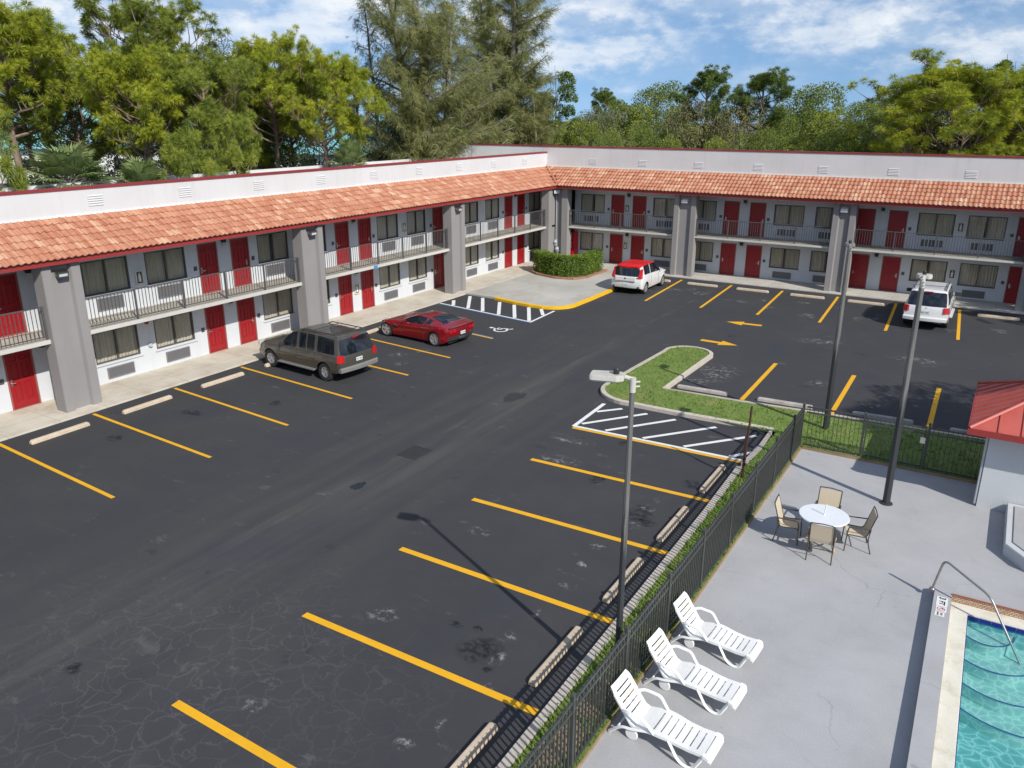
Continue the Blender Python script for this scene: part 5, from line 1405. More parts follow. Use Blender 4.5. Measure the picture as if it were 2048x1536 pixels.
def build_car(t, S):
    """rear at x = 0, nose at x = L, y to the left. S holds the curves."""
    L = S['L']; arches = S['wheels']; Ra = S['ra']; zc = S['rw']
    xs = set(); x = 0.
    while x < L: xs.add(round(x, 4)); x += .07
    xs |= {0., .02, .05, L, L - .02, L - .05}
    for xc in arches:
        for k in range(17):
            xs.add(round(xc + Ra * cos(pi * k / 16), 4))
        xs |= {round(xc - Ra - .004, 4), round(xc + Ra + .004, 4)}
    for c in S['cuts']: xs.add(round(c, 4))
    xs = sorted(x for x in xs if 0 <= x <= L)
    out = [xs[0]]
    for x in xs[1:]:
        if x - out[-1] > .003: out.append(x)
    xs = out
    def zb(x):
        z = S['sill']
        z += S.get('rear_lift', .12) * max(0, 1 - x / .5) ** 2 + S.get('nose_lift', .03) * max(0, 1 - (L - x) / .5) ** 2
        for xc in arches:
            d = abs(x - xc)
            if d < Ra + .002: z = max(z, zc + sqrt(max(Ra * Ra - d * d, 0)))
        return z
    def sect(x):
        zs = interp(S['belt'], x); zt = interp(S['top'], x); wb = interp(S['wid'], x); wr = interp(S['roofw'], x); b_ = zb(x); zs = max(zs, b_ + .06)
        g = S['sill']
        edge = interp(S['edge'], x)      # drop of the roof rail below the centre line
        flare = 1.
        for xc in arches:
            d = abs(x - xc); flare += S.get('flare', .012) * max(0, 1 - (d / (Ra * 1.35)) ** 2)
        def wy(z):
            k = (z - g) / max(zs - g, .05)
            return wb * (interp(S['tumble'], min(max(k, 0), 1)))
        rows = []
        for k in (0, .12, .3, .5, .68, .84, .94, 1.):
            z = b_ + (zs - b_) * k
            rows.append((wy(z) * flare, z))
        zg = max(zt - edge, zs + .001)
        wbs = rows[-1][0]
        rows.append((wbs * .965, min(zs + .02, zg)))                     # 8 lower edge of the side glass
        rows.append((wbs * .965 + (wr - wbs * .965) * .5 + .012 * min(1, (zg - zs) / .3), (min(zs + .02, zg) + zg) / 2))   # 9
        rows.append((wr, zg))                                            # 10 upper edge of the side glass
        rows.append((wr - .055, zg + edge * .55))                        # 11 roof rail
        rows.append((wr * .72, zt - edge * .16))
        rows.append((wr * .36, zt - edge * .04)); rows.append((0., zt))
        return rows
    secs = [sect(x) for x in xs]; nr = len(secs[0])
    def shape_x(x, r, z):
        # lean the tail and the nose: upper rows are set in
        k = interp(S['lean_r'], z); q = interp(S['lean_f'], z)
        yk = (secs_y[r] / max(interp(S['wid'], x), .1)) ** 2
        fr = max(0, 1 - x / S.get('tail', .9)); ff = max(0, 1 - (L - x) / S.get('nose', .9))
        return x + (k + S.get('bow_r', .05) * yk) * fr - (q + S.get('bow_f', .12) * yk) * ff
    P = []
    for x, rows in zip(xs, secs):
        secs_y = [r[0] for r in rows]
        P.append([(shape_x(x, r, rows[r][1]), rows[r][0], rows[r][1]) for r in range(nr)])
    meshes = {}
    def put(cat, *pts):
        two = cat.startswith('side_glass')
        mb = meshes.setdefault((cat, 0), MB()); mb.quad(*pts)
        mb = meshes.setdefault((cat, 1 if two else 0), MB()); mb.quad(*[(p[0], -p[1], p[2]) for p in pts][::-1])
    for i in range(len(xs) - 1):
        xm = (xs[i] + xs[i + 1]) / 2
        for r in range(nr - 1):
            q = (P[i][r], P[i + 1][r], P[i + 1][r + 1], P[i][r + 1])
            put(S['cat'](xm, r, (P[i][r][2] + P[i + 1][r + 1][2]) / 2), *q)
    # tail and nose faces
    for idx, key in ((0, 'tail_cat'), (len(xs) - 1, 'nose_cat')):
        for r in range(nr - 1):
            a, b_ = P[idx][r], P[idx][r + 1]
            n = 6
            for k in range(n):
                t0, t1 = k / n, (k + 1) / n
                bow = (lambda p, t_: (p[0] + ((S.get('bow_r', .05) * (t_ * t_ - 1)) if idx == 0 else (-S.get('bow_f', .12) * (t_ * t_ - 1) * .6)) * min(1, p[1] / .3), p[1] * t_, p[2]))
                put(S[key]((a[2] + b_[2]) / 2, r, abs((a[1] + b_[1]) / 2 * (t0 + t1) / 2)), bow(a, t0), bow(a, t1), bow(b_, t1), bow(b_, t0))
    parts = {}
    root_mat = S['mats']
    for (cat, sd_), mb in meshes.items():
        me_name, mat = root_mat[cat.split('|')[0]]
        if cat == 'none': continue
        bmo = mb.build(me_name, mat, t, world=False, recalc=False)
        bm = bmesh.new(); bm.from_mesh(bmo.data); bmesh.ops.remove_doubles(bm, verts=bm.verts, dist=.0008)
        bmesh.ops.recalc_face_normals(bm, faces=bm.faces); bm.to_mesh(bmo.data); bm.free()
        bmo.data.polygons.foreach_set('use_smooth', [True] * len(bmo.data.polygons)); bmo.data.set_sharp_from_angle(angle=radians(38))
        parts[cat] = bmo
    # dark inner tub closing the wheel wells and the floor
    mb = MB(); wmin = min(interp(S['wid'], x) for x in (L * .2, L * .5, L * .8)) - .06
    tb_ = S.get('tub', .3); mb.box(.25, L - tb_, -wmin + .16, wmin - .16, S['sill'] + .0, S['sill'] + .42 * S.get('tubh', 1.)); mb.box(.2, L - tb_, -wmin, wmin, S['sill'] + .40 * S.get('tubh', 1.), S['sill'] + .44 * S.get('tubh', 1.))
    mb.build('underbody', M['under'], t, world=False)
    # wheels
    for xc in arches:
        for s in (-1, 1):
            y = s * (interp(S['wid'], xc) * S.get('track', .985) - S['tw'] / 2)
            rw, tw, rr_ = S['rw'], S['tw'], S['rim_r']
            mb = MB(); h = tw / 2
            mb.lathe([(rr_, -h), (rw - .03, -h), (rw - .008, -h * .8), (rw, -h * .5), (rw, h * .5), (rw - .008, h * .8), (rw - .03, h), (rr_, h)], 32, (xc, y, rw), 'Y', closed=True)
            wl = mb.build('wheel', M['tyre'], t, world=False, smooth=35)
            mb = MB(); o_ = s * h
            mb.lathe([(rr_ + .004, o_ * .2), (rr_ + .004, o_ * .96), (rr_ - .022, o_ * .98), (rr_ - .03, o_ * .5)], 32, (xc, y, rw), 'Y')
            ns = S.get('spokes', 5)
            for k in range(ns):
                a0 = 2 * pi * k / ns + .3
                for da in ((-.14, .14) if S.get('twin') else (0,)):
                    a = a0 + da; w_ = (.020 if S.get('twin') else S.get('spoke_w', .034))
                    for sgn in (1,):
                        def T(p): return (xc + cos(a) * p[0] - sin(a) * p[1], y + p[2], rw + sin(a) * p[0] + cos(a) * p[1])
                        e0, e1 = o_ * .55, o_ * .93
                        mb.add([T(q) for q in ((.03, -w_ * 1.3, e0), (.03, w_ * 1.3, e0), (rr_ - .015, w_ * .8, e0), (rr_ - .015, -w_ * .8, e0), (.03, -w_, e1 * .9), (.03, w_, e1 * .9), (rr_ - .015, w_ * .7, e1), (rr_ - .015, -w_ * .7, e1))],
                               [(4, 5, 6, 7), (0, 1, 5, 4), (2, 3, 7, 6), (1, 2, 6, 5), (3, 0, 4, 7)])
            mb.lathe([(0, o_ * .95), (.05, o_ * .92), (.055, o_ * .6), (0, o_ * .6)], 14, (xc, y, rw), 'Y')
            mb.build('rim', M['rim'], wl, world=False, smooth=40)
            mb = MB(); mb.lathe([(0, o_ * .30), (rr_ - .01, o_ * .30), (rr_ - .01, o_ * .1), (0, o_ * .1)], 20, (xc, y, rw), 'Y'); mb.build('brake_disc', M['plastic'], wl, world=False)
    return parts, P, xs

def seam_tube(t, pts, parent=None, r=.006, name='door_seam'):
    for s in (-1, 1):
        mb = MB(); mb.tube([(p[0], s * p[1], p[2]) for p in pts], r, 5); mb.build(name, M['plastic'], parent or t, world=False)
def side_pts(P, xs, x, r0, r1, out=.001):
    i = min(range(len(xs)), key=lambda k: abs(xs[k] - x))
    return [(P[i][r][0], P[i][r][1] + out, P[i][r][2]) for r in range(r0, r1 + 1)]
def panel_box(t, name, mat, x0, x1, y0, y1, z0, z1, both=True, bevel=.012, parent=None):
    for s in ((-1, 1) if both else (1,)):
        mb = MB(); mb.box(x0, x1, s * y0, s * y1, z0, z1); mb.build(name, mat, parent or t, world=False, bevel=bevel)
def mirror(t, x, y, z, mat, sc=1.):
    for s in (-1, 1):
        mb = MB(); pts = [(-.06, 0, -.06), (-.06, .20, -.05), (-.06, .20, .08), (-.06, 0, .09), (.07, .02, -.04), (.05, .17, -.03), (.05, .17, .05), (.07, .02, .06)]
        mb.add([(x + p[0] * sc, s * (y + p[1] * sc), z + p[2] * sc) for p in pts], [(0, 1, 2, 3), (4, 7, 6, 5), (0, 4, 5, 1), (1, 5, 6, 2), (2, 6, 7, 3), (3, 7, 4, 0)])
        mb.build('side_mirror', mat, t, world=False, bevel=.015)
def number_plate(t, x, z, txt=None):
    mb = MB(); mb.box(x - .012, x, -.155, .155, z - .075, z + .075); p = mb.build('number_plate', M['plate'], t, world=False, bevel=.006)
    mb = MB(); rr = R(int(z * 100 + x * 10))
    for k in range(6):
        if k == 3: continue
        y = -.105 + .042 * k; mb.box(x - .015, x - .012, y - .013, y + .013, z - .028, z + .028)
    mb.build('plate_print', M['plateg'], p, world=False)

# ---- big SUVs
def suv(t, paint, lower, L, W, H, wheelbase_r, wheelbase_f, white=False):
    hw = W / 2; k = L / 4.81
    S = dict(L=L, wheels=[wheelbase_r, wheelbase_f], ra=.43, rw=.375, tw=.25, rim_r=.215, sill=.40, spokes=5, flare=.018, rear_lift=.10, nose_lift=.02,
        belt=[(0, 1.10 * H / 1.83), (.5, 1.12 * H / 1.83), (2.2, 1.10 * H / 1.83), (3.35 * k, 1.06 * H / 1.83), (3.7 * k, 1.04 * H / 1.83), (4.3 * k, 1.0 * H / 1.83), (L - .1, .92 * H / 1.83), (L, .86 * H / 1.83)],
        top=[(0, H - .07), (.25, H - .02), (1.2, H), (2.2, H - .005), (2.72 * k, H - .05), (3.05 * k, H - .25), (3.48 * k, 1.15 * H / 1.83), (3.7 * k, 1.125 * H / 1.83), (4.3 * k, 1.08 * H / 1.83), (L - .12, .98 * H / 1.83), (L, .88 * H / 1.83)],
        edge=[(0, .07), (2.7 * k, .07), (3.4 * k, .05), (L, .05)],
        wid=[(0, hw * .93), (.2, hw * .985), (1.0, hw), (3.2 * k, hw), (4.3 * k, hw * .975), (L - .2, hw * .93), (L, hw * .86)],
        roofw=[(0, hw * .77), (.6, hw * .79), (2.5 * k, hw * .79), (3.0 * k, hw * .80), (3.5 * k, hw * .84), (L - .1, hw * .82), (L, hw * .76)],
        tumble=[(0, .955), (.15, .975), (.4, 1.), (.75, .99), (1, .955)],
        lean_r=[(.3, .05), (.6, .0), (1.05, .04), (1.3, .15), (1.8, .34)], lean_f=[(.3, .06), (.6, 0), (.9, .03), (1.1, .06)], bow_r=.06, bow_f=.14, tail=.8, nose=.8,
        cuts=[.98, 1.62, 1.72, 2.62 * k, 2.70 * k, .35])
    ws = [(.42, 1.50), (1.66, 2.05), (2.08, 2.46), (2.56, 3.42)] if not white else [(.42, 1.75), (1.9, 2.75), (2.85, 3.75)]
    def cat(x, r, z):
        if 8 <= r <= 9:
            for wi, (a, b_) in enumerate(ws):
                if a * k < x < b_ * k: return 'side_glass|%d' % wi
        if r >= 11 and 2.80 * k < x < 3.50 * k: return 'windscreen'
        if r <= 1 and not white: return 'body'
        return 'body'
    def tail_cat(z, r, ay):
        if 8 <= r <= 10 and ay < hw * .88: return 'rear_glass'
        return 'body'
    S['cat'] = cat; S['tail_cat'] = tail_cat; S['nose_cat'] = lambda z, r, ay: 'body'
    S['mats'] = dict(body=('body', paint), side_glass=('side_window', M['glass']), windscreen=('windscreen', M['glass']), rear_glass=('rear_window', M['glass']))
    parts, P, xs = build_car(t, S)
    # bumpers, steps, rails
    mb = MB()
    n = 14; ring_ = []
    for i in range(n + 1):
        a = -1 + 2 * i / n; ring_.append((-.10 + .10 * a * a + .0, a * hw * .955))
    for (z0, z1) in ((.47, .65),):
        vs_ = []
        for x_, y_ in ring_: vs_ += [(x_, y_, z0), (x_ - .012, y_, z0 + .05), (x_ - .012, y_, z1 - .03), (x_ + .03, y_, z1), (x_ + .18, y_, z1), (x_ + .18, y_, z0)]
        fs = [(i * 6 + q, i * 6 + (q + 1) % 6, (i + 1) * 6 + (q + 1) % 6, (i + 1) * 6 + q) for i in range(n) for q in range(6)] + [tuple(range(6)), tuple(n * 6 + q for q in range(6))]
        mb.add(vs_, fs)
    mb.build('rear_bumper', lower, t, world=False, smooth=40)
    mb = MB(); mb.box(L - .22, L - .02, -hw * .84, hw * .84, .45, .66); mb.build('front_bumper', lower, t, world=False, bevel=.04)
    for s in (-1, 1):
        mb = MB(); mb.box(wheelbase_r + .52, wheelbase_f - .52, s * (hw - .06), s * (hw + .09), .36, .42); mb.build('side_step', M['greyplastic'] if not white else paint, t, world=False, bevel=.015)
    for s in (-1, 1):
        mb = MB(); y = s * hw * .70; mb.tube(bez([(.55, y, H - .03), (.62, y, H + .055), (2.3 * k, y, H + .055), (2.45 * k, y, H - .03)], 5, .08), .022, 8); mb.build('roof_rail', M['plastic'], t, world=False, smooth=40)
    for x_ in ((.95, 1.95) if not white else (1.1, 2.2)):
        mb = MB(); mb.tube([(x_, -hw * .70, H + .06), (x_, hw * .70, H + .06)], .022, 8, squash=.6); mb.build('roof_bar', M['plastic'], t, world=False)
    for s in (-1, 1):
        mb = MB(); mb.add([(-.012 + .05, s * hw * .80, .84), (.17, s * hw * 1.002, .84), (.22, s * hw * .985, 1.10), (.075, s * hw * .80, 1.10), (.01, s * hw * .80, .84)], [(0, 1, 2, 3)])
        mb = MB(); pts = [(.055, hw * .72, .82), (.055, hw * .80, .82), (.14, hw * .99, .82), (.24, hw * 1.0, .82), (.095, hw * .72, 1.12), (.10, hw * .79, 1.12), (.17, hw * .955, 1.12), (.26, hw * .965, 1.12)]
        o_ = [(p[0] - .036, s * (p[1] + .018), p[2] + (.02 if p[2] > 1 else .04)) for p in pts]
        mb.add(o_, [(0, 1, 5, 4), (1, 2, 6, 5), (2, 3, 7, 6), (4, 5, 6, 7), (0, 3, 2, 1), (0, 4, 7, 3)])
        tl = mb.build('tail_light', M['redlens'], t, world=False)
    mb = MB(); mb.box(.19, .30, -.16, .16, H - .10, H - .065); mb.build('brake_light', M['redlens'], t, world=False)
    panel_box(t, 'headlight', M['clearlens'], L - .22, L - .045, hw * .55, hw * .88, .80, .95, bevel=.02)
    mb = MB(); mb.box(L - .12, L + .0, -hw * .5, hw * .5, .74, .93); mb.build('grille', M['plastic'], t, world=False, bevel=.01)
    for x_ in (1.60 * k, 2.52 * k, 3.42 * k): seam_tube(t, side_pts(P, xs, x_, 1 if x_ > wheelbase_r + .5 else 4, 8))
    for x_ in (1.95 * k, 2.85 * k):
        i = min(range(len(xs)), key=lambda q: abs(xs[q] - x_)); p = P[i][6]
        panel_box(t, 'door_handle', paint, p[0] - .1, p[0] + .05, p[1] - .005, p[1] + .03, p[2] - .03, p[2] + .01, bevel=.008)
    seam_tube(t, [(P[i][4][0], P[i][4][1] + .002, P[i][4][2] - .04) for i in range(len(xs)) if wheelbase_r + .46 < xs[i] < wheelbase_f - .46][::3], r=.012, name='side_moulding')
    mirror(t, 3.22 * k, hw * .97, 1.16 * H / 1.83, M['plastic'], 1.35 if white else 1.)
    mb = MB(); mb.tube([(.115, -.1, 1.08), (.02, 0, 1.075), (.115, .1, 1.08)], .012, 6); mb.build('rear_handle', M['plastic'], t, world=False)
    number_plate(t, -.012 + .02, .86)
    mb = MB(); mb.tube(bez([(.10, .05, 1.13), (.13, .35, 1.18)], 4), .012, 6); mb.build('rear_wiper', M['plastic'], t, world=False)
    return S, P, xs

def warp_car(t, xa, fr_, fz):
    for o in t.children_recursive:
        if o.type != 'MESH': continue
        for v in o.data.vertices:
            if v.co.x < xa: v.co.x = xa - (xa - v.co.x) * fr_
            v.co.z *= fz
        o.data.update()
M['bronze'] = car_paint('bronze_grey_paint', (.118, .108, .088), .55, rough=.38)
M['redcar'] = car_paint('deep_red_paint', (.30, .006, .016), .35, rough=.28)
M['whitecar'] = car_paint('white_car_paint', (.72, .72, .71))
M['redroofc'] = car_paint('bright_red_paint', (.66, .004, .006))
M['redroofc'].node_tree.nodes['Principled BSDF'].inputs['Coat Weight'].default_value = .2
c = thing('parked_car', 'bronze grey SUV with roof bars parked facing the left walkway', 'SUV', (-18.60, 20.48, 0), radians(176.0), 'cars parked in the motel lot')
suv(c, M['bronze'], M['greyplastic'], 4.98, 1.86, 1.80, 1.14, 4.12)
warp_car(c, 1.14, .70, .91)
c = thing('parked_car', 'white SUV with dark mirrors parked facing the right wing', 'SUV', (-2.60, 38.75, 0), radians(90.5), 'cars parked in the motel lot')
suv(c, M['whitecar'], M['whitecar'], 5.0, 1.82, 1.88, 1.10, 4.1, True)
warp_car(c, .0, 1., .93)

# ---- low red sports coupe
c = thing('parked_car', 'low red sports car with a sloping dark rear window and silver wheels', 'sports car', (-18.22, 26.16, 0), radians(175.5), 'cars parked in the motel lot')
L, hw = 4.5, .94
S = dict(L=L, wheels=[.96, 3.70], ra=.365, rw=.345, tw=.27, rim_r=.255, sill=.17, spokes=5, spoke_w=.05, tub=1.0, tubh=.7, flare=.035, rear_lift=.13, nose_lift=.05,
    belt=[(0, .90), (.3, .93), (.95, .945), (1.5, .90), (2.2, .84), (2.9, .83), (3.5, .83), (3.95, .74), (4.3, .58), (L, .48)],
    top=[(0, .915), (.25, .955), (.55, 1.0), (1.1, 1.13), (1.55, 1.215), (1.9, 1.235), (2.2, 1.215), (2.55, 1.08), (2.95, .90), (3.3, .86), (3.8, .79), (4.25, .63), (L, .50)],
    edge=[(0, .02), (.6, .03), (1.0, .07), (2.2, .06), (2.8, .04), (3.4, .012), (L, .012)],
    wid=[(0, hw * .88), (.15, hw * .95), (.6, hw), (1.0, hw * 1.0), (1.8, hw * .955), (2.6, hw * .945), (3.4, hw * .985), (3.8, hw * .985), (4.2, hw * .90), (L, hw * .66)],
    roofw=[(0, hw * .80), (.5, hw * .72), (1.2, hw * .60), (2.0, hw * .58), (2.6, hw * .64), (2.95, hw * .80), (3.4, hw * .84), (4.2, hw * .72), (L, hw * .5)],
    tumble=[(0, .94), (.2, .965), (.55, .975), (.8, 1.), (1, .955)],
    lean_r=[(.15, .14), (.45, .06), (.7, .0), (.9, .05), (1.0, .08)], lean_f=[(.15, .0), (.4, .0), (.7, .1)], bow_r=.10, bow_f=.42, tail=.7, nose=.8,
    cuts=[.55, 1.45, 2.12, 2.98, 2.3, 2.86, 1.32])
def cat_v(x, r, z):
    if r in (8, 9) and 1.28 < x < 2.78 and not (1.52 < x < 1.60): return 'side_glass|%d' % (x > 1.56)
    if r >= 11 and .62 < x < 1.50: return 'rear_glass'
    if r >= 11 and 2.14 < x < 2.94: return 'windscreen'
    return 'body'
S['cat'] = cat_v; S['tail_cat'] = lambda z, r, ay: ('lower' if z < .50 else 'body'); S['nose_cat'] = lambda z, r, ay: ('lower' if z < .24 else 'body')
S['mats'] = dict(body=('body', M['redcar']), side_glass=('side_window', M['glass']), windscreen=('windscreen', M['glass']), rear_glass=('rear_window', M['glass']), lower=('diffuser', M['plastic']))
parts, P, xs = build_car(c, S)
for s in (-1, 1):
    for y in (.50, .70):
        mb = MB(); mb.add([(-.012 + .10 * (y * 1.0) ** 2 + .0, s * (y - .08), .80), (.0 + .10 * (y + .08) ** 2, s * (y + .08), .80), (.02 + .10 * (y + .08) ** 2, s * (y + .08), .69), (.0 + .10 * y ** 2, s * (y - .07), .69)], [(0, 1, 2, 3)])
        T = [(.005 + .10 * (y - .08) ** 2 - .03, s * (y - .075), z) for z in (.68, .80)] + [(.005 + .10 * (y + .08) ** 2 - .03, s * (y + .08), z) for z in (.80, .69)]
        mb = MB(); mb.add(T + [(p[0] + .10, p[1], p[2]) for p in T], [(0, 1, 2, 3), (4, 7, 6, 5), (0, 4, 5, 1), (1, 5, 6, 2), (2, 6, 7, 3), (3, 7, 4, 0)]); mb.build('tail_light', M['redlens'], c, world=False)
    mb = MB(); mb.box(3.98, 4.16, s * .56, s * .68, .60, .655); mb.build('headlight', M['plastic'], c, world=False, bevel=.01)
    mb = MB(); mb.tube([(3.0, s * .90, .60), (3.22, s * .925, .66), (3.28, s * .925, .40)], [.03, .045, .02], 6); mb.build('side_vent', M['plastic'], c, world=False, smooth=50)
mb = MB(); mb.box(-.045, .12, -.80, .80, .905, .93); mb.build('spoiler', M['redcar'], c, world=False, bevel=.01)
mb = MB()
for y in (-.15, -.05, .05, .15): mb.lathe([(.0, 0), (.045, 0), (.05, .1), (0, .1)], 12, (.01, y, .36), 'X')
ex = mb.build('exhaust', M['steel'], c, world=False, smooth=40)
number_plate(c, -.015, .60)
mirror(c, 2.62, .84, .93, M['redcar'], .8)
for x_ in (1.62, 2.86): seam_tube(c, side_pts(P, xs, x_, 1, 8, .002), r=.007)
warp_car(c, .96, .76, .90)

# ---- boxy white hatchback with a red roof
c = thing('parked_car', 'boxy white hatchback with a bright red roof beside the yellow kerb', 'hatchback', (-16.80, 38.7, 0), radians(90), 'cars parked in the motel lot')
L, hw, H = 4.1, .90, 1.60
S = dict(L=L, wheels=[.74, 3.30], ra=.36, rw=.325, tw=.23, rim_r=.225, sill=.27, spokes=5, twin=True, flare=.02, rear_lift=.10, nose_lift=.03,
    belt=[(0, .98), (.5, 1.04), (1.5, 1.02), (2.6, .98), (3.2, .96), (3.7, .90), (L, .78)],
    top=[(0, H - .10), (.25, H - .05), (.9, H), (1.8, H), (2.3, H - .05), (2.65, H - .22), (3.05, 1.10), (3.3, 1.05), (3.8, .97), (L, .82)],
    edge=[(0, .06), (2.3, .06), (3.0, .04), (L, .04)],
    wid=[(0, hw * .92), (.2, hw * .985), (.8, hw), (2.8, hw * .99), (3.5, hw * .97), (L - .2, hw * .88), (L, hw * .78)],
    roofw=[(0, hw * .74), (.5, hw * .78), (2.2, hw * .78), (2.7, hw * .80), (3.05, hw * .85), (L, hw * .72)],
    tumble=[(0, .95), (.15, .98), (.45, 1.), (.8, .99), (1, .955)],
    lean_r=[(.25, .08), (.5, .0), (.8, .02), (1.0, .07), (1.55, .26)], lean_f=[(.3, .0), (.6, 0), (.9, .06)], bow_r=.09, bow_f=.22, tail=.8, nose=.8,
    cuts=[.42, 1.30, 1.42, 2.36, 2.42, .62])
def cat_s(x, r, z):
    if r in (8, 9) and (.50 < x < 1.40 or 1.48 < x < 2.86): return 'side_glass|%d' % (x > 1.44)
    if r >= 11 and 2.36 < x < 3.06: return 'windscreen'
    if r >= 10 and x < 2.36: return 'roof'
    return 'body'
S['cat'] = cat_s
def tail_s(z, r, ay):
    if 8 <= r <= 9: return 'rear_glass'
    if r >= 10: return 'roof'
    if z > .70 and r >= 5 and ay > .60: return 'surround'
    return 'body'
S['tail_cat'] = tail_s; S['nose_cat'] = lambda z, r, ay: 'body'
S['mats'] = dict(body=('body', M['whitecar']), roof=('roof_panel', M['redroofc']), side_glass=('side_window', M['glass']), windscreen=('windscreen', M['glass']), rear_glass=('rear_window', M['glass']), surround=('tailgate_surround', M['plastic']))
parts, P, xs = build_car(c, S)
for s in (-1, 1):
    pts = [(.06, .64, .92), (.10, .80, .92), (.20, .87, .92), (.26, .72, 1.40), (.30, .765, 1.40), (.40, .80, 1.40)]
    mb = MB(); o_ = [(p[0] - .005, s * (p[1] + .015), p[2]) for p in pts] + [(p[0] + .10, s * (p[1] - .05), p[2]) for p in pts]
    mb.add(o_, [(0, 1, 4, 3), (1, 2, 5, 4), (6, 9, 10, 7), (7, 10, 11, 8), (0, 3, 9, 6), (2, 8, 11, 5), (3, 4, 10, 9), (4, 5, 11, 10), (0, 6, 7, 1), (1, 7, 8, 2)]); mb.build('tail_light', M['redlens'], c, world=False)
    mb = MB(); mb.lathe([(0, -.02), (.05, -.02), (.055, .03), (0, .03)], 12, (.05, s * .70, .42), 'X'); mb.build('reflector', M['plastic'], c, world=False)
    mb = MB(); mb.box(L - .30, L - .10, s * .50, s * .74, .74, .86); mb.build('headlight', M['clearlens'], c, world=False, bevel=.02)
mb = MB(); mb.box(-.055, .08, -.58, .58, .74, .98); mb.build('tailgate_panel', M['whitecar'], c, world=False, bevel=.03)
mb = MB(); mb.box(.18, .36, -.6, .6, H - .115, H - .085); mb.build('spoiler', M['redroofc'], c, world=False, bevel=.01)
mb = MB(); mb.lathe([(0, 0), (.05, 0), (.045, -.006), (0, -.006)], 16, (-.058, 0, .90), 'X'); mb.build('badge', M['plastic'], c, world=False)
number_plate(c, -.085, .52)
mirror(c, 2.72, .88, 1.06, M['whitecar'], .85)
for x_ in (1.44, 2.52): seam_tube(c, side_pts(P, xs, x_, 1, 8, .002), r=.006)
warp_car(c, 9., .95, .96)
for o_ in c.children_recursive:
    if o_.type == 'MESH':
        for v_ in o_.data.vertices: v_.co.x -= .45
# ------------------------------------------------------------------ vegetation
def at(px, D):
    """ground point at distance D along the photo column px (at the horizon row)"""
    c = (px - 1024) / 1611.287
    d = fw + rt * c; d.z = 0
    d = fw * 1.0 + r2 * c - d2 * ((768 - 228) / 1611.287); d.z = 0
    d.normalize(); return d.x * D, d.y * D
def ztop(py, D):
    return 9.0 + D * math.tan(math.atan((768 - py) / 1611.287) - pitch)
def bark(name, lo, hi):
    m, nt, b = new_mat(name)
    f = noise(nt, coords(nt, 'Object', (5, 5, 1.2)), 1.5, 6, .7)
    nt.links.new(ramp(nt, f, [(.3, lo), (.7, hi)]), b.inputs['Base Color']); b.inputs['Roughness'].default_value = .9
    bump(nt, b, f, .6, .03); return m
M['bark_pine'] = bark('pine_bark', (.13, .085, .065), (.30, .22, .17))
M['bark_grey'] = bark('grey_bark', (.11, .10, .085), (.26, .24, .21))
M['bark_dark'] = bark('dark_bark', (.035, .03, .025), (.10, .085, .07))
LEAF = dict(
    pine_bright=mat_leaf('needles_bright', [(.1, (.13, .18, .022)), (.42, (.28, .33, .030)), (.72, (.46, .48, .04)), (1, (.66, .60, .07))], .6, .3, .9),
    pine_mid=mat_leaf('needles_green', [(.1, (.10, .145, .028)), (.45, (.215, .27, .040)), (.8, (.35, .39, .06)), (1, (.46, .44, .09))], .6, .3, .9),
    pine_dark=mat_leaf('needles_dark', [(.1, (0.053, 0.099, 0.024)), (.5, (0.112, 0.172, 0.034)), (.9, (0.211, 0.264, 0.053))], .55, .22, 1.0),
    cas=mat_leaf('casuarina_sprays', [(.1, (0.17, 0.19, 0.065)), (.5, (0.30, 0.315, 0.115)), (.9, (0.42, 0.41, 0.17))], .8, .45, .45),
    oak=mat_leaf('oak_leaves', [(.1, (.085, .125, .028)), (.5, (.175, .23, .045)), (.9, (.30, .345, .085))], .55, .32, .6),
    oak_light=mat_leaf('light_leaves', [(.1, (.12, .16, .03)), (.5, (.23, .28, .05)), (.9, (.36, .38, .09))], .55, .35, .6),
    grey=mat_leaf('grey_green_leaves', [(.1, (0.092, 0.112, 0.059)), (.5, (0.178, 0.198, 0.106)), (.9, (0.277, 0.290, 0.172))], .6, .3, .6),
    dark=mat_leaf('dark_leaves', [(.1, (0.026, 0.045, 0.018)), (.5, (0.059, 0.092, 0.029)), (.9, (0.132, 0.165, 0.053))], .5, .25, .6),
    vine=mat_leaf('dry_vines', [(.1, (0.132, 0.112, 0.059)), (.4, (0.251, 0.205, 0.112)), (.7, (0.198, 0.231, 0.073)), (1, (0.343, 0.330, 0.132))], .75, .3, .5),
    palm=mat_leaf('palm_fronds', [(.1, (0.10, 0.15, 0.045)), (.5, (0.20, 0.26, 0.09)), (.9, (0.34, 0.38, 0.18))], .6, .3, .8))

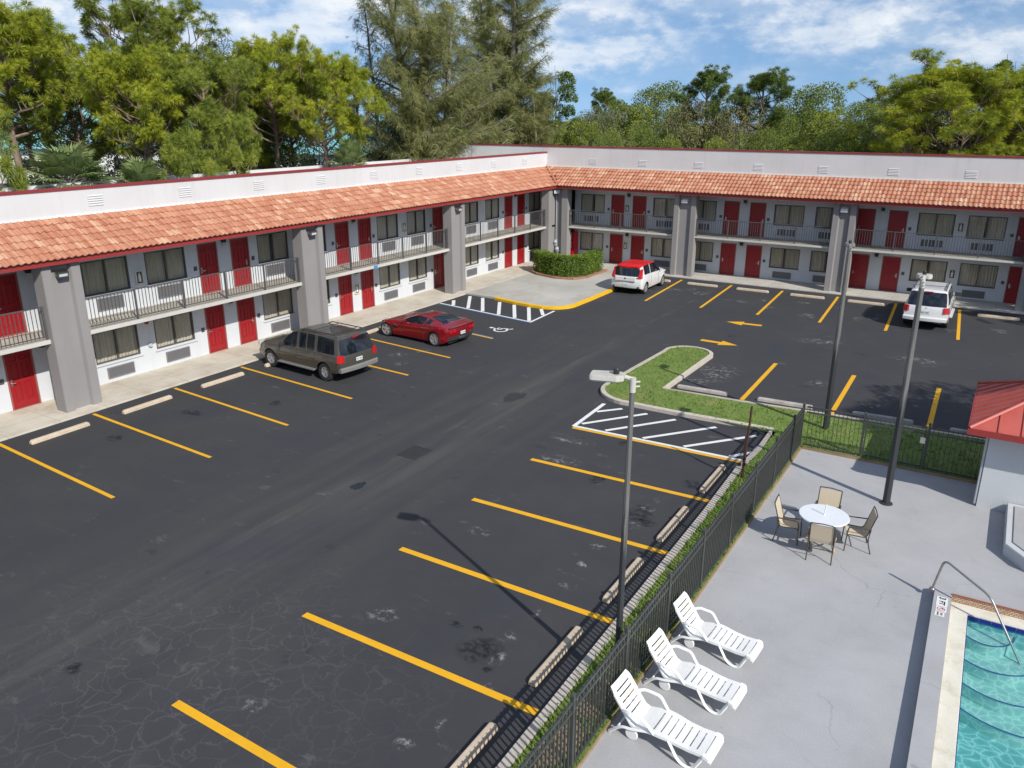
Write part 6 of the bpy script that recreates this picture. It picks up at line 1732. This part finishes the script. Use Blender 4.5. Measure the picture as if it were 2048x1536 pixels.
def rdir(rr, zmin=-1.):
    while True:
        v = Vector((rr.uniform(-1, 1), rr.uniform(-1, 1), rr.uniform(-1, 1)))
        if .05 < v.length < 1 and v.normalized().z > zmin: return v.normalized()
def limb(mb, p, d, L, r, rr, curve=.25, up=.0, n=5, sides=5):
    pts = [Vector(p)]; d = Vector(d).normalized()
    for i in range(n):
        d = (d + Vector((rr.gauss(0, curve), rr.gauss(0, curve), rr.gauss(0, curve * .6) + up))).normalized() if i else d
        pts.append(pts[-1] + d * L / n)
    mb.tube(pts, [r * (1 - .75 * i / n) for i in range(n + 1)], sides, cap=False)
    return pts
def tuft(lf, p, d, rr, n, l, w_, spread=1.15):
    for _ in range(n):
        v = (d * rr.uniform(.1, .9) + rdir(rr) * spread).normalized()
        ll = l * rr.uniform(.7, 1.15); s = v.cross(rdir(rr)); s = s.normalized() * w_ * rr.uniform(.7, 1.3)
        a = p + v * .03; e = p + v * ll + Vector((0, 0, -.06 * ll)); m_ = p + v * ll * .5
        lf.quad(a, m_ + s, e, m_ - s)
def gen_pine(seed, H, W, crown0=.42, n1=17, tn=125, tl=.38, tw=.011, lean=.05, flat=.0, n2=5, sparse=1.):
    rr = R(seed); tk, lf = MB(), MB()
    pts = [Vector((0, 0, 0))]; d = Vector((rr.gauss(0, lean), rr.gauss(0, lean), 1)).normalized(); n = 9
    for i in range(n):
        d = (d + Vector((rr.gauss(0, .06), rr.gauss(0, .06), .12))).normalized(); pts.append(pts[-1] + d * H * .95 / n)
    r0 = .018 * H + .04; tk.tube(pts, [r0 * (1 - .8 * i / n) for i in range(n + 1)], 8, cap=False)
    def trunk(z):
        for i in range(n):
            if pts[i + 1].z >= z: return pts[i].lerp(pts[i + 1], (z - pts[i].z) / (pts[i + 1].z - pts[i].z))
        return pts[-1]
    for k in range(n1):
        u = (k + rr.random()) / n1; z = H * (crown0 + (.97 - crown0) * u)
        env = W / 2 * (max(.12, sin(pi * min(1, .22 + .74 * u))) ** .6) * rr.uniform(.6, 1.1)
        a = k * 2.4 + rr.uniform(-.5, .5)
        d = Vector((cos(a), sin(a), rr.uniform(.05, .55) + .5 * u)).normalized()
        lp = limb(tk, trunk(z), d, env, .0065 * H * (1 - .6 * u), rr, .18, .10, 5, 5)
        for j in range(n2):
            if rr.random() > sparse: continue
            i = min(4, 2 + int(3 * (j + 1) / n2)); q = lp[i].lerp(lp[i + 1] if i < 5 else lp[i], rr.random())
            dd = (rdir(rr, -.25) + d * .8 + Vector((0, 0, .45))).normalized(); L2 = rr.uniform(.5, 1.15) * max(.4, env * .34)
            sp = limb(tk, q, dd, L2, .0022 * H, rr, .2, .12, 3, 4)
            for e in (sp[3],):
                tuft(lf, e, (dd + Vector((0, 0, .5))).normalized(), rr, tn, tl, tw)
                tuft(lf, e + rdir(rr, -.3) * rr.uniform(.3, .6), (dd + Vector((0, 0, .6))).normalized(), rr, int(tn * .8), tl * .9, tw)
        tuft(lf, lp[5], (d + Vector((0, 0, .5))).normalized(), rr, tn, tl, tw)
    return tk, lf
def gen_cas(seed, H, W, crown0=.18, leaders=3, n1=34, strands=34, sl=.85, low=False, sparse=1.):
    rr = R(seed); tk, lf = MB(), MB()
    for L in range(leaders):
        pts = [Vector((rr.gauss(0, .15), rr.gauss(0, .15), 0))]; a = 2 * pi * L / leaders + rr.random(); sp = W * .035 * (leaders > 1)
        hh = H * (1 if L == 0 else rr.uniform(.72, .95)); n = 10; d = Vector((cos(a) * .09 * (leaders > 1), sin(a) * .09 * (leaders > 1), 1))
        for i in range(n):
            d = (d + Vector((rr.gauss(0, .035), rr.gauss(0, .035), .05))).normalized(); pts.append(pts[-1] + d * hh / n)
        r0 = .013 * H + .04; tk.tube(pts, [r0 * (1 - .88 * i / n) for i in range(n + 1)], 7, cap=False)
        m_ = n1 // leaders
        for k in range(m_):
            u = (k + rr.random()) / m_; z = hh * (crown0 + (.98 - crown0) * u)
            i = min(n - 1, max(0, int(z / hh * n))); p = pts[i].lerp(pts[i + 1], min(1, max(0, z / hh * n - i)))
            env = W / 2 * (1 - u) ** .55 * rr.uniform(.55, 1.1) + .35
            aa = rr.uniform(0, 6.28); d1 = Vector((cos(aa), sin(aa), rr.uniform(.25, .8))).normalized()
            lp = limb(tk, p, d1, env, .006 * H * (1 - u) + .012, rr, .14, .07, 5, 4)
            ns = int(strands * (.5 + env / (W / 2)) * sparse)
            for s in range(ns):
                i = rr.choice((1, 2, 3, 4, 4, 5)); q = lp[i].lerp(lp[max(i - 1, 0)], rr.random()) + rdir(rr) * rr.uniform(.0, .42)
                v = (d1 * rr.uniform(.1, .9) + rdir(rr) * .55 + Vector((0, 0, rr.uniform(-.75, .35)))).normalized()
                for _ in range(4):
                    v2 = (v + rdir(rr) * .35).normalized(); l = sl * rr.uniform(.5, 1.1); w_ = rr.uniform(.006, .013)
                    s_ = v2.cross(rdir(rr)).normalized() * w_; m2 = q + v2 * l * .5; e = q + v2 * l + Vector((0, 0, -.22 * l))
                    lf.quad(q, m2 + s_, e, m2 - s_)
    return tk, lf
def gen_broad(seed, H, W, nl=24, leaves=7500, ls=.19, trunk_r=.2, base=.12, vines=0, droop=.0, narrow=False):
    rr = R(seed); tk, lf = MB(), MB()
    tp = limb(tk, (0, 0, 0), (rr.gauss(0, .06), rr.gauss(0, .06), 1), H * .45, trunk_r, rr, .06, .05, 5, 7)
    lobes = []
    for k in range(nl):
        u = (k + .5) / nl; a = k * 2.399 + rr.uniform(-.4, .4)
        zz_ = base + (.90 - base) * u
        env = (sin(pi * min(.98, .18 + .78 * u)) ** .6) if not narrow else (1.05 - u) ** .7
        rad = W / 2 * env * sqrt(rr.uniform(.15, 1)) * .80
        c = Vector((cos(a) * rad, sin(a) * rad, H * zz_ + rr.gauss(0, .02) * H)); s = W * rr.uniform(.10, .19) * (1 if not narrow else .9)
        lobes.append((c, s))
        if k % 2 == 0: limb(tk, tp[rr.choice((2, 3, 4, 5))], (c - tp[3]), (c - tp[3]).length * .95, trunk_r * .3, rr, .1, .02, 5, 4)
    tot = sum(s * s for _, s in lobes)
    for c, s in lobes:
        for _ in range(int(leaves * s * s / tot)):
            v = rdir(rr, -.55); k = rr.uniform(.62, 1.08); p = c + Vector((v.x * s * k, v.y * s * k, v.z * s * .78 * k))
            if p.z < .05: continue
            d = (v + rdir(rr) * .9 + Vector((0, 0, .1 - droop))).normalized()
            leaf_quad(lf, p, d, rdir(rr), ls * rr.uniform(.7, 1.5), ls * rr.uniform(.28, .5))
    for _ in range(vines):
        a = rr.uniform(0, 6.28); rad = W / 2 * sqrt(rr.random()); z = H * rr.uniform(.45, .95); q = Vector((cos(a) * rad, sin(a) * rad, z)); l = rr.uniform(.6, 2.0)
        for s in range(5):
            e = q + Vector((rr.gauss(0, .12), rr.gauss(0, .12), -l / 5)); w_ = Vector((rr.gauss(0, .014), rr.gauss(0, .014), 0)); lf.quad(q - w_, q + w_, e + w_, e - w_); q = e
    return tk, lf
def gen_palm(seed, H, W, fronds=30):
    rr = R(seed); tk, lf = MB(), MB()
    tp = limb(tk, (0, 0, 0), (rr.gauss(0, .03), rr.gauss(0, .03), 1), H * .82, .20, rr, .03, .05, 6, 9)
    tk.tube(tp, [.19] * 7, 9); top = tp[-1]
    for k in range(fronds):
        a = k * 2.4; el = 1.25 - 1.75 * (k / fronds); d = Vector((cos(a) * cos(el), sin(a) * cos(el), sin(el)))
        st = W * .24; fl = W * .28; p1 = top + d * st + Vector((0, 0, -.04)); tk.tube([top, top + d * st * .5 + Vector((0, 0, .05)), p1], .022, 4, cap=False)
        side = d.cross(Vector((0, 0, 1))); side = side.normalized() if side.length > .1 else Vector((1, 0, 0)); upv = side.cross(d)
        ns = 26
        for s in range(ns):
            b_ = (s / (ns - 1) - .5) * 3.6; v = (d * cos(b_) + side * sin(b_) + upv * (.12 * abs(b_))).normalized(); l = fl * (1 - .12 * abs(b_)) * rr.uniform(.9, 1.1)
            n_ = v.cross(upv).normalized() * l * .055; m_ = p1 + v * l * .55; e = p1 + v * l + Vector((0, 0, -.22 * l))
            lf.quad(p1, m_ + n_, e, m_ - n_)
    return tk, lf

PROTO = {}
def proto(key, gen, barkm, leafm, H, W, part='crown', **kw):
    PROTO[key] = (gen, barkm, leafm, H, W, kw, part)
proto('pine_a', gen_pine, 'bark_pine', 'pine_bright', 12, 7.4, seed=1, crown0=.62, n1=34, n2=7)
proto('pine_b', gen_pine, 'bark_pine', 'pine_mid', 14.5, 10., seed=2, crown0=.55, n1=44, n2=7)
proto('pine_c', gen_pine, 'bark_pine', 'pine_mid', 12, 7.2, seed=3, crown0=.62, n1=32, n2=7)
proto('pine_d', gen_pine, 'bark_pine', 'pine_bright', 12, 10., seed=14, crown0=.42, n1=76, n2=9)
proto('pine_sap', gen_pine, 'bark_pine', 'pine_mid', 7.5, 3.4, seed=5, crown0=.55, n1=13, n2=4)
proto('pine_tuft', gen_pine, 'bark_dark', 'pine_dark', 12, 5.0, seed=23, crown0=.66, n1=14, n2=8, tn=120, tl=.38)
proto('pine_slim', gen_pine, 'bark_pine', 'pine_bright', 12.5, 3.8, seed=9, crown0=.66, n1=9, n2=5, lean=.12)
proto('cas_a', gen_cas, 'bark_grey', 'cas', 20, 10.0, seed=1, leaders=5, n1=190, strands=125, sl=.55)
proto('cas_b', gen_cas, 'bark_grey', 'cas', 20, 8.0, seed=4, leaders=5, n1=190, strands=125, sl=.55)
proto('cas_s', gen_cas, 'bark_dark', 'dark', 15, 5.5, seed=7, leaders=1, n1=52, strands=40, sl=.45)
proto('cas_low', gen_cas, 'bark_grey', 'cas', 11.5, 7.5, seed=11, leaders=3, n1=90, strands=95, crown0=.06, sl=.5)
proto('dark_spire', gen_broad, 'bark_dark', 'pine_dark', 13, 3.6, seed=3, nl=30, leaves=11000, ls=.12, base=.15, narrow=True)
proto('oak', gen_broad, 'bark_grey', 'oak', 10.5, 8., seed=4, nl=34, leaves=26000, ls=.125)
proto('oak_l', gen_broad, 'bark_grey', 'oak_light', 9.5, 6., seed=5, nl=28, leaves=20000, ls=.12)
proto('grey', gen_broad, 'bark_grey', 'grey', 11, 6.5, seed=6, nl=32, leaves=13000, ls=.11)
proto('dark', gen_broad, 'bark_dark', 'dark', 9.5, 6.5, seed=7, nl=20, leaves=9000, ls=.12, base=.34)
proto('vine', gen_broad, 'bark_dark', 'vine', 9.5, 6., seed=8, nl=30, leaves=14000, ls=.11, vines=150, droop=.5)
proto('palm', gen_palm, 'bark_grey', 'palm', 7.0, 3.8, seed=2)
def plant_tree(key, x, y, H, W, label, cat='tree', group=None, rz=None, name=None):
    gen, bk, lfm, H0, W0, kw, part = PROTO[key]
    nm = name or {'p': 'pine_tree', 'c': 'casuarina_tree', 'd': 'tree', 'o': 'oak_tree', 'g': 'tree', 'v': 'vine_covered_tree'}[key[0]]
    if key == 'palm': nm = 'palm_tree'
    if isinstance(PROTO[key][0], bpy.types.Object) is False and key not in DONE:
        kw2 = dict(kw); seed = kw2.pop('seed'); tk, lf = gen(seed, H0, W0, **kw2)
        t = thing(nm, label, cat, (x, y, -.06))
        tk.build('trunk', M[bk], t, smooth=70, world=False, recalc=False); lf.build('crown', LEAF[lfm], t, world=False, recalc=False)
        DONE[key] = t
    else:
        t = copy_tree(DONE[key]); t['label'] = label; t['category'] = cat
        for k_ in ('group',):
            if k_ in t.keys(): del t[k_]
        t.name = nm
    t.location = (x, y, -.06); t.rotation_euler = (0, 0, rz if rz is not None else (x * 7.13 + y * 3.7) % 6.28)
    t.scale = (W / W0, W / W0, H / H0)
    if group: t['group'] = group
    return t
DONE = {}
GP, GC, GB = 'pines behind the left wing', 'casuarinas behind the building corner', 'trees behind the right wing'
TREES = [
 # key, px, py_top, D, width in px, label, group
 ('pine_a', 20, 25, 47, 300, 'big pine at the left photo edge above the palms', GP),
 ('pine_b', 215, 2, 58, 330, 'tallest dark green pine at upper left, behind the yellow topped one', GP),
 ('pine_a', 268, 103, 44, 235, 'pine with a bright yellow green crown below the tallest dark one', GP),
 ('pine_c', 415, 105, 45, 240, 'mid green pine with a pale bare trunk forking above the parapet', GP),
 ('pine_a', 545, 72, 50, 200, 'round topped bright pine standing above its neighbours in the left row', GP),
 ('pine_a', 655, 103, 47, 230, 'rounded pine at the right end of the left row, beside the slim leaning one', GP),
 ('pine_slim', 728, 85, 47, 110, 'slim leaning pine with a long bare trunk left of the casuarinas', GP),
 ('pine_c', 120, 140, 50, 230, 'bushy yellow green pine between the left edge pine and the yellow topped one', GP),
 ('pine_c', 340, 140, 47, 190, 'smaller pine squeezed between the yellow topped pine and the forked one', GP),
 ('pine_c', 480, 165, 52, 170, 'low shaded pine behind the forked trunk and the round topped pine', GP),
 ('pine_c', 75, 85, 52, 210, 'shaded pine just right of the left edge pine, in the second row', GP),
 ('pine_c', 335, 75, 56, 200, 'second row pine peeking out right of the tallest dark one', GP),
 ('pine_d', 480, 140, 53, 190, 'second row bright pine filling the gap left of the round topped one', GP),
 ('pine_c', 600, 125, 54, 190, 'second row pine between the two rounded bright pines', GP),
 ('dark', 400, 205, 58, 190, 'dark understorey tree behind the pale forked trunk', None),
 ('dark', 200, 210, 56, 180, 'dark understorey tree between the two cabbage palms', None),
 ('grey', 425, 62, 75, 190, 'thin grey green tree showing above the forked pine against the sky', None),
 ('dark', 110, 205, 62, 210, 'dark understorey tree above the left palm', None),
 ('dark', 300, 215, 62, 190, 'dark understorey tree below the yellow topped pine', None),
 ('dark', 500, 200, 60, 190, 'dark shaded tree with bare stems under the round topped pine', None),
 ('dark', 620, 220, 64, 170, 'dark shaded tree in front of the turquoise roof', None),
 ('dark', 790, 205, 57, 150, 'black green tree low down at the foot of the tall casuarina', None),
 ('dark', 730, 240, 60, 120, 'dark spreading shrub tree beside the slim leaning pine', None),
 ('pine_sap', 335, 285, 38, 105, 'bright young pine just above the left parapet under the forked pine', GP),
 ('pine_sap', 10, 215, 37, 130, 'bright young pine at the left photo edge beside the palm', GP),
 ('pine_sap', 450, 262, 40, 90, 'small bright pine right of the pale forked trunk', GP),
 ('palm', 95, 292, 38.5, 170, 'cabbage palm with wide fan leaves above the left parapet', 'palms behind the left wing'),
 ('palm', 265, 318, 39.5, 120, 'smaller cabbage palm half hidden by the parapet, right of the wide one', 'palms behind the left wing'),
 ('palm', 690, 285, 46, 90, 'little fan palm behind the parapet near the white balcony rails', 'palms behind the left wing'),
 ('cas_a', 850, -130, 56, 390, 'tallest casuarina with feathery drooping branches rising out of the photo', GC),
 ('cas_b', 1000, -150, 74, 265, 'tall casuarina right of the tallest one, its crown spreading to the right', GC),
 ('cas_s', 762, 5, 54, 150, 'thin dark casuarina with open airy branches against the sky', GC),
 ('cas_low', 925, 140, 73, 260, 'low bushy olive casuarina below the two tall ones', GC),
 ('cas_low', 1060, 160, 71, 230, 'rounded feathery casuarina just above the corner of the white parapet', GC),
 ('cas_low', 820, 190, 54, 150, 'dense drooping casuarina at the foot of the tallest one', GC),
 ('dark_spire', 1133, 108, 72, 80, 'narrow dark spire shaped tree standing above the mixed wood', GB),
 ('dark_spire', 1085, 155, 74, 100, 'lower dark conical tree left of the narrow spire', GB),
 ('oak_l', 1170, 220, 67, 105, 'bright lime green bushy tree behind the right wing parapet', GB),
 ('grey', 1200, 195, 72, 150, 'dull grey green rounded tree right of the dark spire', GB),
 ('pine_tuft', 1218, 160, 88, 80, 'small distant pine head poking above the grey green tree', GB),
 ('oak_l', 1255, 185, 78, 165, 'light green rounded tree sloping down to the dark gap', GB),
 ('oak', 1315, 160, 82, 165, 'rounded green tree left of the two tufted pines', GB),
 ('oak', 1365, 205, 72, 120, 'dark leaved tree in front of the left tufted pine', GB),
 ('pine_tuft', 1398, 112, 66, 120, 'left one of the two tufted pines above brown vines', GB),
 ('pine_tuft', 1508, 118, 66, 140, 'right one of the two tufted pines above brown vines', GB),
 ('vine', 1400, 188, 65, 150, 'brown vine draped tree under the left tufted pine', GB),
 ('vine', 1480, 178, 65.5, 150, 'brown vine draped tree under the right tufted pine', GB),
 ('oak', 1620, 165, 78, 195, 'broad domed green tree right of the brown vines', GB),
 ('oak_l', 1650, 215, 70, 120, 'light green weeping tree in front of the broad dome', GB),
 ('oak', 1560, 215, 68, 115, 'dark green tree between the vines and the broad dome', GB),
 ('oak', 1745, 192, 100, 160, 'far low green tree under the open sky left of the big bright pine', GB),
 ('grey', 1700, 222, 115, 130, 'farthest hazy tree at the lowest dip of the skyline', GB),
 ('dark', 1775, 205, 72, 130, 'dark tree at the left foot of the big bright pine', GB),
 ('pine_d', 1930, 140, 58, 350, 'big wide bright green pine at the right behind the wing', GB),
 ('vine', 1900, 215, 60, 200, 'brown twiggy undergrowth tree below the big bright pine', GB),
 ('vine', 2010, 225, 60, 150, 'brown twiggy undergrowth tree at the right photo edge', GB),
 ('dark_spire', 1990, 98, 76, 70, 'dark spire behind the big bright pine', GB),
 ('dark_spire', 2042, 112, 74, 85, 'dark spire at the right photo edge behind the big pine', GB),
 ('pine_c', 2075, 150, 60, 150, 'green pine cut by the right photo edge', GB),
]
bush = [(1135, 245, 68, 90, 'oak_l'), (1225, 252, 61, 90, 'oak'), (1290, 240, 63, 100, 'oak'), (1345, 255, 62, 80, 'oak_l'), (1440, 258, 61, 90, 'oak_l'), (1530, 250, 62, 110, 'oak'), (1600, 248, 61, 100, 'oak_l'),
        (1680, 240, 62, 120, 'oak'), (1750, 252, 61, 100, 'oak_l'), (1815, 250, 62, 110, 'dark'), (1870, 262, 60, 90, 'vine'), (1960, 268, 60, 90, 'oak')]
blab = ['at the left end beside the casuarinas', 'under the grey green tree', 'under the light green sloping tree', 'below the rounded tree left of the tufted pines', 'between the two vine draped trees',
        'right of the vine draped trees', 'left below the broad dome', 'right below the broad dome', 'below the far low tree', 'at the left foot of the big bright pine', 'in the twigs under the big pine', 'at the right under the big pine']
for (px, py, D, w_, k), l in zip(bush, blab):
    TREES.append((k, px, py, D, w_, ('dark ' if k in ('oak', 'dark') else 'brown ' if k == 'vine' else 'light ') + 'shrubby tree above the right parapet, ' + l, GB))
for key, px, py, D, wpx, label, grp in TREES:
    x, y = at(px, D); zt_ = ztop(py, D) * (.885 if key[:4] == 'pine' and key != 'pine_sap' else 1.); plant_tree(key, x, y, zt_ + .06, wpx * D / 1611., label, 'tree', grp)
# a far-off wood closing the horizon
mb = MB(); rr = R(77)
for k in range(9000):
    a = rr.uniform(radians(-72), radians(12)); D = rr.uniform(120, 190); x, y = sin(a) * D, cos(a) * D
    hgt = 6.2 + 2.0 * sin(a * 23) + 1.2 * sin(a * 57 + 1); z = hgt * rr.random() ** .6
    leaf_quad(mb, Vector((x, y, z)), rdir(rr, -.2), rdir(rr), rr.uniform(.8, 1.8), rr.uniform(.4, .8))
far = mb.build('far_wood', LEAF['oak'], recalc=False); far['kind'] = 'stuff'
# trees just right of the photo, whose shade falls across the lot and the right wing
plant_tree('oak', 9.4, 22.9, 10.2, 8.6, 'broad tree right of the pool house that shades the lot', 'tree')
plant_tree('dark', 10.8, 24.6, 9.2, 8.0, 'darker tree close behind the broad one right of the pool house', 'tree')
plant_tree('palm', 7.3, 21.7, 8.6, 4.8, 'cabbage palm beside the pool house outside the photo edge', 'tree')
plant_tree('pine_c', 10.5, 40.6, 9.5, 6.0, 'pine at the right end of the lot shading the right wing', 'tree')

# ------------------------------------------------------------------ neighbouring buildings with turquoise roofs
M['teal'] = solid('turquoise_metal_roof', (.17, .42, .46), .5, .1, .6)
M['bwhite'] = solid('white_rendered_wall', (.66, .67, .66), .85, .05, .5)
def neighbour(p0, p1, depth, hw_, hr, label, floors=2):
    a, b_ = Vector(p0), Vector(p1); L = (b_ - a).length; t = (b_ - a) / L; nn = Vector((-t.y, t.x))
    T = lambda p: (a.x + t.x * p[0] + nn.x * p[1], a.y + t.y * p[0] + nn.y * p[1], p[2])
    c = (a + b_) / 2; o = thing('apartment_building', label, 'building', (c.x, c.y, -.05))
    mb = MB(); mb.box(0, L, 0, depth, -.05, hw_, T); mb.build('wall', M['bwhite'], o)
    mb = MB(); e = .8; r1, r2 = T((depth / 2, depth / 2, hr)), T((L - depth / 2, depth / 2, hr)); q = [T(p) for p in ((-e, -e, hw_), (L + e, -e, hw_), (L + e, depth + e, hw_), (-e, depth + e, hw_))]
    mb.quad(q[0], q[1], r2, r1); mb.quad(q[1], q[2], r2); mb.quad(q[2], q[3], r1, r2); mb.quad(q[3], q[0], r1); mb.quad(*q[::-1]); mb.build('roof', M['teal'], o)
    n = int(L / 4.2)
    for f in range(floors):
        z = .4 + f * 2.7
        for i in range(n):
            u = 1.2 + i * 4.2
            mb = MB(); mb.box(u, u + 1.9, -.04, .1, z + .7, z + 1.95, T); wn = mb.build('window', M['bwhite'], o); mb = MB(); mb.box(u + .1, u + 1.8, -.06, -.041, z + .8, z + 1.85, T); mb.build('pane', M['glass'], wn)
        if f:
            mb = MB(); mb.box(0, L, -1.3, -.001, z - .2, z - .05, T); mb.box(0, L, -1.3, -1.22, z - .05, z + .75, T); mb.build('balcony', M['bwhite'], o)
    return o
neighbour(at(-120, 92), at(420, 86), 11, 5.9, 9.6, 'white apartment block with a turquoise roof behind the tallest pine')
neighbour(at(480, 84), at(840, 78), 10, 5.4, 8.7, 'white block with a turquoise roof seen between the right hand pine trunks')
